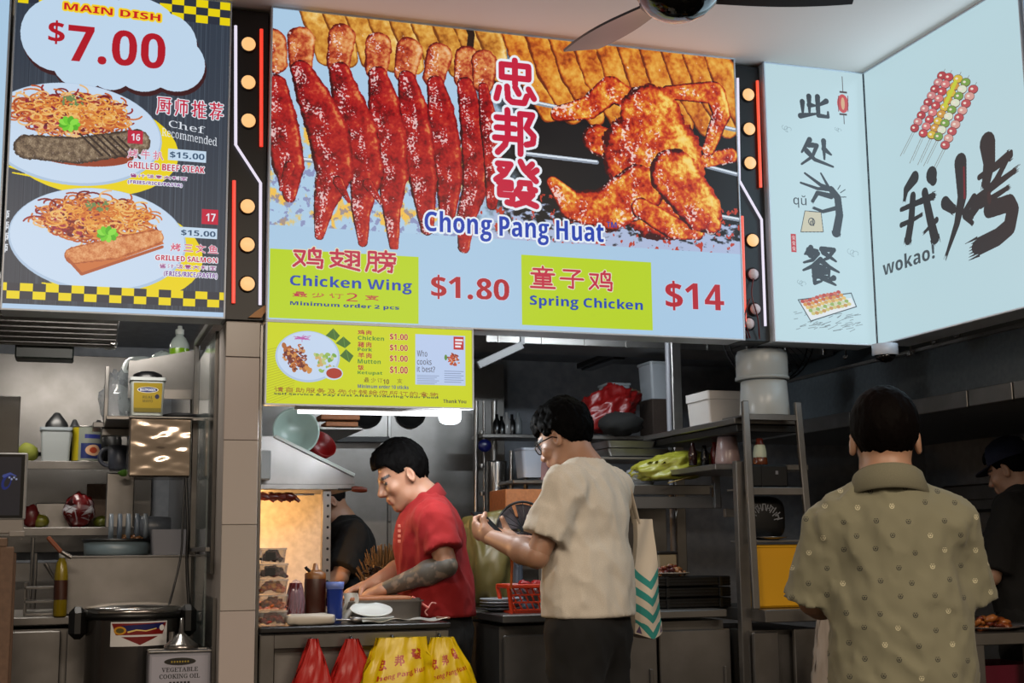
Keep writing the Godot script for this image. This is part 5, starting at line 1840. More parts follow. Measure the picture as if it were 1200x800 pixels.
func build_back_center(r: RandomNumberGenerator) -> void:
	var s: SurfaceTool
	var st_mid := ss(0.28)
	# bin of bamboo skewers
	var at := Vector3(1.237, 1.011, -5.500)
	var t := thing("skewer_bin", "steel bin packed with bamboo skewers behind the cook's hands", "bin", Vector3(at.x, at.y - 0.02, -5.55))
	s = mb()
	tub(s, squarish(0.15, 0.12, 0.01), squarish(0.17, 0.14, 0.01), 0.0, 0.095, 0.004)
	part("bin_body", s, st_mid, t)
	s = mb()
	for k in 260:
		var a := r.randf() * TAU
		var q := sqrt(r.randf())
		var b := Vector3(cos(a) * q * 0.06, 0.03, sin(a) * q * 0.045)
		var e := Vector3(cos(a) * q * 0.115 + r.randf_range(-0.02, 0.02), 0.12 + 0.10 * (1.0 - q * q) + r.randf_range(-0.02, 0.02), sin(a) * q * 0.08)
		tube(s, [b, e], 0.0022, 4)
	var sk := part("bamboo_skewers", s, mat(Color(0.36, 0.26, 0.13), 0.6), t)
	sk.set_meta("kind", "stuff")
	s = mb()
	for k in 90:
		var x := r.randf_range(-0.085, 0.085)
		var d := Vector3(r.randf_range(-0.03, 0.03), r.randf_range(-0.012, 0.02), 0.02)
		var p := Vector3(x, r.randf_range(0.09, 0.135), 0.07)
		tube(s, [p, p + d], 0.004, 5)
	var mt := part("marinated_scraps", s, mat(Color(0.16, 0.09, 0.05), 0.4), t)
	mt.set_meta("kind", "stuff")
	s = mb()
	box(s, Vector3(at.x + 0.02, 0.44, -5.56), Vector3(0.34, 0.88, 0.26), 0.006)
	box(s, Vector3(at.x + 0.02, (at.y - 0.022 + 0.88) / 2, -5.56), Vector3(0.36, at.y - 0.022 - 0.88, 0.28), 0.004)
	solo("prep_cabinet", s, ss(0.35), "low steel prep cabinet behind the red-shirted cook", "cabinet")
	# big sack behind the cook's back
	s = mb()
	var lo := Vector3(1.667, 0.972, -5.550)
	var n := crumple(7, 0.30, 0.8)
	blob(s, Vector3(0, 0.20, 0), Vector3(0.105, 0.22, 0.10), 50, 34, func(d: Vector3) -> Vector3:
		var e: Vector3 = n.call(d)
		e.x *= 1.0 + 0.25 * smoothstep(-0.2, 0.9, d.y)
		e.y = clampf(e.y, -0.9, 0.86 + 0.12 * d.x)
		return e)
	solo("plastic_sack", s, thin_plastic(Color(0.44, 0.40, 0.22)), "large yellowish green plastic sack behind the red-shirted cook", "sack", Vector3(1.626 + 0.02, 0.957, -5.36))
	# pipes and valves in the corner
	for q in [[Vector3(1.953, 1.947, -6.600), Vector3(1.942, 0.951, -6.600), 0.013, Color(0.62, 0.62, 0.64), "thick pale steel pipe beside the wall panel edge"], [Vector3(2.081, 1.961, -6.700), Vector3(2.075, 1.293, -6.700), 0.016, Color(0.35, 0.35, 0.36), "grey steel pipe behind the blue valve"], [Vector3(2.043, 1.672, -6.300), Vector3(2.040, 1.412, -6.300), 0.010, Color(0.5, 0.5, 0.5), "thin rack upright beside the warm-lit column"], [Vector3(2.119, 1.673, -6.300), Vector3(2.115, 1.412, -6.300), 0.011, Color(0.62, 0.6, 0.58), "bright rack upright near the customer's face"]]:
		s = mb()
		tube(s, [q[1], q[0]], q[2], 12)
		solo("steel_pipe", s, ss(0.3), q[4], "pipe", Vector3.ZERO, "upright pipes in the corner")
	at = Vector3(1.967, 1.711, -6.500)
	t = thing("gas_pipe", "thin gas pipe with a round blue valve handle", "pipe", at)
	s = mb()
	tube(s, [Vector3(1.979, 1.943, -6.550) - at, Vector3(1.978, 1.206, -6.550) - at], 0.007, 10)
	for y in [0.07, -0.10, -0.24]:
		lathe(s, [[0.012, -0.01], [0.014, 0.0], [0.012, 0.01]], 12, Vector3(-0.001, y, -0.05))
	part("pipe_run", s, st_mid, t)
	s = mb()
	blob(s, Vector3.ZERO, Vector3(0.036, 0.033, 0.02), 18, 12)
	part("valve_handle", s, mat(Color(0.03, 0.05, 0.28), 0.3), t)
	s = mb()
	lathe(s, [[0.05, 0.0], [0.052, 0.01], [0.052, 0.5], [0.05, 0.51], [0.0, 0.51]], 20)
	solo("steel_flue", s, ss(0.22), "round steel flue catching warm light in the corner", "flue", Vector3(2.015, 1.0 + 0.12, -6.45))
	s = mb()
	box(s, Vector3(1.961, 0.55, -6.45), Vector3(0.5, 1.13, 0.4), 0.006)
	solo("corner_cabinet", s, ss(0.35), "dark steel cabinet in the back corner under the flue", "cabinet")
	# utensil row above
	for k in 5:
		s = mb()
		var c := [Vector3(2.063, 1.817, -6.600), Vector3(2.090, 1.808, -6.600), Vector3(2.118, 1.827, -6.600), Vector3(2.146, 1.818, -6.600), Vector3(2.179, 1.828, -6.600)][k] as Vector3
		lathe(s, [[0.0, -0.05], [0.020, -0.05], [0.022, -0.04], [0.022, 0.02], [0.008, 0.045], [0.008, 0.065], [0.0, 0.066]], 14, c)
		solo("sauce_bottle", s, [mat(Color(0.02, 0.02, 0.022), 0.2), mat(Color(0.03, 0.03, 0.035), 0.2), mat(Color(0.5, 0.5, 0.5), 0.2), mat(Color(0.04, 0.04, 0.04), 0.2), mat(Color(0.4, 0.42, 0.43), 0.25)][k], ["dark bottle on the corner shelf nearest the pipe", "second dark bottle on the corner shelf", "pale bottle in the middle of the corner shelf", "dark bottle right after the pale one on corner shelf", "pale grey bottle at the end of the corner shelf"][k], "bottle", Vector3.ZERO, "bottles on the corner shelf")
	s = mb()
	var a0 := Vector3(1.961, 1.762, -6.600)
	var b0 := Vector3(2.334, 1.786, -6.600)
	box(s, (a0 + b0) / 2 + Vector3(0, -0.01, -0.02), Vector3(b0.x - a0.x, 0.02, 0.2), 0.003)
	solo("corner_shelf", s, ss(0.35), "dark steel shelf in the back corner holding bottles", "shelf")
	# container and boxes near the customer's face
	at = Vector3(2.088, 1.530, -6.150)
	t = thing("storage_tub", "white plastic storage tub on the rack behind the customer", "tub", at)
	s = mb()
	tub(s, squarish(0.10, 0.12, 0.02), squarish(0.12, 0.14, 0.02), 0.0, 0.13)
	part("container", s, mat(Color(0.62, 0.64, 0.68), 0.4), t)
	s = mb()
	tub(s, squarish(0.128, 0.148, 0.02), squarish(0.124, 0.144, 0.02), 0.13, 0.142)
	part("lid", s, mat(Color(0.5, 0.52, 0.56), 0.4), t)
	s = mb()
	box(s, Vector3(0, 0.045, 0), Vector3(0.035, 0.11, 0.03), 0.002)
	solo("spice_packet", s, mat(Color(0.55, 0.42, 0.42), 0.5), "small red and white packet by the customer's chin", "packet", Vector3(2.141, 1.527, -6.100))
	s = mb()
	a0 = Vector3(1.980, 1.521, -6.150)
	b0 = Vector3(2.259, 1.531, -6.150)
	box(s, Vector3((a0.x + b0.x) / 2, a0.y - 0.012, -6.2), Vector3(b0.x - a0.x, 0.016, 0.25), 0.002)
	solo("rack_shelf", s, ss(0.35), "thin rack shelf holding the white storage tub", "shelf")
	s = mb()
	box(s, (Vector3(1.906, 1.447, -5.950) + Vector3(2.121, 1.460, -5.950)) / 2.0 + Vector3(0, -0.05, -0.14), Vector3(0.22, 0.13, 0.26), 0.004)
	solo("wooden_crate", s, worn(Color(0.72, 0.46, 0.28), 0.6, 5.0), "warm wooden crate under the rack behind the customer", "crate")

func build_middle_right(r: RandomNumberGenerator) -> void:
	var s: SurfaceTool
	var t: Node3D
	var st_dark := ss(0.38)
	var black := mat(Color(0.016, 0.015, 0.015), 0.4)
	var yc := 0.955
	# long counter behind the customer
	t = thing("back_counter", "long dark steel counter behind the man in white", "counter", Vector3(1.505, 0, -4.76))
	s = mb()
	box(s, Vector3(0.455, 0.94, -0.36), Vector3(0.91, 0.03, 0.72), 0.004)
	part("worktop", s, ss(0.35), t)
	for k in 3:
		s = mb()
		box(s, Vector3(0.16 + k * 0.31, 0.45, -0.03), Vector3(0.30, 0.86, 0.02), 0.004)
		var d := part("door", s, st_dark, t)
		s = mb()
		bar(s, Vector3(0.28 + k * 0.31, 0.6, -0.012), Vector3(0.28 + k * 0.31, 0.74, -0.012), 0.01, 0.012, 0.002)
		part("handle", s, st_dark, d)
	s = mb()
	box(s, Vector3(0.47, 0.46, -0.4), Vector3(0.92, 0.9, 0.64))
	part("carcass", s, st_dark, t)
	s = mb()
	bar(s, Vector3(2.468, 1.524, -4.720) - t.position, Vector3(2.468 - 1.505, 0.0, 0.04), 0.045, 0.035, 0.003)
	part("corner_post", s, ss(0.35), t)
	# plates beside the cook
	var pm := commit(plate_shape(0.085, 0.012))
	for k in 4:
		solo("plate", pm, mat(Color(0.70, 0.73, 0.76) if k > 1 else Color(0.30, 0.31, 0.33), 0.3), ["dark plate at the bottom of the stack beside the basket", "dark plate second in the stack beside the basket", "white plate third in the stack beside the basket", "white plate on top of the stack beside the basket"][k], "plate", Vector3(1.563 + 0.02, yc + k * 0.012, -5.02), "stacked plates by the basket")
	# orange basket
	var at := Vector3(1.657, 0.985, -4.900)
	t = thing("plastic_basket", "orange slotted plastic basket of packets on the back counter", "basket", Vector3(at.x, yc, -4.92))
	s = mb()
	tub(s, squarish(0.17, 0.12, 0.02), squarish(0.175, 0.125, 0.02), 0.0, 0.008)
	box(s, Vector3(0, 0.1, 0.072), Vector3(0.205, 0.016, 0.012), 0.003)
	box(s, Vector3(0, 0.1, -0.072), Vector3(0.205, 0.016, 0.012), 0.003)
	for sd in [-1.0, 1.0]:
		box(s, Vector3(sd * 0.1, 0.1, 0), Vector3(0.012, 0.016, 0.15), 0.003)
		for e in [-1.0, 1.0]:
			bar(s, Vector3(sd * 0.083, 0.0, e * 0.058), Vector3(sd * 0.1, 0.1, e * 0.07), 0.014, 0.014, 0.002)
	var om := mat(Color(0.74, 0.20, 0.05), 0.45)
	part("frame", s, om, t)
	for row in 3:
		for k in 7:
			s = mb()
			var y0 := 0.012 + row * 0.028
			bar(s, Vector3(-0.068 + k * 0.024, y0, 0.063 + row * 0.002), Vector3(-0.082 + k * 0.025, y0 + 0.024, 0.064 + row * 0.003), 0.010, 0.004, 0.001)
			part("slat", s, om, t)
		s = mb()
		bar(s, Vector3(-0.09, 0.012 + row * 0.028, 0.062 + row * 0.003), Vector3(0.09, 0.012 + row * 0.028, 0.062 + row * 0.003), 0.005, 0.007, 0.001)
		part("crossbar", s, om, t)
	for k in 5:
		s = mb()
		blob(s, Vector3.ZERO, Vector3(0.028, 0.016, 0.022), 12, 8, lumpy(k + 20, 0.35, 1.8), Basis(Vector3.FORWARD, r.randf_range(-0.6, 0.6)))
		solo("food_packet", s, [mat(Color(0.75, 0.75, 0.76), 0.3), mat(Color(0.6, 0.05, 0.05), 0.35), mat(Color(0.78, 0.78, 0.8), 0.3), mat(Color(0.62, 0.07, 0.06), 0.35), mat(Color(0.7, 0.68, 0.68), 0.3)][k], ["white packet at the left in the orange basket", "red packet near the back of the orange basket", "white packet in the middle of the orange basket", "red packet at the right of the orange basket", "white crumpled packet at the rim of the orange basket"][k], "packet", Vector3(at.x - 0.045 + k * 0.026, yc + 0.09 + (k % 2) * 0.014, -4.92 + (0.02 if k % 2 else -0.02)), "packets in the basket")
	# orange strap that hangs from his hand
	s = mb()
	tube(s, [Vector3(1.471, 1.180, -4.550), Vector3(1.474, 1.144, -4.550), Vector3(1.473, 1.055, -4.560)], [0.012, 0.010, 0.008], 8, true, 0.4)
	solo("orange_strap", s, mat(Color(0.72, 0.33, 0.04), 0.5), "orange strap hanging below the phone holder's hand", "strap")
	# table fan
	at = Vector3(1.699, 1.203, -5.120)
	t = thing("table_fan", "round grey table fan behind the orange basket", "fan", Vector3(at.x, yc, -5.12))
	var hy := Vector3(1.700, 1.271, -5.120).y - yc
	s = mb()
	lathe(s, [[0.0, 0.0], [0.075, 0.0], [0.078, 0.012], [0.06, 0.025], [0.022, 0.04], [0.018, hy - 0.02], [0.0, hy - 0.01]], 24, Vector3(0, 0, -0.05))
	part("stand", s, mat(Color(0.20, 0.22, 0.26), 0.4), t)
	s = mb()
	var loop := []
	for k in 37:
		loop.append(Vector3(cos(TAU * k / 36) * 0.108, hy + sin(TAU * k / 36) * 0.108, 0.02))
	tube(s, loop, 0.005, 8, false)
	part("cage_ring", s, mat(Color(0.05, 0.05, 0.055), 0.4), t)
	for k in 20:
		s = mb()
		var a := TAU * k / 20
		tube(s, [Vector3(cos(a) * 0.015, hy + sin(a) * 0.015, 0.038), Vector3(cos(a) * 0.07, hy + sin(a) * 0.07, 0.036), Vector3(cos(a) * 0.108, hy + sin(a) * 0.108, 0.02)], 0.0018, 5)
		part("cage_wire", s, mat(Color(0.08, 0.08, 0.09), 0.4), t)
	for k in 5:
		s = mb()
		var a := TAU * k / 5
		sheet(s, 6, 4, func(u: float, v: float) -> Vector3:
			var rr := lerpf(0.015, 0.1, u)
			var an := a + (v - 0.5) * 1.15
			return Vector3(cos(an) * rr, hy + sin(an) * rr, 0.0 + (v - 0.5) * 0.02), 0.003)
		part("blade", s, mat(Color(0.30, 0.27, 0.28), 0.35), t)
	# shelf with the green bag
	var sy := Vector3(2.456, 1.458, -5.300).y
	t = thing("wall_shelf", "steel shelf on brackets behind the white-shirted man", "shelf", Vector3(2.12, sy, -5.3))
	s = mb()
	box(s, Vector3(0.26, -0.006, -0.2), Vector3(0.52, 0.012, 0.42), 0.002)
	part("board", s, ss(0.35), t)
	s = mb()
	box(s, Vector3(0.31, -0.022, 0.008), Vector3(0.38, 0.04, 0.012), 0.002)
	part("front_lip", s, ss(0.3), t)
	s = mb()
	box(s, Vector3(0.20, -0.075, -0.005), Vector3(0.72, 0.05, 0.012), 0.002)
	box(s, Vector3(0.535, 0.0, 0.0), Vector3(0.03, 0.2, 0.03), 0.003)
	part("bracket", s, mat(Color(0.36, 0.36, 0.36), 0.45), t)
	s = mb()
	box(s, Vector3(0.60, -0.12, 0.0), Vector3(0.06, 0.035, 0.02), 0.002)
	part("price_tag", s, mat(Color(0.4, 0.38, 0.36), 0.5), t)
	s = mb()
	var n := crumple(33, 0.30, 1.0)
	blob(s, Vector3(0, 0.055, 0), Vector3(0.165, 0.062, 0.11), 60, 34, func(d: Vector3) -> Vector3:
		var e: Vector3 = n.call(d)
		e.y += 0.35 * e.x
		e.y = maxf(e.y, -0.78 + 0.1 * e.x)
		return e)
	solo("plastic_bag", s, thin_plastic(Color(0.50, 0.50, 0.16)), "yellowish green plastic bag lying on the steel shelf", "bag", Vector3(2.480, 1.469, -5.360) + Vector3(0, 0.008, 0))
	s = mb()
	tube(s, [Vector3(2.382, 1.461, -5.200), Vector3(2.591, 1.516, -5.200)], 0.003, 6)
	solo("bamboo_stick", s, mat(Color(0.55, 0.48, 0.28), 0.5), "thin pale stick leaning across the green bag", "stick")
	# backsplash and things on the counter
	s = mb()
	box(s, Vector3(2.18, 1.17, -5.45), Vector3(0.60, 0.40, 0.015), 0.002)
	solo("splash_panel", s, ss(0.3), "dark brownish steel splash panel under the shelf", "panel")
	var cx := 2.347
	for k in 3:
		t = thing("folding_crate", ["black ribbed crate, lowest of three on the back counter", "black ribbed crate, middle of three on the back counter", "black ribbed crate, topmost of three under the meat plate"][k], "crate", Vector3(cx, yc + k * 0.042, -5.0), 0.0, "black crates on the back counter")
		s = mb()
		box(s, Vector3(0, 0.02, 0), Vector3(0.315, 0.038, 0.2), 0.003)
		part("shell", s, black, t)
		for q in 3:
			s = mb()
			box(s, Vector3(0, 0.008 + q * 0.012, 0.103), Vector3(0.31, 0.005, 0.006), 0.001)
			part("rib", s, mat(Color(0.035, 0.034, 0.034), 0.35), t)
		for x in [-0.12, 0.11]:
			s = mb()
			box(s, Vector3(x, 0.02, 0.105), Vector3(0.012, 0.038, 0.01), 0.001)
			part("upright_rib", s, mat(Color(0.04, 0.04, 0.04), 0.35), t)
	t = thing("meat_plate", "plate of dark red grilled meat on the black crates", "plate", Vector3(2.266, yc + 0.126, -4.97))
	part("dish", plate_shape(0.085, 0.010), mat(Color(0.55, 0.52, 0.48), 0.3), t)
	morsels(t, "grilled_meat", 46, Vector3(0.07, 0.035, 0.06), 0.012, [Color(0.06, 0.008, 0.008), Color(0.13, 0.02, 0.01), Color(0.2, 0.09, 0.03)], r)
	t = thing("ceramic_box", "cream box with a dark slot behind the meat plate", "box", Vector3(2.330, yc + 0.126, -5.15))
	s = mb()
	box(s, Vector3(0, 0.042, 0), Vector3(0.085, 0.085, 0.08), 0.006)
	part("case", s, mat(Color(0.52, 0.47, 0.38), 0.4), t)
	s = mb()
	box(s, Vector3(0, 0.09, 0), Vector3(0.09, 0.012, 0.085), 0.003)
	part("lid", s, mat(Color(0.06, 0.05, 0.05), 0.4), t)
	s = mb()
	box(s, Vector3(cx - 0.06, yc + 0.063, -5.15), Vector3(0.2, 0.126, 0.11), 0.003)
	solo("black_riser", s, black, "black riser block behind the ribbed crates", "block")
	# square column with a pale pipe in front of it
	s = mb()
	var c0 := Vector3(2.614, 1.660, -5.600)
	box(s, Vector3(c0.x, 1.15, -5.6), Vector3(0.05, 2.2, 0.05), 0.004)
	solo("steel_column", s, ss(0.32), "square steel column rising behind the shelf", "column")
	s = mb()
	tube(s, [Vector3(c0.x - 0.04, 0.9, -5.585), Vector3(c0.x - 0.04, 2.2, -5.585)], 0.012, 12)
	solo("conduit", s, mat(Color(0.50, 0.50, 0.52), 0.4), "pale grey conduit running up the square column", "pipe")
	# red bag, boxes and clutter on the high shelf
	var hy2 := Vector3(2.451, 1.717, -5.950).y
	s = mb()
	box(s, Vector3(2.46, hy2 - 0.012, -6.05), Vector3(0.62, 0.02, 0.42), 0.003)
	solo("high_shelf", s, ss(0.4), "high dark shelf carrying the red bag and boxes", "shelf")
	s = mb()
	n = crumple(9, 0.34, 1.1)
	blob(s, Vector3(0, 0.12, 0), Vector3(0.135, 0.115, 0.11), 60, 36, func(d: Vector3) -> Vector3:
		var e: Vector3 = n.call(d)
		e.x -= 0.35 * smoothstep(0.4, -0.7, d.y)
		e.y += 0.28 * d.x
		e.y = maxf(e.y, -0.9)
		return e)
	solo("plastic_bag", s, thin_plastic(Color(0.42, 0.045, 0.045)), "stuffed red plastic bag on the high shelf above the customer", "bag", Vector3(2.433, hy2, -5.95))
	s = mb()
	blob(s, Vector3(0, 0.05, 0), Vector3(0.11, 0.055, 0.09), 20, 12, lumpy(19, 0.25, 1.6))
	solo("cloth_bundle", s, mat(Color(0.05, 0.048, 0.04), 0.9), "dark cloth bundle under the red plastic bag", "cloth", Vector3(2.436, hy2 + 0.003, -5.83))
	for q in [[Vector3(2.580, 1.968, -6.250), Vector3(0.12, 0.20, 0.15), "clear plastic box left behind the red bag"], [Vector3(2.711, 1.905, -6.000), Vector3(0.15, 0.17, 0.16), "clear lidded box on top of the brown carton"]]:
		t = thing("clear_box", q[2], "box", Vector3(q[0].x, q[0].y if q[1].x > 0.13 else hy2, q[0].z), 0.0, "clear boxes on the high shelf")
		s = mb()
		tub(s, squarish(q[1].x * 0.9, q[1].z * 0.9, 0.015), squarish(q[1].x, q[1].z, 0.015), 0.0, q[1].y * (1.0 if q[1].x > 0.13 else 1.4), 0.003)
		part("container", s, clear_plastic(Color(0.66, 0.68, 0.70), 0.55, 0.2), t)
		s = mb()
		tub(s, squarish(q[1].x * 1.06, q[1].z * 1.06, 0.015), squarish(q[1].x * 1.06, q[1].z * 1.06, 0.015), q[1].y * (1.0 if q[1].x > 0.13 else 1.4), q[1].y * (1.0 if q[1].x > 0.13 else 1.4) + 0.012)
		part("lid", s, mat(Color(0.5, 0.52, 0.53), 0.4), t)
	s = mb()
	var cb := Vector3(2.711, 1.905, -6.000)
	box(s, Vector3(0, (cb.y - hy2) / 2, 0), Vector3(0.14, cb.y - hy2 - 0.002, 0.16), 0.003)
	solo("carton", s, worn(Color(0.20, 0.145, 0.11), 0.8, 6.0), "brown carton on the high shelf next to the column", "carton", Vector3(cb.x, hy2, -6.0))
	s = mb()
	blob(s, Vector3(0, 0.035, 0), Vector3(0.05, 0.04, 0.05), 14, 10, lumpy(51, 0.4, 2.0))
	solo("paper_wad", s, mat(Color(0.42, 0.35, 0.26), 0.8), "crumpled tan paper stuffed between clear boxes", "paper", Vector3(2.662, hy2 + 0.19, -6.2))
	# steel pans and tangled wraps under the high shelf
	t = thing("baking_pan", "shallow steel pan on the lower shelf behind the green bag", "pan", Vector3(2.400, 1.599, -5.650))
	s = mb()
	tub(s, squarish(0.28, 0.2, 0.015), squarish(0.30, 0.22, 0.015), 0.0, 0.032, 0.004)
	part("pan_body", s, ss(0.3), t)
	t = thing("baking_pan", "grey lidded pan stacked above the shallow steel pan", "pan", Vector3(2.368, 1.633, -5.650) + Vector3(0, 0.003, 0))
	s = mb()
	tub(s, squarish(0.22, 0.2, 0.015), squarish(0.24, 0.22, 0.015), 0.0, 0.03)
	part("pan_body", s, ss(0.35), t)
	s = mb()
	box(s, Vector3(2.408, 1.595 - 0.008, -5.68), Vector3(0.42, 0.012, 0.30), 0.002)
	solo("lower_shelf", s, ss(0.35), "steel ledge holding the pans behind the green bag", "shelf")
	s = mb()
	blob(s, Vector3(0, 0.04, 0), Vector3(0.07, 0.05, 0.06), 18, 12, lumpy(71, 0.5, 2.6))
	solo("plastic_wrap", s, clear_plastic(Color(0.6, 0.62, 0.64), 0.5, 0.1), "bundle of clear plastic wrap beside the green bag", "wrap", Vector3(2.354, sy + 0.002, -5.42))
	# side shelf with a foam box, along the stall's right side
	t = thing("side_shelf", "black-edged side shelf running back under the white foam box", "shelf", Vector3(2.62, 1.698, -5.2))
	s = mb()
	box(s, Vector3(0, -0.012, 0), Vector3(0.30, 0.024, 0.9), 0.003)
	part("board", s, ss(0.3), t)
	s = mb()
	box(s, Vector3(0, -0.04, 0), Vector3(0.27, 0.03, 0.88), 0.003)
	part("underframe", s, black, t)
	s = mb()
	tub(s, squarish(0.155, 0.2, 0.012), squarish(0.17, 0.215, 0.012), 0.0, 0.125)
	tub(s, squarish(0.176, 0.222, 0.012), squarish(0.176, 0.222, 0.012), 0.105, 0.14)
	solo("foam_box", s, mat(Color(0.66, 0.64, 0.62), 0.7), "white foam box on the side shelf beside the buckets", "box", Vector3(2.584, 1.698 + 0.001, -5.14))
	s = mb()
	lathe(s, [[0.0, 0.0], [0.05, 0.0], [0.052, 0.02], [0.040, 0.115], [0.034, 0.12], [0.0, 0.12]], 24)
	solo("water_jug", s, mat(Color(0.50, 0.42, 0.41), 0.3), "pale pinkish jug behind the rack's left leg", "jug", Vector3(2.552, 1.522, -4.98))
	s = mb()
	box(s, Vector3(2.63, 1.522 - 0.014, -5.08), Vector3(0.42, 0.024, 0.5), 0.003)
	solo("jug_shelf", s, ss(0.35), "dark ledge holding the pinkish jug", "shelf")
	for k in 3:
		s = mb()
		var c := [Vector3(2.500, 1.537, -5.200), Vector3(2.555, 1.527, -5.200), Vector3(2.604, 1.542, -5.200)][k] as Vector3
		lathe(s, [[0.0, 0.0], [0.018, 0.0], [0.02, 0.05], [0.009, 0.08], [0.009, 0.095], [0.0, 0.096]], 14, c)
		solo("sauce_bottle", s, [mat(Color(0.10, 0.01, 0.01), 0.2), mat(Color(0.03, 0.03, 0.03), 0.2), mat(Color(0.30, 0.03, 0.02), 0.3)][k], ["dark red bottle above the green bag", "black bottle above the end of the green bag", "bright red bottle beside the pinkish jug"][k], "bottle", Vector3.ZERO, "bottles over the green bag")
	# duct along the stall ceiling
	t = thing("air_duct", "grey ribbed duct under the stall ceiling behind the boards", "duct", Vector3(1.75, 2.12, -5.9))
	s = mb()
	box(s, Vector3(0.9, 0.062, 0), Vector3(1.8, 0.12, 0.3), 0.003)
	part("casing", s, ss(0.4), t)
	for k in 9:
		s = mb()
		box(s, Vector3(0.06 + k * 0.21, 0.062, 0.152), Vector3(0.008, 0.122, 0.01), 0.001)
		part("seam", s, ss(0.35), t)
	t = thing("lamp_fitting", "unlit black lamp fitting under the stall ceiling", "lamp", Vector3(2.579, 2.154, -6.400))
	s = mb()
	box(s, Vector3.ZERO, Vector3(0.10, 0.03, 0.5), 0.004)
	part("housing", s, mat(Color(0.05, 0.05, 0.05), 0.4), t)
	s = mb()
	box(s, Vector3(0, -0.02, 0), Vector3(0.06, 0.012, 0.46), 0.003)
	part("reflector", s, mat(Color(0.1, 0.1, 0.1), 0.3), t)
	s = mb()
	tube(s, [Vector3(0.04, 0.01, 0.15), Vector3(0.04, 0.15, 0.15)], 0.006, 6)
	part("stem", s, mat(Color(0.05, 0.05, 0.05), 0.4), t)
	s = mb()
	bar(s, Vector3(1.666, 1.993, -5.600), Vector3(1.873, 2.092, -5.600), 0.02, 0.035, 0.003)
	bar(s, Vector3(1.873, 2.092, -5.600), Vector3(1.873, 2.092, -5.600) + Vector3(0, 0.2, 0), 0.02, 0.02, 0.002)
	solo("sign_bracket", s, mat(Color(0.36, 0.36, 0.36), 0.5), "slanting steel bracket behind the yellow price board", "bracket")

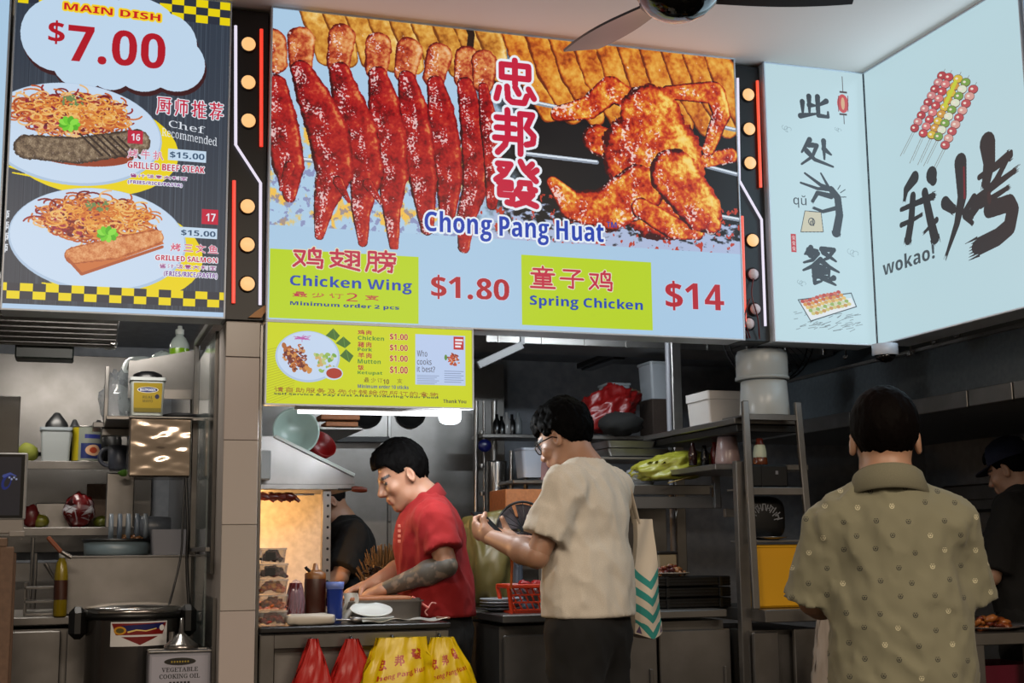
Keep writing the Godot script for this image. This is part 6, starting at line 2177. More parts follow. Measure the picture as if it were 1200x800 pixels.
# ---------- the western food stall on the left ----------
func build_left() -> void:
	var s: SurfaceTool
	var t: Node3D
	var at: Vector3
	var r := RandomNumberGenerator.new()
	r.seed = 202
	var st_mid := ss(0.28)
	var st_back := ss(0.25)
	var st_shine := ss(0.16)
	var st_dark := ss(0.35)
	var black := mat(Color(0.014, 0.014, 0.015), 0.4)
	# tube lamp hidden behind the menu board lights this stall
	t = thing("tube_lamp", "tube lamp behind the louvred hood of the left stall", "lamp", Vector3(-0.45, 2.19, -5.95))
	s = mb()
	box(s, Vector3(0.3, 0.02, 0), Vector3(0.64, 0.02, 0.03), 0.002)
	part("batten", s, mat(Color(0.7, 0.7, 0.7), 0.5), t)
	s = mb()
	tube(s, [Vector3(0, 0, 0), Vector3(0.6, 0, 0)], 0.009, 10)
	part("light_tube", s, glow(Color(1, 0.98, 0.95), 3.0), t)
	area("left_tube_light", Vector3(-0.15, 2.175, -5.95), Vector3(0, -1, -0.25), Vector2(0.6, 0.02), 0.9, Color(1.0, 0.97, 0.93))
	t = thing("tube_lamp", "tube lamp behind the dark pasta menu board", "lamp", Vector3(-0.25, 2.15, -4.88))
	s = mb()
	box(s, Vector3(0.3, 0.02, 0), Vector3(0.64, 0.02, 0.03), 0.002)
	part("batten", s, mat(Color(0.7, 0.7, 0.7), 0.5), t)
	s = mb()
	tube(s, [Vector3(0, 0, 0), Vector3(0.6, 0, 0)], 0.009, 10)
	part("light_tube", s, glow(Color(1, 0.98, 0.95), 3.0), t)
	area("left_front_light", Vector3(0.05, 2.135, -4.88), Vector3(0, -1, -0.6), Vector2(0.6, 0.02), 0.6, Color(1.0, 0.97, 0.93))
	# back lining
	t = thing("steel_wall_panel", "stainless back panel behind the left stall's shelves", "panel", Vector3(-1.2, 1.2, -7.2))
	s = mb()
	box(s, Vector3(0.8, 0.22, 0.0), Vector3(1.55, 0.44, 0.02), 0.002)
	part("sheet", s, st_back, t)
	s = mb()
	box(s, Vector3(0.8, -0.4, 0.0), Vector3(1.55, 0.7, 0.02), 0.002)
	part("sheet", s, ss(0.3), t)
	s = mb()
	box(s, Vector3(0.8, 0.75, 0.0), Vector3(1.55, 0.5, 0.02), 0.002)
	part("sheet", s, ss(0.35), t)
	s = mb()
	bar(s, Vector3(0.05, 0.465, 0.03), Vector3(1.5, 0.465, 0.03), 0.03, 0.03, 0.002)
	part("trim_bar", s, st_mid, t)
	# exhaust hood with louvres
	t = thing("exhaust_hood", "dark louvred exhaust hood under the left stall's ceiling", "hood", Vector3(-0.75, 2.014, -5.5))
	var hw: float = 0.136 + 0.75
	s = mb()
	bar(s, Vector3(hw / 2, 0.0, -0.012), Vector3(hw / 2, 0.12, 0.378), 0.01, hw, 0.001, Vector3.RIGHT)
	box(s, Vector3(hw / 2, 0.10, -0.02), Vector3(hw, 0.22, 0.02), 0.002)
	part("casing", s, ss(0.4), t)
	for k in 10:
		s = mb()
		box(s, Vector3(hw / 2, 0.001 + k * 0.0135, 0.008 + k * 0.042), Vector3(hw - 0.01, 0.014, 0.012), 0.002)
		part("slat", s, mat(Color(0.15, 0.125, 0.105), 0.4), t)
	s = mb()
	bar(s, Vector3(0.139, 2.142, -5.480) - t.position, Vector3(0.120, 2.010, -5.480) - t.position, 0.02, 0.02, 0.002)
	part("end_trim", s, st_mid, t)
	s = mb()
	box(s, Vector3(0, 0.0, 0), Vector3(0.22, 0.14, 0.12), 0.006)
	solo("green_box", s, mat(Color(0.012, 0.05, 0.022), 0.5), "dark green box hanging below the louvred hood", "box", Vector3(-0.135, 2.015, -5.600) + Vector3(0, 0.01, 0))
	for q in [[Vector3(0.043, 2.026, -5.580), 0.045, "white lamp cover under the hood, wider of two"], [Vector3(0.112, 2.018, -5.560), 0.03, "white lamp cover at the hood's end"]]:
		s = mb()
		lathe(s, [[0.0, -0.018], [q[1] * 0.7, -0.014], [q[1], 0.012], [0.0, 0.014]], 16)
		solo("lamp_cover", s, mat(Color(0.75, 0.78, 0.78), 0.3), q[2], "lamp cover", q[0], "lamp covers under the hood")
	# shelves
	for q in [[1.592, "upper steel shelf with tubs and cans, left stall", -6.3], [1.306, "lower steel shelf with snack bags, left stall", -6.3]]:
		t = thing("wall_shelf", q[1], "shelf", Vector3(-0.55, q[0], -6.3), 0.0, "left stall shelves")
		s = mb()
		box(s, Vector3(0.42, -0.008, 0.0), Vector3(0.84, 0.016, 0.3), 0.002)
		part("board", s, ss(0.3), t)
		s = mb()
		box(s, Vector3(0.42, -0.018, 0.152), Vector3(0.84, 0.034, 0.008), 0.001)
		part("front_lip", s, st_mid, t)
	s = mb()
	box(s, Vector3(-0.283, 1.724, -6.000) + Vector3(-0.05, 0, 0), Vector3(0.20, 0.26, 0.02), 0.003)
	solo("steel_door", s, ss(0.14), "bright steel cupboard door at the far left edge", "door panel")
	var sy := 1.592
	# things on the upper shelf
	s = mb()
	blob(s, Vector3(0, 0.038, 0), Vector3(0.045, 0.042, 0.035), 16, 12, lumpy(5, 0.15, 1.5))
	solo("sponge_roll", s, mat(Color(0.36, 0.38, 0.06), 0.8), "yellow green sponge roll on the upper shelf", "sponge", Vector3(-0.204, sy, -6.22))
	t = thing("storage_tub", "white tub with a black cone on top, upper shelf", "tub", Vector3(-0.088, sy, -6.22))
	s = mb()
	tub(s, squarish(0.115, 0.11, 0.012), squarish(0.13, 0.125, 0.012), 0.0, 0.145, 0.003)
	part("container", s, mat(Color(0.55, 0.57, 0.57), 0.4), t)
	s = mb()
	tub(s, squarish(0.137, 0.13, 0.012), squarish(0.137, 0.13, 0.012), 0.135, 0.148)
	part("rim", s, mat(Color(0.5, 0.53, 0.55), 0.4), t)
	s = mb()
	lathe(s, [[0.05, 0.148], [0.046, 0.17], [0.012, 0.215], [0.0, 0.218]], 16)
	part("cone_lid", s, mat(Color(0.07, 0.075, 0.08), 0.4), t)
	t = thing("food_can", "yellow and blue food can on the upper shelf", "can", Vector3(0.041, sy, -6.22))
	var cv := Canvas.new(256, 96, Color(0.55, 0.50, 0.05))
	for o in [0, 128]:
		cv.rect(o + 40, 0, o + 128, 96, Color(0.42, 0.44, 0.40))
		cv.rect(o + 48, 46, o + 120, 90, Color(0.06, 0.12, 0.32))
		cv.ell(o + 84, 66, 24, 16, Color(0.7, 0.55, 0.42))
		cv.ell(o + 84, 66, 12, 9, Color(0.55, 0.20, 0.10))
		cv.rect(o + 58, 20, o + 110, 32, Color(0.1, 0.14, 0.4))
	s = mb()
	lathe(s, [[0.062, 0.0], [0.062, 0.15]], 24, Vector3.ZERO, Basis.IDENTITY, true, false)
	var s2 := mb()
	s2.set_smooth_group(1)
	for k in 24:
		var a0 := TAU * k / 24
		var a1 := TAU * (k + 1) / 24
		var p := [Vector3(cos(a0) * 0.063, 0.15, sin(a0) * 0.063), Vector3(cos(a1) * 0.063, 0.15, sin(a1) * 0.063), Vector3(cos(a1) * 0.063, 0.004, sin(a1) * 0.063), Vector3(cos(a0) * 0.063, 0.004, sin(a0) * 0.063)]
		var u := [Vector2(1.0 - float(k) / 24, 0), Vector2(1.0 - float(k + 1) / 24, 0), Vector2(1.0 - float(k + 1) / 24, 1), Vector2(1.0 - float(k) / 24, 1)]
		for x in [0, 2, 1, 0, 3, 2]:
			s2.set_uv(u[x])
			s2.add_vertex(p[x])
	var lm := StandardMaterial3D.new()
	lm.albedo_texture = cv.tex()
	lm.roughness = 0.4
	part("printed_label", s2, lm, t)
	s = mb()
	lathe(s, [[0.0, 0.0], [0.061, 0.0], [0.061, 0.15], [0.064, 0.152], [0.064, 0.157], [0.058, 0.155], [0.0, 0.153]], 24)
	part("tin", s, st_mid, t)
	for k in 3:
		s = mb()
		lathe(s, [[0.0, 0.0], [0.040, 0.0], [0.042, 0.11], [0.030, 0.15], [0.008, 0.20], [0.0, 0.202]], 16)
		solo("squeeze_bottle", s, mat([Color(0.16, 0.165, 0.17), Color(0.13, 0.135, 0.14), Color(0.07, 0.07, 0.07)][k], 0.35), ["grey cone-topped bottle behind the white tub", "grey cone-topped bottle behind the yellow can", "dark cone-topped bottle by the hanging mug"][k], "bottle", Vector3([-0.013, 0.090, 0.153][k], sy, -6.36), "cone-topped bottles")
	# mug hanging at the shelf end
	t = thing("mug", "grey plastic mug hanging at the end of the shelf", "mug", Vector3(0.172, 1.527, -5.700))
	s = mb()
	lathe(s, [[0.0, 0.0], [0.043, 0.0], [0.048, 0.01], [0.052, 0.10], [0.049, 0.10], [0.043, 0.008], [0.0, 0.008]], 24)
	part("cup", s, mat(Color(0.26, 0.28, 0.33), 0.4), t)
	s = mb()
	var hp := []
	for k in 9:
		var a := PI * 0.5 + PI * k / 8.0
		hp.append(Vector3(-0.047 + cos(a) * 0.036, 0.055 + sin(a) * 0.036, 0.0))
	tube(s, hp, 0.008, 8)
	part("handle", s, mat(Color(0.26, 0.28, 0.33), 0.4), t)
	s = mb()
	box(s, Vector3(0.175, 1.427, -5.700) + Vector3(0, -0.02, -0.02), Vector3(0.11, 0.22, 0.02), 0.004)
	solo("mug_stand", s, ss(0.35), "dark grey back plate under the grey mug", "plate")
	s = mb()
	blob(s, Vector3.ZERO, Vector3(0.022, 0.014, 0.02), 12, 8, lumpy(8, 0.3, 2.0))
	solo("green_scrubber", s, mat(Color(0.25, 0.42, 0.08), 0.8), "bright green scrubber hanging under the grey mug", "scrubber", Vector3(0.183, 1.516, -5.620) + Vector3(0, -0.004, 0))
	# things on the lower shelf
	var ly := 1.306
	s = mb()
	blob(s, Vector3(0, 0.075, 0), Vector3(0.066, 0.075, 0.05), 24, 16, lumpy(29, 0.22, 1.8))
	var bagc := Canvas.new(128, 128, Color(0.32, 0.03, 0.04))
	for k in 14:
		bagc.pl([r.randf() * 128, r.randf() * 128, r.randf() * 128, r.randf() * 128, r.randf() * 128, r.randf() * 128], [Color(0.62, 0.62, 0.64), Color(0.30, 0.03, 0.04), Color(0.12, 0.02, 0.02)][k % 3])
	var bm := StandardMaterial3D.new()
	bm.albedo_texture = bagc.tex()
	bm.uv1_triplanar = true
	bm.uv1_scale = Vector3.ONE * 7.0
	bm.roughness = 0.25
	solo("snack_bag", s, bm, "red and silver snack bag on the lower shelf", "bag", Vector3(0.019, ly, -6.2))
	for q in [[-0.178, Color(0.30, 0.05, 0.05), 0.10, "dark red packet on the lower shelf by the monitor"], [-0.137, Color(0.34, 0.33, 0.05), 0.06, "yellow packet on the lower shelf"], [0.113, Color(0.28, 0.30, 0.05), 0.05, "olive green packet right of the snack bag"]]:
		s = mb()
		blob(s, Vector3(0, q[2] * 0.5, 0), Vector3(0.035, q[2] * 0.5, 0.03), 14, 10, lumpy(int(q[2] * 1000), 0.25, 1.8))
		solo("food_packet", s, mat(q[1], 0.35), q[3], "packet", Vector3(q[0], ly, -6.24), "packets on the lower shelf")
	s = mb()
	box(s, Vector3(0, 0.055, 0), Vector3(0.15, 0.11, 0.12), 0.004)
	solo("steel_container", s, ss(0.3), "brownish steel container on the lower shelf", "container", Vector3(-0.088, ly, -6.36))
	s = mb()
	box(s, Vector3(0, 0.10, 0), Vector3(0.16, 0.2, 0.02), 0.003)
	solo("tan_board", s, worn(Color(0.42, 0.34, 0.28), 0.6, 6.0), "tan board standing behind the red snack bag", "board", Vector3(0.130, ly, -6.42))
	# monitor and its post
	t = thing("monitor", "pale framed order monitor with blue logo at the left edge", "monitor", Vector3(-0.162, 1.318, -4.850))
	s = mb()
	box(s, Vector3(-0.14, 0.105, -0.012), Vector3(0.29, 0.225, 0.022), 0.004)
	part("casing", s, mat(Color(0.5, 0.5, 0.5), 0.4), t)
	var mc := Canvas.new(256, 192, Color(0.055, 0.058, 0.068))
	mc.rect(0, 0, 256, 192, Color(0.02, 0.02, 0.022))
	mc.rect(8, 8, 246, 184, Color(0.13, 0.13, 0.155))
	mc.ell(204, 84, 14, 24, Color(0.10, 0.15, 0.42), 0.3)
	mc.ell(206, 84, 8, 16, Color(0.13, 0.13, 0.155), 0.3)
	mc.brush([196, 66, 214, 58, 232, 66], 10, 3, Color(0.22, 0.28, 0.55))
	for k in 4:
		mc.ell(212 + k * 7, 70 + (k % 2) * 5, 3, 3, Color(0.5, 0.55, 0.7))
	s = mb()
	quv(s, Vector3(-0.28, 0.212, 0.0005), Vector3(-0.004, 0.212, 0.0005), Vector3(-0.004, -0.002, 0.0005), Vector3(-0.28, -0.002, 0.0005))
	var mm := StandardMaterial3D.new()
	mm.albedo_texture = mc.tex()
	mm.roughness = 0.2
	mm.emission_enabled = true
	mm.emission = Color.BLACK
	mm.emission_texture = mm.albedo_texture
	mm.emission_energy_multiplier = 0.35
	part("screen", s, mm, t)
	s = mb()
	box(s, Vector3(-0.05, -0.03, -0.02), Vector3(0.10, 0.05, 0.03), 0.004)
	box(s, Vector3(-0.02, -0.055, -0.02), Vector3(0.05, 0.02, 0.05), 0.003)
	part("mount", s, mat(Color(0.5, 0.48, 0.46), 0.5), t)
	t = thing("wooden_stand", "worn wooden stand under the order monitor", "stand", Vector3(-0.180 - 0.16, 0, -4.86))
	s = mb()
	box(s, Vector3(0.0, 0.6, 0), Vector3(0.32, 1.2, 0.02), 0.003)
	part("panel", s, worn(Color(0.36, 0.27, 0.205), 0.7, 4.0), t)
	for x in [0.13, -0.13]:
		s = mb()
		box(s, Vector3(x, 0.61, 0.018), Vector3(0.045, 1.22, 0.02), 0.003)
		part("stile", s, worn(Color(0.42, 0.32, 0.25), 0.7, 4.0), t)
	for y in [1.205, 0.84]:
		s = mb()
		box(s, Vector3(0, y, 0.018), Vector3(0.25, 0.05, 0.018), 0.003)
		part("crosspiece", s, worn(Color(0.40, 0.31, 0.24), 0.7, 4.0), t)
	s = mb()
	box(s, Vector3(0.05, 1.235, 0.0), Vector3(0.16, 0.03, 0.06), 0.003)
	part("cap_rail", s, worn(Color(0.42, 0.33, 0.26), 0.7, 4.0), t)
	# side rack with tub, wrapped bag, detergent
	var hy := 1.705
	t = thing("side_rack", "steel side rack bracketed to the tiled partition", "rack", Vector3(0.1, hy, -5.4))
	s = mb()
	box(s, Vector3(0.18, -0.008, 0.0), Vector3(0.36, 0.014, 0.36), 0.002)
	part("board", s, st_mid, t)
	s = mb()
	var a := Vector3(0.182, 1.936, -5.420) - t.position
	var b := Vector3(0.433, 1.992, -5.420) - t.position
	var c := Vector3(0.438, 1.794, -5.420) - t.position
	prism(s, PackedVector2Array([Vector2(a.x, a.y), Vector2(b.x, b.y), Vector2(c.x, c.y), Vector2(a.x, c.y)]), -0.03, -0.018)
	part("guard_plate", s, ss(0.32), t)
	s = mb()
	box(s, Vector3((a.x + b.x) / 2, a.y + 0.002, -0.13), Vector3(b.x - a.x, 0.01, 0.22), 0.001)
	part("upper_board", s, ss(0.3), t)
	for x in [0.005, 0.34]:
		s = mb()
		bar(s, Vector3(x, 0, -0.16), Vector3(x, a.y, -0.16), 0.016, 0.016, 0.002)
		part("upright", s, st_mid, t)
	# tub of mayonnaise
	at = Vector3(0.247, 1.696, -5.220)
	t = thing("mayonnaise_tub", "yellow-labelled white tub with dark lid on the side rack", "tub", Vector3(at.x, hy, -5.24))
	s = mb()
	tub(s, squarish(0.112, 0.09, 0.014), squarish(0.126, 0.104, 0.014), 0.0, 0.14)
	part("container", s, mat(Color(0.60, 0.62, 0.60), 0.35), t)
	s = mb()
	tub(s, squarish(0.134, 0.112, 0.016), squarish(0.134, 0.112, 0.016), 0.132, 0.144)
	part("rim", s, mat(Color(0.68, 0.7, 0.7), 0.35), t)
	s = mb()
	lathe(s, [[0.055, 0.144], [0.052, 0.16], [0.03, 0.17], [0.0, 0.172]], 20)
	part("lid", s, mat(Color(0.025, 0.028, 0.04), 0.35), t)
	var tc := Canvas.new(256, 280, Color(0.52, 0.44, 0.03))
	tc.ell(128, 66, 96, 30, Color(0.75, 0.74, 0.68))
	tc.ell(128, 66, 88, 25, Color(0.05, 0.10, 0.34))
	tc.text("BESTFOODS", "Droid Sans:b", [58, 54, 198, 78], Color(0.85, 0.86, 0.88))
	tc.text("REAL", "Droid Sans:b", [84, 124, 176, 150], Color(0.28, 0.24, 0.06))
	tc.text("MAYO", "Droid Sans:b", [84, 160, 176, 186], Color(0.28, 0.24, 0.06))
	tc.ell(214, 130, 20, 22, Color(0.07, 0.07, 0.20))
	tc.rect(0, 240, 256, 280, Color(0.36, 0.32, 0.04))
	s = mb()
	quv(s, Vector3(-0.052, 0.122, 0.0525), Vector3(0.052, 0.122, 0.0525), Vector3(0.050, 0.012, 0.0485), Vector3(-0.050, 0.012, 0.0485))
	var tm := StandardMaterial3D.new()
	tm.albedo_texture = tc.tex()
	tm.roughness = 0.35
	part("printed_label", s, tm, t)
	s = mb()
	blob(s, Vector3(0, 0.012, 0), Vector3(0.07, 0.012, 0.06), 20, 8, lumpy(15, 0.2, 1.5))
	solo("dish_cloth", s, mat(Color(0.10, 0.10, 0.115), 0.8), "dark folded dish cloth beside the yellow tub", "cloth", Vector3(0.382, hy, -5.32))
	# wrapped white bag stack
	at = Vector3(0.238, 1.775, -5.680)
	s = mb()
	blob(s, Vector3(0, 0.14, 0), Vector3(0.085, 0.145, 0.08), 28, 18, func(d: Vector3) -> Vector3:
		var e := Vector3(signf(d.x) * pow(absf(d.x), 0.55), signf(d.y) * pow(absf(d.y), 0.55), signf(d.z) * pow(absf(d.z), 0.55))
		var n := lumpy(66, 0.12, 3.0)
		return n.call(d) * 0.25 + e * 0.75)
	solo("wrapped_stack", s, mat(Color(0.70, 0.74, 0.74), 0.3), "white stack of packs in clear wrap beside the yellow tub", "stack", Vector3(0.238, hy + 0.01, -5.72))
	s = mb()
	blob(s, Vector3(0, 0.09, 0), Vector3(0.06, 0.11, 0.06), 18, 14, lumpy(76, 0.5, 2.4))
	solo("plastic_wrap", s, clear_plastic(Color(0.6, 0.63, 0.66), 0.4, 0.08), "loose clear plastic wrap left of the white stack", "wrap", Vector3(0.145, hy + 0.012, -5.62))
	s = mb()
	box(s, Vector3((0.086 + 0.208) / 2.0 + 0.06, hy - 0.004, -5.68), Vector3(0.30, 0.022, 0.22), 0.003)
	box(s, Vector3((0.086 + 0.208) / 2.0 + 0.02, hy - 0.032, -5.6), Vector3(0.15, 0.03, 0.05), 0.003)
	solo("wrap_ledge", s, st_dark, "short steel ledge under the wrapped white stack", "ledge")
	# detergent bottle on the guard plate
	var dy := 1.936 + 0.007
	t = thing("detergent_bottle", "bright green detergent bottle with clear top on the side rack", "bottle", Vector3(0.383, dy, -5.55))
	bottle(t, [[0.0, 0.0], [0.038, 0.0], [0.040, 0.008], [0.040, 0.07]], mat(Color(0.44, 0.62, 0.06), 0.25), "liquid_body")
	bottle(t, [[0.040, 0.07], [0.039, 0.085], [0.028, 0.112], [0.016, 0.122], [0.016, 0.13]], clear_plastic(Color(0.75, 0.8, 0.78), 0.6, 0.15), "shoulder")
	bottle(t, [[0.018, 0.13], [0.018, 0.15], [0.010, 0.152], [0.009, 0.165], [0.0, 0.166]], mat(Color(0.75, 0.77, 0.75), 0.35), "cap")
	s = mb()
	blob(s, Vector3(0, 0.03, 0), Vector3(0.045, 0.032, 0.04), 16, 10, lumpy(35, 0.3, 2.0))
	solo("wrap_ball", s, clear_plastic(Color(0.7, 0.75, 0.75), 0.5, 0.1), "ball of clear wrap beside the green detergent bottle", "wrap", Vector3(0.323, dy, -5.56))
	# polished cabinet below
	at = Vector3(0.299, 1.586, -5.200)
	t = thing("polished_box", "mirror-polished steel box with warm reflections under the side rack", "box", Vector3(at.x, at.y, -5.32))
	s = mb()
	box(s, Vector3.ZERO, Vector3(0.228, 0.222, 0.24), 0.006)
	part("case", s, wavy_steel(), t)
	s = mb()
	box(s, Vector3(0, 0.113, 0.0), Vector3(0.235, 0.008, 0.25), 0.002)
	part("lid", s, st_mid, t)
	# glass screen with steel frame beside the partition
	t = thing("glass_screen", "glass side screen with steel frame beside the tiled partition", "screen", Vector3(0.44, 0.9, -5.0))
	s = mb()
	box(s, Vector3(0, 0.5, -0.12), Vector3(0.006, 1.05, 0.62))
	part("pane", s, clear_plastic(Color(0.75, 0.82, 0.82), 0.12, 0.04), t)
	s = mb()
	var f0 := Vector3(0.436, 2.008, -5.343) - t.position
	var f1 := Vector3(0.436, 0.824, -5.005) - t.position
	bar(s, f0, Vector3(f0.x, f1.y, f0.z), 0.022, 0.022, 0.003)
	bar(s, f0, Vector3(0.436, 1.997, -4.663) - t.position, 0.022, 0.022, 0.003)
	bar(s, Vector3(f0.x, f1.y + 0.38, f0.z), Vector3(f0.x, f1.y + 0.38, 0.3), 0.016, 0.016, 0.002)
	part("frame", s, st_mid, t)
	# lower counter with pots
	t = thing("prep_counter", "dark steel prep counter along the left stall front", "counter", Vector3(-0.9, 0, -5.12))
	s = mb()
	box(s, Vector3(0.66, 0.955, -0.45), Vector3(1.32, 0.03, 0.72), 0.004)
	part("worktop", s, ss(0.3), t)
	for k in 3:
		s = mb()
		box(s, Vector3(0.22 + k * 0.44, 0.46, -0.1), Vector3(0.42, 0.92, 0.02), 0.004)
		part("door", s, st_dark, t)
	s = mb()
	box(s, Vector3(0.66, 0.46, -0.46), Vector3(1.3, 0.93, 0.66))
	part("carcass", s, st_dark, t)
	var cy := 0.97
	at = Vector3(0.200, 0.975, -5.250)
	t = thing("steel_box", "wide stained steel box on the prep counter above the pot", "box", Vector3(at.x, cy, -5.42))
	s = mb()
	box(s, Vector3(0, 0.107, 0), Vector3(0.465, 0.208, 0.30), 0.004)
	part("case", s, ss(0.35), t)
	s = mb()
	box(s, Vector3(0, 0.212, 0), Vector3(0.475, 0.008, 0.31), 0.002)
	part("lid", s, st_mid, t)
	var by := cy + 0.217
	t = thing("stew_pot", "pale blue-grey pot with black rim on the wide steel box", "pot", Vector3(0.163, by, -5.46))
	s = mb()
	lathe(s, [[0.0, 0.0], [0.118, 0.0], [0.122, 0.006], [0.126, 0.055], [0.123, 0.055], [0.116, 0.008], [0.0, 0.008]], 32)
	part("pot_body", s, mat(Color(0.36, 0.42, 0.45), 0.35), t)
	s = mb()
	lathe(s, [[0.126, 0.05], [0.131, 0.052], [0.131, 0.062], [0.124, 0.062]], 32)
	part("rim", s, mat(Color(0.05, 0.055, 0.06), 0.4), t)
	morsels(t, "fried_garnish", 22, Vector3(0.05, 0.025, 0.05), 0.012, [Color(0.14, 0.06, 0.02), Color(0.25, 0.13, 0.05)], r, Vector3(0.06, 0.05, 0.0))
	s = mb()
	tub(s, squarish(0.125, 0.12, 0.01), squarish(0.14, 0.13, 0.01), 0.0, 0.095, 0.003)
	solo("grey_bin", s, mat(Color(0.38, 0.38, 0.40), 0.45), "square grey plastic bin at the end of the steel box", "bin", Vector3(0.350, by + 0.0, -5.36))
	for k in 5:
		s = mb()
		lathe(s, [[0.046, 0.0], [0.052, 0.002], [0.052, 0.016], [0.047, 0.017], [0.044, 0.012], [0.0, 0.010]], 24, Vector3.ZERO, Basis(Vector3(0, 0, 1), PI / 2))
		solo("grey_cup", s, mat(Color(0.42, 0.46, 0.50) if k % 2 == 0 else Color(0.34, 0.38, 0.43), 0.4), ["grey cup lying at the open end of the row over the pot", "second grey cup in the nested row over the pot", "third grey cup in the nested row over the pot", "fourth grey cup in the nested row over the pot", "last grey cup in the nested row over the pot"][k], "cup", Vector3(0.128, 1.292, -5.460) + Vector3(0.018 + k * 0.032, 0.002, 0.0), "nested grey cups")
	s = mb()
	lathe(s, [[0.0, 0.0], [0.038, 0.0], [0.045, 0.12], [0.0, 0.12]], 24, Vector3(0.201, 1.292, -5.460) + Vector3(0.16, 0.002, 0), Basis(Vector3(0, 0, 1), PI / 2))
	solo("grey_cup", s, mat(Color(0.30, 0.33, 0.37), 0.4), "grey cup lying on its side behind the nested row", "cup")
	s = mb()
	box(s, Vector3((0.108 + 0.301) / 2.0, 1.240 - 0.002, -5.52), Vector3(0.24, 0.008, 0.16), 0.002)
	solo("cup_ledge", s, st_dark, "thin steel ledge under the nested grey cups", "ledge")
	# utensils and sauces at the left of the prep counter
	t = thing("sauce_bottle", "yellow sauce bottle with brown label on the prep counter", "bottle", Vector3(-0.037, cy, -5.22))
	bottle(t, [[0.0, 0.0], [0.022, 0.0], [0.024, 0.006], [0.024, 0.15], [0.018, 0.19], [0.009, 0.21]], mat(Color(0.42, 0.36, 0.04), 0.25), "bottle_body")
	bottle(t, [[0.0245, 0.06], [0.0246, 0.13]], mat(Color(0.20, 0.08, 0.02), 0.4), "paper_label")
	bottle(t, [[0.011, 0.21], [0.011, 0.23], [0.0, 0.231]], mat(Color(0.55, 0.55, 0.52), 0.4), "cap")
	t = thing("kitchen_brush", "wooden handled brush leaning on the yellow bottle", "brush", Vector3(-0.015, 1.190, -5.150))
	s = mb()
	bar(s, Vector3(-0.088, 1.255, -5.150) - t.position, Vector3(-0.039, 1.200, -5.150) - t.position, 0.03, 0.016, 0.004)
	part("handle", s, mat(Color(0.42, 0.20, 0.08), 0.5), t)
	s = mb()
	tube(s, [Vector3(-0.042, 1.203, -5.150) - t.position, Vector3(-0.003, 1.181, -5.150) - t.position], 0.008, 8)
	part("ferrule", s, st_mid, t)
	for q in [[Vector3(-0.149, 1.257, -5.600), Vector3(-0.150, 0.989, -5.600), "black-handled knife hanging left of the brush"], [Vector3(-0.136, 1.197, -5.550), Vector3(-0.133, 0.987, -5.550), "steel rod hanging beside the black knife"], [Vector3(-0.097, 1.159, -5.400), Vector3(-0.055, 1.089, -5.400), "short steel spatula leaning by the yellow bottle"]]:
		s = mb()
		tube(s, [q[0], q[1]], [0.008, 0.005], 8)
		solo("kitchen_utensil", s, st_mid, q[2], "utensil", Vector3.ZERO, "utensils on the prep counter")
	t = thing("utensil_rack", "small open steel rack on the prep counter by the monitor", "rack", Vector3(-0.110, cy, -5.4))
	for y in [0.005, 0.05, 0.10]:
		s = mb()
		box(s, Vector3(0, y, 0), Vector3(0.11, 0.008, 0.16), 0.001)
		part("tier", s, st_mid, t)
	for q in [[-0.052, 0.076], [0.052, 0.076], [-0.052, -0.076], [0.052, -0.076]]:
		s = mb()
		bar(s, Vector3(q[0], 0, q[1]), Vector3(q[0], 0.12, q[1]), 0.008, 0.008, 0.001)
		part("post", s, st_mid, t)
	# rice cooker in front
	at = Vector3(0.210, 1.003, -5.000)
	t = thing("rice_cooker", "large steel rice cooker with black lugs in front of counter", "rice cooker", Vector3(at.x, 0.0, -4.99))
	var ry := at.y
	s = mb()
	lathe(s, [[0.0, 0.0], [0.15, 0.0], [0.158, 0.01], [0.16, ry - 0.03], [0.166, ry - 0.022]], 40)
	part("drum", s, ss(0.2), t)
	s = mb()
	lathe(s, [[0.163, ry - 0.034], [0.17, ry - 0.03], [0.17, ry - 0.012], [0.16, ry - 0.01]], 40)
	part("band", s, black, t)
	s = mb()
	lathe(s, [[0.17, ry - 0.012], [0.172, ry - 0.004], [0.155, ry + 0.008], [0.09, ry + 0.018], [0.0, ry + 0.022]], 40)
	part("lid", s, ss(0.18), t)
	for sd in [-1.0, 1.0]:
		s = mb()
		box(s, Vector3(sd * 0.185, ry - 0.045, 0.02), Vector3(0.06, 0.11, 0.10), 0.02)
		part("lug", s, black, t)
	var rc := Canvas.new(320, 130, Color(0.75, 0.75, 0.75))
	rc.pl([6, 8, 314, 8, 290, 70, 30, 70], Color(0.42, 0.05, 0.05))
	rc.pl([60, 20, 300, 10, 270, 40, 80, 50], Color(0.05, 0.07, 0.30))
	rc.pl([60, 80, 260, 80, 160, 124], Color(0.40, 0.05, 0.05))
	rc.ell(52, 46, 34, 22, Color(0.70, 0.50, 0.10))
	rc.ell(52, 46, 22, 13, Color(0.30, 0.26, 0.10))
	rc.brush([96, 54, 140, 44, 190, 50, 250, 38], 9, 5, Color(0.80, 0.70, 0.40))
	rc.ell(284, 36, 16, 16, Color(0.8, 0.8, 0.8))
	s = mb()
	s.set_smooth_group(1)
	for k in 12:
		for q in [[k, 0], [k + 1, 0], [k + 1, 1], [k, 0], [k + 1, 1], [k, 1]]:
			var an := lerpf(PI / 2 + 0.62, PI / 2 - 0.62, q[0] / 12.0) - 0.12
			s.set_uv(Vector2(q[0] / 12.0, q[1]))
			s.add_vertex(Vector3(cos(an) * 0.1625, ry - 0.04 - q[1] * 0.082, sin(an) * 0.1625))
	s.set_smooth_group(-1)
	var rm := StandardMaterial3D.new()
	rm.albedo_texture = rc.tex()
	rm.roughness = 0.3
	part("printed_label", s, rm, t)
	# cable
	s = mb()
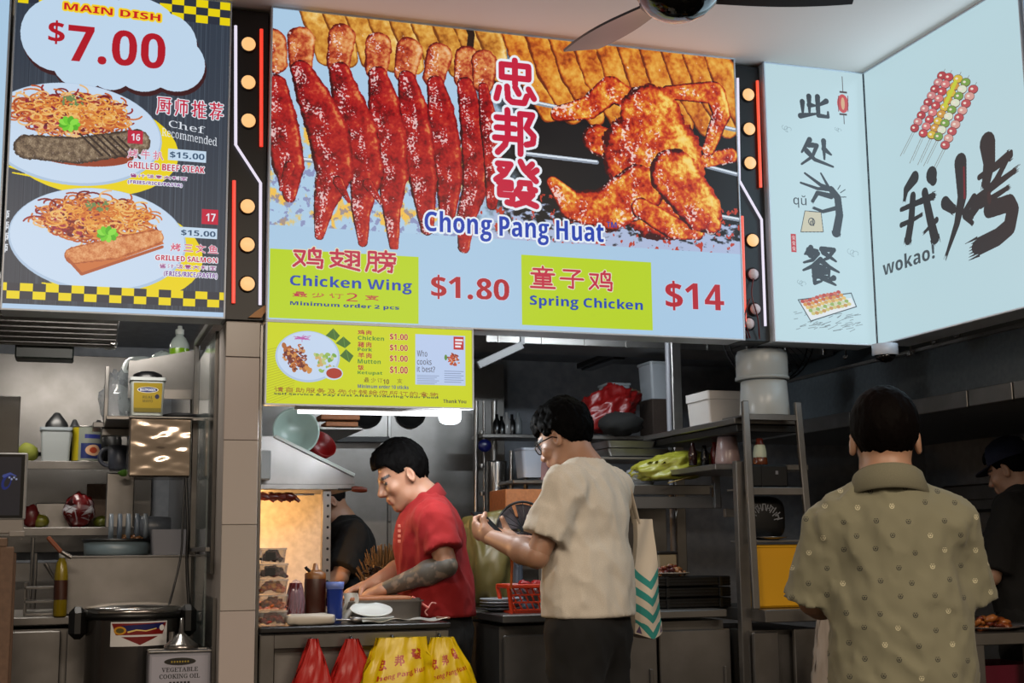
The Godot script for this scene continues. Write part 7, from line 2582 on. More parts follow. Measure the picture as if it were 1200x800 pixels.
	tube(s, smooth_path([Vector3(0.389, 1.469, -5.150), Vector3(0.382, 1.310, -5.120), Vector3(0.376, 1.186, -5.080), Vector3(0.350, 1.064, -5.050), Vector3(0.332, 0.999, -5.020)]), 0.004, 8)
	tube(s, smooth_path([Vector3(0.391, 1.468, -5.140), Vector3(0.401, 1.279, -5.120), Vector3(0.401, 1.154, -5.120), Vector3(0.413, 0.970, -5.100)]), 0.006, 8)
	solo("power_cable", s, black, "black power cable hanging down to the rice cooker", "cable")
	# oil tin with a funnel
	at = Vector3(0.350, 0.866, -4.700)
	t = thing("oil_tin", "white vegetable cooking oil tin in front of the partition", "tin", Vector3(at.x + 0.004, 0, -4.76))
	s = mb()
	box(s, Vector3(0, at.y / 2, 0), Vector3(0.205, at.y, 0.12), 0.006)
	part("can", s, mat(Color(0.42, 0.42, 0.45), 0.35), t)
	s = mb()
	for q in [[Vector3(-0.1, at.y + 0.002, 0.058), Vector3(0.1, at.y + 0.002, 0.058)], [Vector3(-0.1, at.y + 0.002, -0.058), Vector3(0.1, at.y + 0.002, -0.058)], [Vector3(-0.1, at.y + 0.002, -0.058), Vector3(-0.1, at.y + 0.002, 0.058)], [Vector3(0.1, at.y + 0.002, -0.058), Vector3(0.1, at.y + 0.002, 0.058)]]:
		tube(s, q, 0.004, 6)
	part("seam_rim", s, st_mid, t)
	var oc := Canvas.new(400, 560, Color(0.52, 0.52, 0.56))
	oc.rect(14, 14, 386, 546, Color(0.58, 0.58, 0.62))
	oc.ell(200, 52, 106, 26, Color(0.02, 0.02, 0.02))
	oc.ell(200, 52, 100, 21, Color(0.20, 0.17, 0.05))
	oc.ell(200, 52, 97, 19, Color(0.02, 0.02, 0.02))
	for k in 7:
		oc.ell(146 + k * 18, 53, 6, 7, Color(0.55, 0.48, 0.14))
	oc.text("VEGETABLE", "Droid Serif:b", [80, 92, 320, 122], Color(0.03, 0.03, 0.04))
	oc.text("COOKING OIL", "Droid Serif:b", [66, 138, 334, 168], Color(0.03, 0.03, 0.04))
	for k in 6:
		oc.rect(132 + k * 24, 190, 148 + k * 24, 208, Color(0.05, 0.05, 0.06))
	s = mb()
	quv(s, Vector3(-0.098, at.y - 0.006, 0.0605), Vector3(0.098, at.y - 0.006, 0.0605), Vector3(0.098, at.y - 0.27, 0.0605), Vector3(-0.098, at.y - 0.27, 0.0605))
	var ol := StandardMaterial3D.new()
	ol.albedo_texture = oc.tex()
	ol.roughness = 0.4
	part("printed_label", s, ol, t)
	t = thing("funnel", "upturned steel funnel standing on the oil tin", "funnel", Vector3(0.361, at.y + 0.004, -4.762))
	s = mb()
	lathe(s, [[0.056, 0.0], [0.058, 0.003], [0.056, 0.018], [0.05, 0.02]], 28)
	part("rim_band", s, ss(0.2), t)
	s = mb()
	lathe(s, [[0.052, 0.018], [0.016, 0.05], [0.009, 0.056], [0.006, 0.105], [0.004, 0.105], [0.007, 0.056], [0.048, 0.016]], 28)
	part("cone", s, ss(0.16), t)
	s = mb()
	tube(s, [Vector3(-0.03, 0.02, -0.03), Vector3(-0.03, 0.058, -0.03)], 0.009, 8)
	part("spout_cap", s, ss(0.3), t)

func wavy_steel() -> StandardMaterial3D:
	# thin polished sheet that is slightly dented
	var m := StandardMaterial3D.new()
	m.albedo_color = Color(0.72, 0.66, 0.60)
	m.metallic = 0.95
	m.roughness = 0.12
	m.heightmap_enabled = true
	m.heightmap_scale = 0.28
	m.heightmap_texture = noise_tex(0.012, Color.BLACK, Color.WHITE, 23, Vector2(0.7, 1.4), 256, 2)
	m.uv1_triplanar = true
	m.uv1_scale = Vector3.ONE * 3.0
	return m

# ---------- the skewer stall on the right ----------
func build_right() -> void:
	var s: SurfaceTool
	var t: Node3D
	var at: Vector3
	var r := RandomNumberGenerator.new()
	r.seed = 303
	var brass := ss(0.34)
	var black := mat(Color(0.014, 0.014, 0.015), 0.4)
	var st_dark := ss(0.38)
	# ladder-like rack
	var ry := 0.958
	t = thing("steel_rack", "tall stainless rack with two shelves holding buckets", "rack", Vector3(2.603, ry, -4.64))
	var lean := -0.05
	var top := 0.80
	for sd in [-1.0, 1.0]:
		s = mb()
		bar(s, Vector3(sd * 0.128, 0.0, 0.0), Vector3(sd * 0.116, top, lean), 0.028, 0.02, 0.003)
		part("front_leg", s, brass, t)
	for q in [[1.695 - ry, 0.024], [1.405 - ry, 0.030]]:
		var z: float = lean * q[0] / top
		s = mb()
		box(s, Vector3(0, q[0], z), Vector3(0.235, q[1], 0.014), 0.002)
		part("front_rail", s, brass, t)
		s = mb()
		box(s, Vector3(0, q[0] + q[1] / 2 - 0.004, z - 0.1), Vector3(0.235, 0.008, 0.2), 0.001)
		part("shelf_board", s, st_dark, t)
	var sh1 := ry + (1.695 - ry) + 0.013
	var sh2 := ry + (1.405 - ry) + 0.016
	var sh3 := 1.219 
	s = mb()
	box(s, Vector3(0, sh3 - ry - 0.006, -0.115), Vector3(0.236, 0.008, 0.19), 0.001)
	part("shelf_board", s, st_dark, t)
	# buckets
	var milk := clear_plastic(Color(0.70, 0.72, 0.72), 0.88, 0.3)
	t = thing("plastic_bucket", "translucent white bucket standing on the rack's top shelf", "bucket", Vector3(2.628, sh1, -4.79), 0.0, "white buckets on the rack")
	s = mb()
	lathe(s, [[0.0, 0.0], [0.098, 0.0], [0.1, 0.004], [0.092, 0.14], [0.086, 0.145], [0.0, 0.145]], 36)
	part("bucket_body", s, milk, t)
	t = thing("plastic_bucket", "wider translucent white bucket nested over the lower bucket", "bucket", Vector3(2.622, sh1 + 0.146, -4.79), 0.0, "white buckets on the rack")
	s = mb()
	lathe(s, [[0.100, 0.0], [0.104, 0.003], [0.104, 0.10], [0.098, 0.118], [0.092, 0.12], [0.0, 0.12]], 36)
	part("bucket_body", s, milk, t)
	s = mb()
	lathe(s, [[0.104, 0.0], [0.108, 0.002], [0.108, 0.012], [0.104, 0.014]], 36)
	part("rim", s, mat(Color(0.62, 0.64, 0.64), 0.35), t)
	# bottle and printer on the middle shelf
	t = thing("label_printer", "black label printer box on the rack's middle shelf", "printer", Vector3(2.585, sh2, -4.77))
	s = mb()
	box(s, Vector3(0, 0.045, 0), Vector3(0.175, 0.09, 0.14), 0.008)
	part("case", s, black, t)
	s = mb()
	box(s, Vector3(0.035, 0.058, 0.0715), Vector3(0.012, 0.014, 0.002), 0.0)
	part("status_label", s, mat(Color(0.4, 0.4, 0.42), 0.4), t)
	s = mb()
	box(s, Vector3(-0.03, 0.045, 0.0715), Vector3(0.004, 0.09, 0.003))
	part("seam", s, mat(Color(0.03, 0.03, 0.03), 0.4), t)
	t = thing("sauce_bottle", "sauce bottle with white label standing on the black printer", "bottle", Vector3(2.582, sh2 + 0.091, -4.76))
	bottle(t, [[0.0, 0.0], [0.028, 0.0], [0.03, 0.004], [0.029, 0.02], [0.026, 0.03]], mat(Color(0.32, 0.14, 0.04), 0.25), "lower_body")
	bottle(t, [[0.026, 0.03], [0.0265, 0.05], [0.022, 0.075], [0.019, 0.08]], mat(Color(0.62, 0.64, 0.55), 0.5), "paper_label")
	bottle(t, [[0.019, 0.08], [0.014, 0.088], [0.013, 0.105], [0.0, 0.106]], mat(Color(0.30, 0.09, 0.03), 0.3), "neck")
	# black bag with white arched lettering
	t = thing("printed_bag", "black bag with white arched lettering on the rack", "bag", Vector3(2.585, sh3, -4.78))
	s = mb()
	blob(s, Vector3(0, 0.085, 0), Vector3(0.10, 0.086, 0.05), 24, 14, func(d: Vector3) -> Vector3:
		return Vector3(signf(d.x) * pow(absf(d.x), 0.6), signf(d.y) * pow(absf(d.y), 0.55), signf(d.z) * pow(absf(d.z), 0.7)))
	part("sack", s, black, t)
	for k in 9:
		var an := PI * 0.92 - k * 0.33
		s = mb()
		var bz := Basis(Vector3(0, 0, 1), an - PI / 2)
		box(s, Vector3(-0.007, 0, 0), Vector3(0.004, 0.026, 0.002), 0.0, bz)
		box(s, Vector3(0.006, 0, 0), Vector3(0.004, 0.026, 0.002), 0.0, bz)
		box(s, Vector3(0.0, -0.002 if k % 2 else 0.011, 0), Vector3(0.014, 0.004, 0.002), 0.0, bz)
		var o := part("white_mark", s, mat(Color(0.45, 0.46, 0.48), 0.6), t)
		o.position = Vector3(-0.01 + cos(an) * 0.062, 0.065 + sin(an) * 0.062, 0.0515)
	s = plate_shape(0.075, 0.008)
	solo("foil_plate", s, ss(0.25), "silver foil plate under the black printed bag", "plate", Vector3(2.57, sh3 - 0.001, -4.70))
	# yellow box
	var b0 := Vector3(2.511, 0.953, -4.700)
	var b1 := Vector3(2.854, 1.210, -4.700)
	t = thing("yellow_box", "plain yellow plastic box standing in the rack", "box", Vector3((b0.x + b1.x) / 2, ry + 0.001, -4.745))
	s = mb()
	box(s, Vector3(0, (b1.y - ry - 0.012) / 2, 0), Vector3(b1.x - b0.x, b1.y - ry - 0.012, 0.11), 0.008)
	part("case", s, mat(Color(0.80, 0.585, 0.02), 0.5), t)
	s = mb()
	box(s, Vector3(0, b1.y - ry - 0.018, 0), Vector3(b1.x - b0.x + 0.006, 0.014, 0.116), 0.004)
	part("lid", s, mat(Color(0.80, 0.60, 0.03), 0.5), t)
	# counter under the rack
	t = thing("rack_counter", "dark steel counter carrying the tall rack", "counter", Vector3(2.46, 0, -4.60))
	s = mb()
	box(s, Vector3(0.182, ry - 0.025, -0.3), Vector3(0.31, 0.048, 0.62), 0.003)
	part("worktop", s, ss(0.3), t)
	s = mb()
	box(s, Vector3(0.06, 0.44, -0.06), Vector3(0.105, 0.86, 0.02), 0.003)
	part("panel", s, ss(0.35), t)
	s = mb()
	box(s, Vector3(0.25, 0.44, -0.05), Vector3(0.15, 0.88, 0.02), 0.003)
	part("panel", s, ss(0.35), t)
	s = mb()
	box(s, Vector3(0.17, 0.44, -0.34), Vector3(0.32, 0.87, 0.5))
	part("carcass", s, st_dark, t)
	# white cloth bag hanging at the end
	s = bag_shape(0.03, 0.13, 0.5, 0.08, 44, 0.02)
	solo("cloth_bag", s, mat(Color(0.56, 0.52, 0.48), 0.8), "creased white bag hanging at the end of the rack counter", "bag", Vector3(2.677, 0.945, -4.5))
	# hood along the right stall
	t = thing("exhaust_hood", "long dark grey exhaust hood with bright steel lower edge", "hood", Vector3(3.35, 1.73, -4.9))
	s = mb()
	prism(s, PackedVector2Array([Vector2(0.0, 0.0), Vector2(0.0, 0.27), Vector2(0.25, 0.42), Vector2(1.1, 0.42), Vector2(1.1, 0.0)]), -1.5, 1.9)
	part("casing", s, worn(Color(0.33, 0.36, 0.38), 0.5, 4.0, 0.2), t)
	for q in [[-1.4, -0.4], [-0.39, 0.45], [0.46, 0.72], [0.73, 1.1], [1.11, 1.85]]:
		s = mb()
		box(s, Vector3(-0.006, 0.032, (q[0] + q[1]) / 2), Vector3(0.012, 0.066, q[1] - q[0]), 0.002)
		part("edge_plate", s, ss(0.4), t)
	s = mb()
	bar(s, Vector3(-0.005, 0.27, -1.45), Vector3(-0.005, 0.27, 1.85), 0.012, 0.016, 0.002)
	part("top_rail", s, ss(0.4), t)
	for q in [[Vector3(3.330, 1.996, -4.788), 0.05, "hanging loop clip on the hood's upper rail"], [Vector3(3.330, 2.022, -4.619), 0.03, "small silver clip on the hood's upper rail"], [Vector3(3.330, 2.026, -4.467), 0.04, "wide silver clip on the hood's upper rail"], [Vector3(3.330, 2.051, -5.286), 0.04, "silver clip on the hood behind the pick-up board"]]:
		t = thing("steel_clip", q[2], "clip", q[0] as Vector3, 0.0, "clips on the hood")
		s = mb()
		tube(s, [Vector3(0, 0.05, 0), Vector3(-0.005, 0.0, 0), Vector3(-0.008, -0.012, q[1] * 0.3), Vector3(-0.004, -0.016, -q[1] * 0.3)], 0.004, 6)
		part("wire", s, ss(0.25), t)
		s = mb()
		box(s, Vector3(-0.006, -0.008, 0), Vector3(0.006, 0.016, q[1]), 0.002)
		part("jaw", s, ss(0.25), t)
	# wall fan behind the buckets
	at = Vector3(2.926, 2.125, -5.300)
	t = thing("wall_fan", "black wire-cage wall fan behind the white buckets", "fan", at)
	for z in [0.0, 0.05]:
		s = mb()
		var loop := []
		for k in 41:
			loop.append(Vector3(cos(TAU * k / 40) * 0.215, sin(TAU * k / 40) * 0.215, z))
		tube(s, loop, 0.004, 6, false)
		part("cage_ring", s, black, t)
	for k in 36:
		s = mb()
		var a := TAU * k / 36
		tube(s, [Vector3(cos(a) * 0.04, sin(a) * 0.04, 0.085), Vector3(cos(a) * 0.15, sin(a) * 0.15, 0.08), Vector3(cos(a) * 0.215, sin(a) * 0.215, 0.05)], 0.0015, 4)
		part("cage_wire", s, black, t)
	s = mb()
	lathe(s, [[0.0, 0.0], [0.05, 0.0], [0.055, 0.03], [0.03, 0.08], [0.0, 0.082]], 20, Vector3(0, 0, 0.01), Basis(Vector3.RIGHT, PI / 2))
	tube(s, [Vector3(0, 0, 0), Vector3(0, 0.1, -0.1), Vector3(0, 0.24, -0.1)], 0.018, 10)
	part("motor", s, black, t)
	for k in 3:
		s = mb()
		var a := TAU * k / 3 + 0.4
		sheet(s, 6, 4, func(u: float, v: float) -> Vector3:
			var rr := lerpf(0.05, 0.19, u)
			var an := a + (v - 0.5) * 1.3
			return Vector3(cos(an) * rr, sin(an) * rr, 0.035 + (v - 0.5) * 0.03), 0.003)
		part("blade", s, mat(Color(0.06, 0.06, 0.065), 0.35), t)
	# camera dome
	t = thing("security_camera", "white dome security camera under the corner of the boards", "camera", Vector3(2.969, 1.941, -4.440))
	s = mb()
	lathe(s, [[0.047, -0.022], [0.05, -0.018], [0.05, 0.022], [0.0, 0.022]], 28)
	part("housing", s, mat(Color(0.72, 0.76, 0.82), 0.35), t)
	s = mb()
	lathe(s, [[0.0, -0.05], [0.02, -0.047], [0.034, -0.036], [0.04, -0.022], [0.0, -0.020]], 24)
	part("dome", s, mat(Color(0.02, 0.014, 0.012), 0.1), t)
	# dim stainless equipment below the hood
	t = thing("steam_cabinet", "dim stainless cabinet under the hood behind the waiting man", "cabinet", Vector3(4.5, 0, -4.9))
	s = mb()
	box(s, Vector3(0.2, 0.75, -0.2), Vector3(0.5, 1.5, 2.2), 0.01)
	part("case", s, ss(0.35), t)
	for z in [-1.0, -0.3, 0.4]:
		s = mb()
		box(s, Vector3(-0.055, 1.12, z), Vector3(0.012, 0.6, 0.66), 0.004)
		var d := part("door", s, ss(0.3), t)
		s = mb()
		bar(s, Vector3(-0.075, 1.0, z + 0.26), Vector3(-0.075, 1.2, z + 0.26), 0.014, 0.014, 0.002)
		part("handle", s, ss(0.25), d)
	s = mb()
	bar(s, Vector3(4.43, 1.36, -6.2), Vector3(4.43, 1.36, -3.8), 0.02, 0.015, 0.002)
	solo("cabinet_rail", s, black, "black rail along the front of the dim cabinet", "rail")
	s = mb()
	lathe(s, [[0.0, 0.0], [0.10, 0.0], [0.12, 0.03], [0.10, 0.08], [0.06, 0.11], [0.0, 0.12]], 28)
	solo("pot_lid", s, ss(0.3), "grey domed pot lid on the dim cabinet", "lid", Vector3(4.6, 1.502, -4.9))
	# counter with a plate of food at the right edge
	at = Vector3(3.129, 0.882, -4.100)
	t = thing("side_counter", "steel counter with the plate of fried food, right edge", "counter", Vector3(at.x - 0.08, 0, -4.1))
	s = mb()
	box(s, Vector3(0.45, at.y - 0.022, -0.25), Vector3(0.9, 0.044, 0.5), 0.003)
	part("worktop", s, ss(0.3), t)
	for x in [0.02, 0.24, 0.88]:
		s = mb()
		bar(s, Vector3(x, 0, -0.02), Vector3(x, at.y - 0.04, -0.02), 0.035, 0.035, 0.003)
		part("leg", s, ss(0.3), t)
	t = thing("food_plate", "plate of orange fried pieces beside the patterned-shirt man", "plate", Vector3(3.198, at.y, -4.22))
	part("dish", plate_shape(0.11, 0.012), mat(Color(0.40, 0.36, 0.34), 0.3), t)
	morsels(t, "fried_pieces", 40, Vector3(0.085, 0.05, 0.07), 0.016, [Color(0.2, 0.05, 0.01), Color(0.3, 0.1, 0.02), Color(0.12, 0.02, 0.008)], r)
	t = thing("serving_plate", "grey plate at the very right edge of the counter", "plate", Vector3(3.365, at.y, -4.25))
	part("dish", plate_shape(0.09, 0.012), mat(Color(0.34, 0.34, 0.35), 0.3), t)
	s = mb()
	tub(s, squarish(0.26, 0.2, 0.02), squarish(0.30, 0.24, 0.02), 0.0, 0.2, 0.004)
	solo("pink_crate", s, mat(Color(0.34, 0.05, 0.13), 0.5), "dark pink plastic crate under the side counter", "crate", Vector3(3.250, 0.757 - 0.2, -4.32))
	s = mb()
	box(s, Vector3(3.250, (0.757 - 0.2) / 2.0, -4.32), Vector3(0.5, 0.757 - 0.2, 0.3), 0.004)
	solo("low_stand", s, st_dark, "low dark stand carrying the pink crate", "stand")

# ---------- people ----------
# own axes of a figure: x to its right, y up, z to its back; the origin is on the floor between the feet
var skin_mat: StandardMaterial3D

func head_mesh(s: SurfaceTool, hc: Vector3, hb: Basis, neck: Vector3, chest: Vector3, skin: Color, k := 1.0, cell := 0.0045) -> void:
	var f := Field.new(hc - Vector3.ONE * 0.17 * k - Vector3(0, 0.10, 0), hc + Vector3.ONE * 0.16 * k, cell)
	var at := func(x: float, y: float, z: float) -> Vector3: return hc + hb * (Vector3(x, y, z) * k)
	f.ell(at.call(0, 0.032, 0.018), Vector3(0.074, 0.088, 0.092) * k, hb, 0.01)
	f.ell(at.call(0, -0.036, -0.018), Vector3(0.060, 0.072, 0.065) * k, hb, 0.03)
	f.cap(at.call(-0.034, -0.078, -0.02), at.call(-0.012, -0.096, -0.058), 0.024 * k, 0.018 * k, 0.03)
	f.cap(at.call(0.034, -0.078, -0.02), at.call(0.012, -0.096, -0.058), 0.024 * k, 0.018 * k, 0.03)
	f.cap(at.call(-0.03, 0.018, -0.070), at.call(0.03, 0.018, -0.070), 0.014 * k, 0.014 * k, 0.02)
	for sd in [-1.0, 1.0]:
		f.ell(at.call(0.038 * sd, -0.026, -0.058), Vector3(0.022, 0.02, 0.02) * k, hb, 0.02)
		f.ell(at.call(0.031 * sd, 0.0, -0.083), Vector3(0.016, 0.010, 0.012) * k, hb, 0.008, true)
		f.ell(at.call(0.031 * sd, -0.001, -0.070), Vector3(0.013, 0.010, 0.012) * k, hb, 0.004)
	f.cap(at.call(0, 0.008, -0.080), at.call(0, -0.028, -0.101), 0.008 * k, 0.012 * k, 0.012)
	f.cap(at.call(-0.012, -0.034, -0.090), at.call(0.012, -0.034, -0.090), 0.009 * k, 0.009 * k, 0.008)
	f.cap(at.call(-0.019, -0.058, -0.080), at.call(0.019, -0.058, -0.080), 0.009 * k, 0.009 * k, 0.012)
	f.cap(at.call(-0.015, -0.070, -0.078), at.call(0.015, -0.070, -0.078), 0.009 * k, 0.009 * k, 0.008)
	for sd in [-1.0, 1.0]:
		f.ell(at.call(0.078 * sd, -0.012, 0.014), Vector3(0.009, 0.028, 0.017) * k, hb * Basis(Vector3.UP, -0.35 * sd), 0.008)
		f.ell(at.call(0.085 * sd, -0.008, 0.010), Vector3(0.006, 0.018, 0.009) * k, hb, 0.004, true)
	f.cap(neck, at.call(0, -0.05, 0.025), 0.056 * k, 0.052 * k, 0.03)
	f.cap(neck, chest, 0.058 * k, 0.07 * k, 0.03)
	var inv := hb.transposed()
	var low := hc.y - 0.235 * k
	f.cut(func(p: Vector3) -> float: return low - p.y)
	var dark := Color(0.02, 0.015, 0.012)
	f.mesh(s, func(p: Vector3) -> Color:
		var q := inv * (p - hc) / k
		var ax := absf(q.x)
		if q.z < -0.045:
			if absf(q.y - 0.024 + ax * 0.08) < 0.0055 and ax > 0.012 and ax < 0.052:
				return dark
			if absf(q.y - 0.0) < 0.0055 and absf(ax - 0.031) < 0.014:
				return Color(0.03, 0.02, 0.018)
			if absf(q.y + 0.064) < 0.011 and ax < 0.024 and q.z < -0.072:
				return skin.lerp(Color(0.30, 0.07, 0.06), 0.55)
		return skin)

func hair_mesh(hc: Vector3, hb: Basis, k: float, line: Callable, grow: Vector3, seed_: int, tuft := 0.006) -> SurfaceTool:
	var f := Field.new(hc - Vector3.ONE * 0.15 * k, hc + Vector3.ONE * 0.17 * k, 0.0045)
	f.ell(hc + hb * (Vector3(0, 0.034, 0.018) * k), (Vector3(0.074, 0.088, 0.092) + grow) * k, hb, 0.01)
	f.ell(hc + hb * (Vector3(0, 0.075, -0.035) * k), (Vector3(0.052, 0.040, 0.052) + grow * 0.6) * k, hb, 0.03)
	var n := FastNoiseLite.new()
	n.seed = seed_
	n.frequency = 22.0
	var inv := hb.transposed()
	f.ripple(func(p: Vector3) -> float:
		var q := inv * (p - hc)
		return n.get_noise_3d(q.x * 2.2, q.y * 0.7, q.z * 1.2) * tuft + n.get_noise_3d(q.x * 6.0, q.y * 1.6, q.z * 4.0) * tuft * 0.5)
	f.cut(func(p: Vector3) -> float:
		var q := inv * (p - hc) / k
		return (line.call(q) + n.get_noise_3d(q.x * 4.0, q.y * 1.0, q.z * 4.0) * 0.006) * 0.8)
	var s := mb()
	f.mesh(s)
	return s

func short_hair(q: Vector3) -> float:
	# hairline: high on the forehead, round the ears, down to the nape
	var y := 0.062
	if q.z > -0.055:
		y = lerpf(0.062, 0.012, clampf((q.z + 0.055) / 0.03, 0.0, 1.0))
	if q.z > 0.0:
		y = lerpf(0.024, -0.055, clampf((q.z - 0.012) / 0.04, 0.0, 1.0))
	return y - q.y

func hand_mesh(s: SurfaceTool, w: Vector3, fwd: Vector3, palm: Vector3, thumb_side: Vector3, curl: float, skin: Color, k := 1.0) -> void:
	# w wrist, fwd towards the knuckles, palm the way the palm faces, thumb_side towards the thumb
	fwd = fwd.normalized()
	palm = (palm - fwd * palm.dot(fwd)).normalized()
	var side := fwd.cross(palm).normalized()
	if side.dot(thumb_side) < 0.0:
		side = -side
	var f := Field.new(w - Vector3.ONE * 0.20 * k, w + Vector3.ONE * 0.20 * k, 0.0045)
	var kn := w + fwd * 0.085 * k
	f.cap(w - fwd * 0.03, w + fwd * 0.012, 0.025 * k, 0.027 * k, 0.02, palm, 0.75)
	f.cap(w + fwd * 0.02 * k, kn - side * 0.020 * k, 0.024 * k, 0.016 * k, 0.02, palm, 0.7)
	f.cap(w + fwd * 0.02 * k, kn + side * 0.022 * k, 0.024 * k, 0.016 * k, 0.02, palm, 0.7)
	f.cap(w + fwd * 0.03 * k, kn, 0.026 * k, 0.016 * k, 0.02, palm, 0.7)
	var lens := [0.070, 0.080, 0.074, 0.060]
	for i in 4:
		var p := kn + side * (0.030 - 0.020 * i) * k - fwd * (0.010 if i == 3 else 0.0) * k
		var d := fwd
		var r := 0.0092 * k
		for j in 3:
			d = d.rotated(side.cross(Vector3.ZERO).normalized() if false else fwd.cross(palm).normalized(), curl * (0.55 if j == 0 else 0.8) + i * 0.04)
			var l: float = lens[i] * [0.45, 0.32, 0.25][j] * k
			f.cap(p, p + d * l, r, r * 0.9, 0.004)
			p += d * l
			r *= 0.92
	var tp := w + fwd * 0.028 * k + side * 0.026 * k
	var td := (fwd * 0.75 + side * 0.65 + palm * 0.35).normalized()
	f.cap(w + fwd * 0.01 * k + side * 0.01 * k, tp, 0.018 * k, 0.015 * k, 0.012)
	f.cap(tp, tp + td * 0.036 * k, 0.013 * k, 0.011 * k, 0.006)
	var te := tp + td * 0.036 * k
	f.cap(te, te + (td + palm * curl * 0.6 - side * curl * 0.3).normalized() * 0.030 * k, 0.0105 * k, 0.009 * k, 0.004)
	f.mesh(s, func(_p: Vector3) -> Color: return skin)

func arm_mesh(s: SurfaceTool, e: Vector3, w: Vector3, skin: Color, k: float, tint = null) -> void:
	var f := Field.new(e.min(w) - Vector3.ONE * 0.08, e.max(w) + Vector3.ONE * 0.08, 0.006)
	var m := e.lerp(w, 0.3)
	f.cap(e, m, 0.042 * k, 0.044 * k, 0.02)
	f.cap(m, w, 0.043 * k, 0.027 * k, 0.02)
	f.mesh(s, tint if tint != null else func(_p: Vector3) -> Color: return skin)

func torso_field(j: Dictionary, grow: float, lo: Vector3, hi: Vector3, cell: float) -> Field:
	var f := Field.new(lo, hi, cell)
	var fw := Vector3(0, 0, 1)
	var g: Dictionary = j.girth
	f.cap(j.pelvis, j.waist, g.hip + grow, g.waist + grow, 0.06, fw, g.flat)
	f.cap(j.waist, j.chest, g.waist + grow, g.chest + grow, 0.06, fw, g.flat)
	f.cap(j.sl * Vector3(0.8, 1, 1), j.sr * Vector3(0.8, 1, 1), 0.044 + grow, 0.044 + grow, 0.05)
	f.cap(j.chest, j.neck - (j.neck - j.chest) * 0.25, g.chest * 0.8 + grow, 0.055 + grow, 0.05, fw, g.flat * 1.05)
	for q in [j.sl, j.sr]:
		f.cap(q, j.neck - Vector3(0, 0.022, 0), 0.040 + grow, 0.048 + grow * 0.6, 0.03)
	return f

func bounds(pts: Array, pad: float) -> Array:
	var lo := Vector3(INF, INF, INF)
	var hi := -lo
	for p in pts:
		lo = lo.min(p)
		hi = hi.max(p)
	return [lo - Vector3.ONE * pad, hi + Vector3.ONE * pad]

func body_of(t: Node3D, j: Dictionary, skin: Color, arms_tint = null) -> void:
	var s := mb()
	var all := [j.pelvis, j.chest, j.neck, j.sl, j.sr, j.el, j.er, j.al, j.ar]
	var b := bounds(all, 0.2)
	var f := torso_field(j, -0.012, b[0], b[1], 0.014)
	for q in [[j.sl, j.el, 0.048, 0.040], [j.sr, j.er, 0.048, 0.040], [j.hl, j.kl, 0.075, 0.052], [j.hr, j.kr, 0.075, 0.052], [j.kl, j.al, 0.052, 0.036], [j.kr, j.ar, 0.052, 0.036]]:
		f.cap(q[0], q[1], q[2], q[3], 0.03)
	f.mesh(s, func(_p: Vector3) -> Color: return skin)
	head_mesh(s, j.head, j.hb, j.neck, j.chest, skin, j.get("hk", 1.0))
	for q in [["el", "wl", "hand_l"], ["er", "wr", "hand_r"]]:
		arm_mesh(s, j[q[0]], j[q[1]], skin, 1.0, arms_tint if q[0] == "el" else null)
		var h: Array = j[q[2]]
		hand_mesh(s, j[q[1]], h[0], h[1], h[2], h[3], skin)
	# feet in shoes stand on the floor
	for q in [j.al, j.ar]:
		var ff := Field.new(q - Vector3(0.12, 0.14, 0.25), q + Vector3(0.12, 0.12, 0.15), 0.012)
		ff.cap(Vector3(q.x, 0.045, q.z + 0.04), Vector3(q.x, 0.035, q.z - 0.15), 0.042, 0.034, 0.02)
		ff.cap(q, Vector3(q.x, 0.05, q.z + 0.03), 0.036, 0.04, 0.02)
		ff.mesh(s, func(_p: Vector3) -> Color: return Color(0.03, 0.03, 0.03))
	part("body", s, skin_mat, t)

func folds(seed_: int, amp: float) -> Callable:
	var n := FastNoiseLite.new()
	n.seed = seed_
	n.frequency = 6.0
	n.fractal_octaves = 3
	return func(p: Vector3) -> float:
		var v := n.get_noise_3d(p.x * 1.1 + p.y * 0.5, p.y * 0.55 - p.x * 0.4, p.z * 1.1)
		return -amp * (1.0 - absf(v) * 3.2)

func shirt_of(t: Node3D, j: Dictionary, m: Material, hem: float, sleeve: float, grow: float, seed_: int, amp: float, called := "shirt", uvf = null, flare := 0.0) -> MeshInstance3D:
	var b := bounds([Vector3(j.pelvis.x, hem, j.pelvis.z), j.chest, j.neck, j.sl, j.sr, j.el, j.er], 0.24)
	var f := torso_field(j, grow, b[0], b[1], 0.0095)
	if flare > 0.0:
		f.cap(j.waist, Vector3(j.pelvis.x, hem - 0.1, j.pelvis.z), j.girth.waist + grow, j.girth.hip + grow + flare, 0.05, Vector3(0, 0, 1), j.girth.flat)
	for q in [[j.sl, j.el], [j.sr, j.er]]:
		f.cap(q[0], q[1], 0.046 + grow, 0.058 + grow, 0.03, Vector3.ZERO, 1.0, sleeve)
	f.ripple(folds(seed_, amp))
	var nk: Vector3 = j.neck
	f.cut(func(p: Vector3) -> float: return hem - p.y)
	f.ell(nk + Vector3(0, 0.062, -0.015), Vector3(0.064, 0.07, 0.066), j.hb_neck if j.has("hb_neck") else Basis.IDENTITY, 0.012, true)
	var s := mb()
	f.mesh(s, null, uvf)
	return part(called, s, m, t)

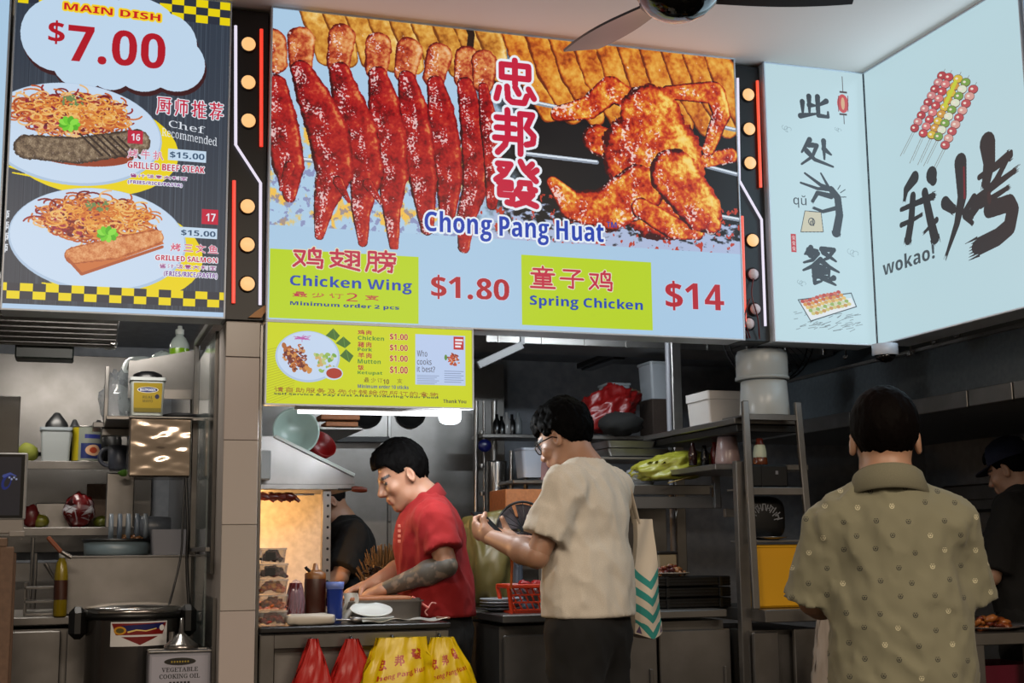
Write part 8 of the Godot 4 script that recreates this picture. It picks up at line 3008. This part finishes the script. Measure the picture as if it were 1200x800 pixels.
func trousers_of(t: Node3D, j: Dictionary, m: Material, waist: float, seed_: int) -> void:
	var b := bounds([j.waist, j.hl, j.hr, j.kl, j.kr, j.al, j.ar], 0.17)
	var f := Field.new(b[0], b[1], 0.013)
	var g: Dictionary = j.girth
	f.cap(j.pelvis, j.waist, g.hip + 0.006, g.waist + 0.004, 0.06, Vector3(0, 0, 1), g.flat)
	for q in [[j.hl, j.kl, j.al], [j.hr, j.kr, j.ar]]:
		f.cap(q[0], q[1], 0.100, 0.078, 0.06)
		f.cap(q[1], q[2], 0.078, 0.062, 0.04)
	f.ripple(folds(seed_, 0.006))
	f.cut(func(p: Vector3) -> float: return maxf(p.y - waist, 0.07 - p.y))
	var s := mb()
	f.mesh(s)
	part("trousers", s, m, t)

func hair_mat(c: Color) -> StandardMaterial3D:
	var m := StandardMaterial3D.new()
	m.albedo_color = c
	m.roughness = 0.65
	m.metallic_specular = 0.12
	return m

var weave: ImageTexture

func cloth(c: Color) -> StandardMaterial3D:
	if weave == null:
		weave = noise_tex(0.25, Color(0.86, 0.86, 0.86), Color(1, 1, 1), 6, Vector2.ONE, 128, 2)
	var m := StandardMaterial3D.new()
	m.albedo_color = c
	m.albedo_texture = weave
	m.uv1_triplanar = true
	m.uv1_scale = Vector3.ONE * 9.0
	m.roughness = 0.9
	m.rim_enabled = true
	m.rim = 0.2
	m.rim_tint = 0.7
	return m

func standing(h: float, g: Dictionary) -> Dictionary:
	# joints of an upright figure of height h
	var u := h / 1.7
	return {
		"girth": g, "pelvis": Vector3(0, 0.93, 0) * u, "waist": Vector3(0, 1.07, 0) * u, "chest": Vector3(0, 1.28, 0.0) * u, "neck": Vector3(0, 1.445, 0.015) * u, "head": Vector3(0, 1.575, -0.01) * u, "hb": Basis.IDENTITY,
		"sl": Vector3(-0.165, 1.365, 0.01) * u, "sr": Vector3(0.165, 1.365, 0.01) * u, "el": Vector3(-0.23, 1.10, 0.02) * u, "er": Vector3(0.23, 1.10, 0.02) * u,
		"wl": Vector3(-0.22, 0.86, -0.08) * u, "wr": Vector3(0.22, 0.86, -0.08) * u,
		"hl": Vector3(-0.09, 0.88, 0) * u, "hr": Vector3(0.09, 0.88, 0) * u, "kl": Vector3(-0.10, 0.48, -0.01) * u, "kr": Vector3(0.10, 0.48, -0.01) * u, "al": Vector3(-0.10, 0.09, 0.02) * u, "ar": Vector3(0.10, 0.09, 0.02) * u,
		"hand_l": [Vector3(0, -1, -0.2), Vector3(1, 0, 0), Vector3(0, 0, -1), 0.5], "hand_r": [Vector3(0, -1, -0.2), Vector3(-1, 0, 0), Vector3(0, 0, -1), 0.5],
	}

func tilt(p: Vector3, pivot: Vector3, fwd: float) -> Vector3:
	# bends a point forward about a pivot
	return pivot + (p - pivot).rotated(Vector3.RIGHT, -fwd)

func bend(j: Dictionary, keys: Array, pivot: Vector3, fwd: float) -> void:
	for k in keys:
		j[k] = tilt(j[k], pivot, fwd)

func build_people() -> void:
	skin_mat = StandardMaterial3D.new()
	skin_mat.vertex_color_use_as_albedo = true
	skin_mat.roughness = 0.5
	skin_mat.subsurf_scatter_enabled = true
	skin_mat.subsurf_scatter_strength = 0.08
	person_patterned()
	person_white()
	person_cook()
	person_black()
	person_capped()

func print_motifs() -> ImageTexture:
	# small anchor-like motifs scattered over sage cloth, 1 m to the picture
	var c := Canvas.new(1024, 1024, Color(0.41, 0.40, 0.325))
	var r := RandomNumberGenerator.new()
	r.seed = 77
	var row := 0
	var y := 40.0
	while y < 1010:
		var x := 40.0 + (row % 2) * 52.0
		while x < 1010:
			var dark := r.randf() < 0.66
			var col := Color(0.16, 0.16, 0.14) if dark else Color(0.68, 0.66, 0.55)
			var px := x + r.randf_range(-8, 8)
			var py := y + r.randf_range(-8, 8)
			c.line([px - 7, py - 3, px - 5, py + 4, px, py + 6, px + 5, py + 4, px + 7, py - 3], 2.6, col)
			c.ell(px, py - 1, 3.0, 3.0, col, 0.0, 8)
			c.line([px - 5, py - 7, px - 2, py - 7], 2.2, col)
			c.line([px + 2, py - 7, px + 5, py - 7], 2.2, col)
			x += 104.0
		y += 46.0
		row += 1
	return c.tex()

func collar_ring(at: Vector3, b: Basis, k: float) -> SurfaceTool:
	# turned-down collar round the neck, lower at the throat
	var s := mb()
	var seg := 32
	var ring := []
	for q in [[0.074, 0.03], [0.071, 0.08], [0.076, 0.085], [0.083, 0.079], [0.098, 0.027], [0.092, 0.021]]:
		var row := []
		for i in seg:
			var a := TAU * i / seg
			row.append(Vector3(cos(a) * q[0] * 1.06, q[1] - 0.05 * (0.5 - 0.5 * sin(a)), sin(a) * q[0]) * k)
		ring.append(row)
	s.set_smooth_group(1)
	for q in ring.size() - 1:
		for i in seg:
			var n := (i + 1) % seg
			var p := []
			for v in [ring[q][i], ring[q][n], ring[q + 1][n], ring[q + 1][i]]:
				p.append(at + b * v)
			face(s, p, b * (Vector3(ring[q][i].x, 0.01, ring[q][i].z) * (-1.0 if q == 0 else 1.0)))
	s.set_smooth_group(-1)
	return s

func person_patterned() -> void:
	var t := thing("person", "man in sage green patterned polo shirt seen from behind, arms folded", "person", Vector3(2.125, 0, -3.2), -0.48)
	var j := standing(1.63, {"hip": 0.152, "waist": 0.146, "chest": 0.152, "flat": 0.76})
	j.chest = Vector3(0, 1.20, 0)
	j.waist = Vector3(0.012, 1.02, 0)
	j.pelvis = Vector3(0.015, 0.88, 0)
	j.sl = Vector3(-0.160, 1.255, 0.01)
	j.sr = Vector3(0.160, 1.255, 0.01)
	j.el = Vector3(-0.212, 1.045, -0.035)
	j.er = Vector3(0.200, 1.05, -0.07)
	j.wl = Vector3(-0.135, 1.02, -0.225)
	j.wr = Vector3(0.04, 1.07, -0.25)
	j.hand_l = [Vector3(0.9, 0.1, -0.1), Vector3(0, 0.1, 1), Vector3(0, 1, 0), 0.7]
	j.hand_r = [Vector3(-0.9, 0.1, -0.1), Vector3(0, 0, 1), Vector3(0, 1, 0), 0.7]
	j.head = Vector3(0.0, 1.485, -0.02)
	j.neck = Vector3(0, 1.365, 0.02)
	j.hk = 1.14
	var skin := Color(0.30, 0.165, 0.105)
	body_of(t, j, skin)
	var m := StandardMaterial3D.new()
	m.albedo_texture = print_motifs()
	m.roughness = 0.9
	m.rim_enabled = true
	m.rim = 0.2
	m.rim_tint = 0.7
	shirt_of(t, j, m, 0.70, 0.99, 0.018, 12, 0.009, "shirt", func(p: Vector3) -> Vector2: return Vector2(p.x * 1.15 + 0.5, -p.y * 1.12 + 1.9), 0.05)
	part("collar", collar_ring(Vector3(0, 1.325, 0.016), Basis.IDENTITY, 1.06), cloth(Color(0.41, 0.40, 0.325)), t)
	trousers_of(t, j, cloth(Color(0.10, 0.10, 0.12)), 0.72, 5)
	part("hair", hair_mesh(j.head, j.hb, 1.14, func(q: Vector3) -> float: return minf((-0.098 if q.z > 0.03 else 1.0), short_hair(q) + q.y) - q.y, Vector3(0.008, 0.008, 0.004), 3, 0.004), hair_mat(Color(0.03, 0.019, 0.016)), t)

func person_white() -> void:
	var t := thing("person", "young man in white T-shirt and glasses looking down at his phone", "person", Vector3(1.675, 0, -4.33), 0.695)
	var j := standing(1.74, {"hip": 0.155, "waist": 0.150, "chest": 0.152, "flat": 0.74})
	j.head = Vector3(0, 1.575, -0.085)
	j.neck = Vector3(0, 1.462, 0.0)
	j.hb = Basis(Vector3.RIGHT, -0.42)
	j.hk = 1.03
	j.el = Vector3(-0.235, 1.17, -0.06)
	j.er = Vector3(0.225, 1.17, -0.08)
	j.wl = Vector3(-0.125, 1.235, -0.31)
	j.wr = Vector3(0.08, 1.22, -0.34)
	j.hand_l = [Vector3(0.25, 0.3, -0.9), Vector3(0.8, 0.4, 0.0), Vector3(0, 0.9, 0.3), 1.15]
	j.hand_r = [Vector3(-0.5, 0.3, -0.7), Vector3(-0.5, 0.6, 0.3), Vector3(0, 0.8, 0.6), 0.6]
	var skin := Color(0.33, 0.18, 0.112)
	body_of(t, j, skin)
	shirt_of(t, j, cloth(Color(0.83, 0.80, 0.745)), 0.965, 0.72, 0.022, 22, 0.009, "shirt", null, 0.014)
	trousers_of(t, j, cloth(Color(0.018, 0.018, 0.02)), 1.04, 9)
	part("hair", hair_mesh(j.head, j.hb, 1.03, func(q: Vector3) -> float: return minf(short_hair(q) + q.y, 0.045 if q.z < -0.05 else 1.0) - q.y, Vector3(0.012, 0.020, 0.010), 8, 0.008), hair_mat(Color(0.018, 0.018, 0.02)), t)
	# spectacles
	var gl := mb()
	var at := func(x: float, y: float, z: float) -> Vector3: return j.head + j.hb * (Vector3(x, y, z) * 1.03)
	for sd in [-1.0, 1.0]:
		var loop := []
		for k in 17:
			var a := TAU * k / 16
			loop.append(at.call(sd * 0.033 + cos(a) * 0.024, -0.001 + sin(a) * 0.017, -0.098 + absf(sd * 0.033 + cos(a) * 0.024) * 0.16))
		tube(gl, loop, 0.0022, 6, false)
		tube(gl, [at.call(sd * 0.057, 0.006, -0.088), at.call(sd * 0.079, 0.004, -0.05), at.call(sd * 0.082, 0.0, 0.0), at.call(sd * 0.080, -0.014, 0.02)], 0.0024, 6)
	tube(gl, [at.call(-0.010, 0.002, -0.098), at.call(0.010, 0.002, -0.098)], 0.002, 6)
	var g := part("spectacles", gl, mat(Color(0.015, 0.015, 0.02), 0.25), t)
	for sd in [-1.0, 1.0]:
		var ls := mb()
		var pts := []
		for k in 16:
			var a := TAU * k / 16
			pts.append(at.call(sd * 0.033 + cos(a) * 0.022, -0.001 + sin(a) * 0.016, -0.097 + absf(sd * 0.033 + cos(a) * 0.022) * 0.16))
		face(ls, pts, j.hb * Vector3(0, 0, -1))
		part("lens", ls, clear_plastic(Color(0.8, 0.85, 0.9), 0.15, 0.05), g)
	# phone held in front
	var ph := mb()
	var xf := Transform3D(t.basis, t.position)
	box(ph, Vector3.ZERO, Vector3(0.075, 0.155, 0.009), 0.003)
	var po := solo("phone", ph, mat(Color(0.02, 0.02, 0.025), 0.2), "dark phone held by the man in the white T-shirt", "phone")
	po.transform = Transform3D(t.basis * Basis(Vector3.RIGHT, -0.85), xf * Vector3(-0.035, 1.275, -0.375))
	# tote bag hanging from his far shoulder
	tote_bag(t)

func print_chevron() -> ImageTexture:
	var c := Canvas.new(400, 800, Color(0.78, 0.73, 0.66))
	for k in 4:
		var y := 330.0 + k * 112.0
		c.pl([0, y, 200, y + 90, 400, y, 400, y + 56, 200, y + 146, 0, y + 56], Color(0.17, 0.52, 0.49))
	for q in [[40, 790], [360, 790]]:
		c.pl([q[0] - 30, 790, q[0], 740, q[0] + 30, 790], Color(0.35, 0.28, 0.4))
	return c.tex()

func tote_bag(_t: Node3D) -> void:
	var at := Vector3(1.923, 0.879, -4.420)
	var t := thing("tote_bag", "canvas tote bag with teal chevrons on the white-shirted man's shoulder", "bag", at, 0.25)
	var s := mb()
	# a soft bag: front and back bellied, gathered at the top
	var nu := 14
	var nv := 22
	var pt := func(u: float, v: float, side: float) -> Vector3:
		var w: float = lerpf(0.075, 0.118, smoothstep(0.0, 0.8, v))
		var dep: float = 0.012 + 0.035 * smoothstep(0.2, 0.95, v) * cos((u - 0.5) * PI)
		return Vector3((u - 0.5) * w, 0.415 * (1.0 - v) + (0.02 * absf(u - 0.5) * 2.0 if v > 0.9 else 0.0), side * dep + 0.006 * sin(v * 9.0 + u * 5.0))
	for side in [1.0, -1.0]:
		s.set_smooth_group(1 if side > 0.0 else 2)
		for i in nv:
			for k in nu:
				var ids := [[k, i], [k + 1, i], [k + 1, i + 1], [k, i + 1]]
				var order := [0, 1, 2, 0, 2, 3] if side > 0.0 else [0, 2, 1, 0, 3, 2]
				for q in order:
					var u := float(ids[q][0]) / nu
					var v := float(ids[q][1]) / nv
					s.set_uv(Vector2(u, v))
					s.add_vertex(pt.call(u, v, side))
	s.set_smooth_group(-1)
	s.set_uv(Vector2(0.5, 0.05))
	for i in nv:
		for e in [0.0, 1.0]:
			face(s, [pt.call(e, float(i) / nv, 1.0), pt.call(e, float(i + 1) / nv, 1.0), pt.call(e, float(i + 1) / nv, -1.0), pt.call(e, float(i) / nv, -1.0)], Vector3(e - 0.5, 0, 0))
	for k in nu:
		face(s, [pt.call(float(k) / nu, 1.0, 1.0), pt.call(float(k + 1) / nu, 1.0, 1.0), pt.call(float(k + 1) / nu, 1.0, -1.0), pt.call(float(k) / nu, 1.0, -1.0)], Vector3.DOWN)
	var m := StandardMaterial3D.new()
	m.albedo_texture = print_chevron()
	m.roughness = 0.92
	part("sack", s, m, t)
	for z in [0.012, -0.012]:
		s = mb()
		var path := smooth_path([Vector3(-0.03, 0.40, z), Vector3(-0.05, 0.47, z), Vector3(-0.075, 0.53, z * 1.5), Vector3(-0.10, 0.56, z * 1.5 - 0.01)], 5)
		tube(s, path, 0.012, 8, true, 0.25)
		part("strap", s, cloth(Color(0.76, 0.71, 0.64)), t)

func person_cook() -> void:
	var at := Vector3(1.341, 1.046, -5.020)
	var t := thing("person", "cook in red polo shirt with tattooed arm working at the counter", "person", Vector3(at.x, 0, -5.02), PI / 2 - 0.12)
	var j := standing(1.63, {"hip": 0.150, "waist": 0.148, "chest": 0.158, "flat": 0.76})
	bend(j, ["waist", "chest", "neck", "head", "sl", "sr"], j.pelvis, 0.13)
	j.sl = j.chest + Vector3(-0.158, 0.075, -0.005)
	j.sr = j.chest + Vector3(0.158, 0.075, -0.02)
	j.neck = j.chest + Vector3(0, 0.16, -0.015)
	j.head = j.neck + Vector3(0, 0.092, -0.092)
	j.hb = Basis(Vector3.RIGHT, -0.46) * Basis(Vector3.UP, 0.1)
	j.hk = 1.05
	j.el = Vector3(-0.215, 1.135, -0.01)
	j.er = Vector3(0.20, 1.13, -0.10)
	j.wl = Vector3(-0.09, 1.055, -0.215)
	j.wr = Vector3(0.05, 1.06, -0.27)
	j.hand_l = [Vector3(0.45, -0.25, -0.8), Vector3(0.3, -0.9, 0.2), Vector3(0.8, 0.2, -0.4), 1.0]
	j.hand_r = [Vector3(-0.3, -0.2, -0.8), Vector3(-0.2, -0.9, 0.2), Vector3(-0.8, 0.2, -0.4), 0.9]
	var skin := Color(0.31, 0.155, 0.092)
	var n := FastNoiseLite.new()
	n.seed = 40
	n.frequency = 16.0
	var ink := Color(0.075, 0.068, 0.058)
	body_of(t, j, skin, func(p: Vector3) -> Color:
		var v := n.get_noise_3dv(p) + 0.6 * n.get_noise_3dv(p * 2.3)
		return ink.lerp(Color(0.20, 0.155, 0.115), smoothstep(0.05, 0.32, v)))
	shirt_of(t, j, cloth(Color(0.56, 0.03, 0.042)), 0.945, 0.66, 0.018, 31, 0.009, "polo_shirt", null, 0.02)
	trousers_of(t, j, cloth(Color(0.02, 0.02, 0.022)), 1.0, 15)
	part("hair", hair_mesh(j.head, j.hb, 1.02, func(q: Vector3) -> float: return short_hair(q), Vector3(0.009, 0.022, 0.008), 18, 0.007), hair_mat(Color(0.02, 0.017, 0.016)), t)
	part("collar", collar_ring(j.neck + Vector3(0, -0.03, 0.004), Basis(Vector3.RIGHT, -0.35), 0.92), cloth(Color(0.52, 0.028, 0.04)), t)
	var e := mb()
	for k in 4:
		box(e, j.chest + Vector3(-0.098, 0.06 - k * 0.019, -0.128), Vector3(0.014, 0.011, 0.003), 0.001, Basis(Vector3.UP, 0.7))
	part("chest_embroidery", e, mat(Color(0.75, 0.45, 0.38), 0.8), t)

func person_black() -> void:
	var at := Vector3(1.265, 1.017, -6.200)
	var t := thing("person", "cook in black T-shirt bending behind the roaster, face hidden", "person", Vector3(at.x, 0, -6.2), PI / 2 + 0.1)
	var j := standing(1.57, {"hip": 0.150, "waist": 0.145, "chest": 0.155, "flat": 0.78})
	bend(j, ["waist", "chest", "neck", "head", "sl", "sr"], j.pelvis, 0.20)
	j.head = j.neck + Vector3(0, 0.09, -0.085)
	j.hb = Basis(Vector3.RIGHT, -0.6)
	j.el = Vector3(-0.23, 1.08, -0.16)
	j.er = Vector3(0.22, 1.05, -0.2)
	j.wl = Vector3(-0.17, 0.95, -0.33)
	j.wr = Vector3(0.12, 0.98, -0.4)
	j.hand_l = [Vector3(0.2, -0.2, -0.9), Vector3(0.2, -0.9, 0), Vector3(0.9, 0, 0), 0.6]
	j.hand_r = [Vector3(-0.2, -0.2, -0.9), Vector3(-0.2, -0.9, 0), Vector3(-0.9, 0, 0), 0.6]
	body_of(t, j, Color(0.33, 0.18, 0.11))
	shirt_of(t, j, cloth(Color(0.03, 0.027, 0.026)), 0.92, 0.85, 0.02, 51, 0.006, "T_shirt")
	trousers_of(t, j, cloth(Color(0.03, 0.03, 0.035)), 0.98, 16)
	part("hair", hair_mesh(j.head, j.hb, 1.0, func(q: Vector3) -> float: return short_hair(q), Vector3(0.006, 0.01, 0.006), 28, 0.004), hair_mat(Color(0.10, 0.09, 0.085)), t)

func person_capped() -> void:
	var at := Vector3(3.891, 1.144, -4.850)
	var t := thing("person", "stall worker in black shirt and blue cap at the right edge", "person", Vector3(at.x, 0, -4.85), 0.5)
	var j := standing(1.66, {"hip": 0.160, "waist": 0.160, "chest": 0.16, "flat": 0.74})
	j.el = Vector3(-0.23, 1.06, -0.06)
	j.er = Vector3(0.23, 1.06, -0.06)
	j.wl = Vector3(-0.12, 0.98, -0.28)
	j.wr = Vector3(0.12, 0.98, -0.28)
	j.hand_l = [Vector3(0.4, -0.2, -0.8), Vector3(0.2, -0.9, 0), Vector3(0.9, 0, 0), 0.6]
	j.hand_r = [Vector3(-0.4, -0.2, -0.8), Vector3(-0.2, -0.9, 0), Vector3(-0.9, 0, 0), 0.6]
	j.head = j.head + Vector3(0, -0.03, -0.04)
	j.hb = Basis(Vector3.RIGHT, -0.35)
	body_of(t, j, Color(0.30, 0.17, 0.11))
	shirt_of(t, j, cloth(Color(0.012, 0.012, 0.014)), 0.9, 0.9, 0.022, 61, 0.006)
	trousers_of(t, j, cloth(Color(0.02, 0.02, 0.022)), 1.0, 17)
	part("hair", hair_mesh(j.head, j.hb, 1.0, func(q: Vector3) -> float: return short_hair(q), Vector3(0.006, 0.008, 0.006), 38, 0.004), hair_mat(Color(0.02, 0.02, 0.02)), t)
	var s := mb()
	var hc: Vector3 = j.head + j.hb * Vector3(0, 0.038, 0.018)
	lathe(s, [[0.093, 0.0], [0.097, 0.02], [0.093, 0.05], [0.075, 0.085], [0.04, 0.103], [0.0, 0.108]], 24, hc, j.hb)
	sheet(s, 10, 4, func(u: float, v: float) -> Vector3:
		var a := lerpf(-2.5, -0.64, u)
		return hc + j.hb * Vector3(cos(a) * (0.09 + v * 0.02), 0.006 - v * 0.014, sin(a) * (0.09 + v * 0.075)), 0.004)
	part("cap", s, cloth(Color(0.02, 0.05, 0.16)), t)
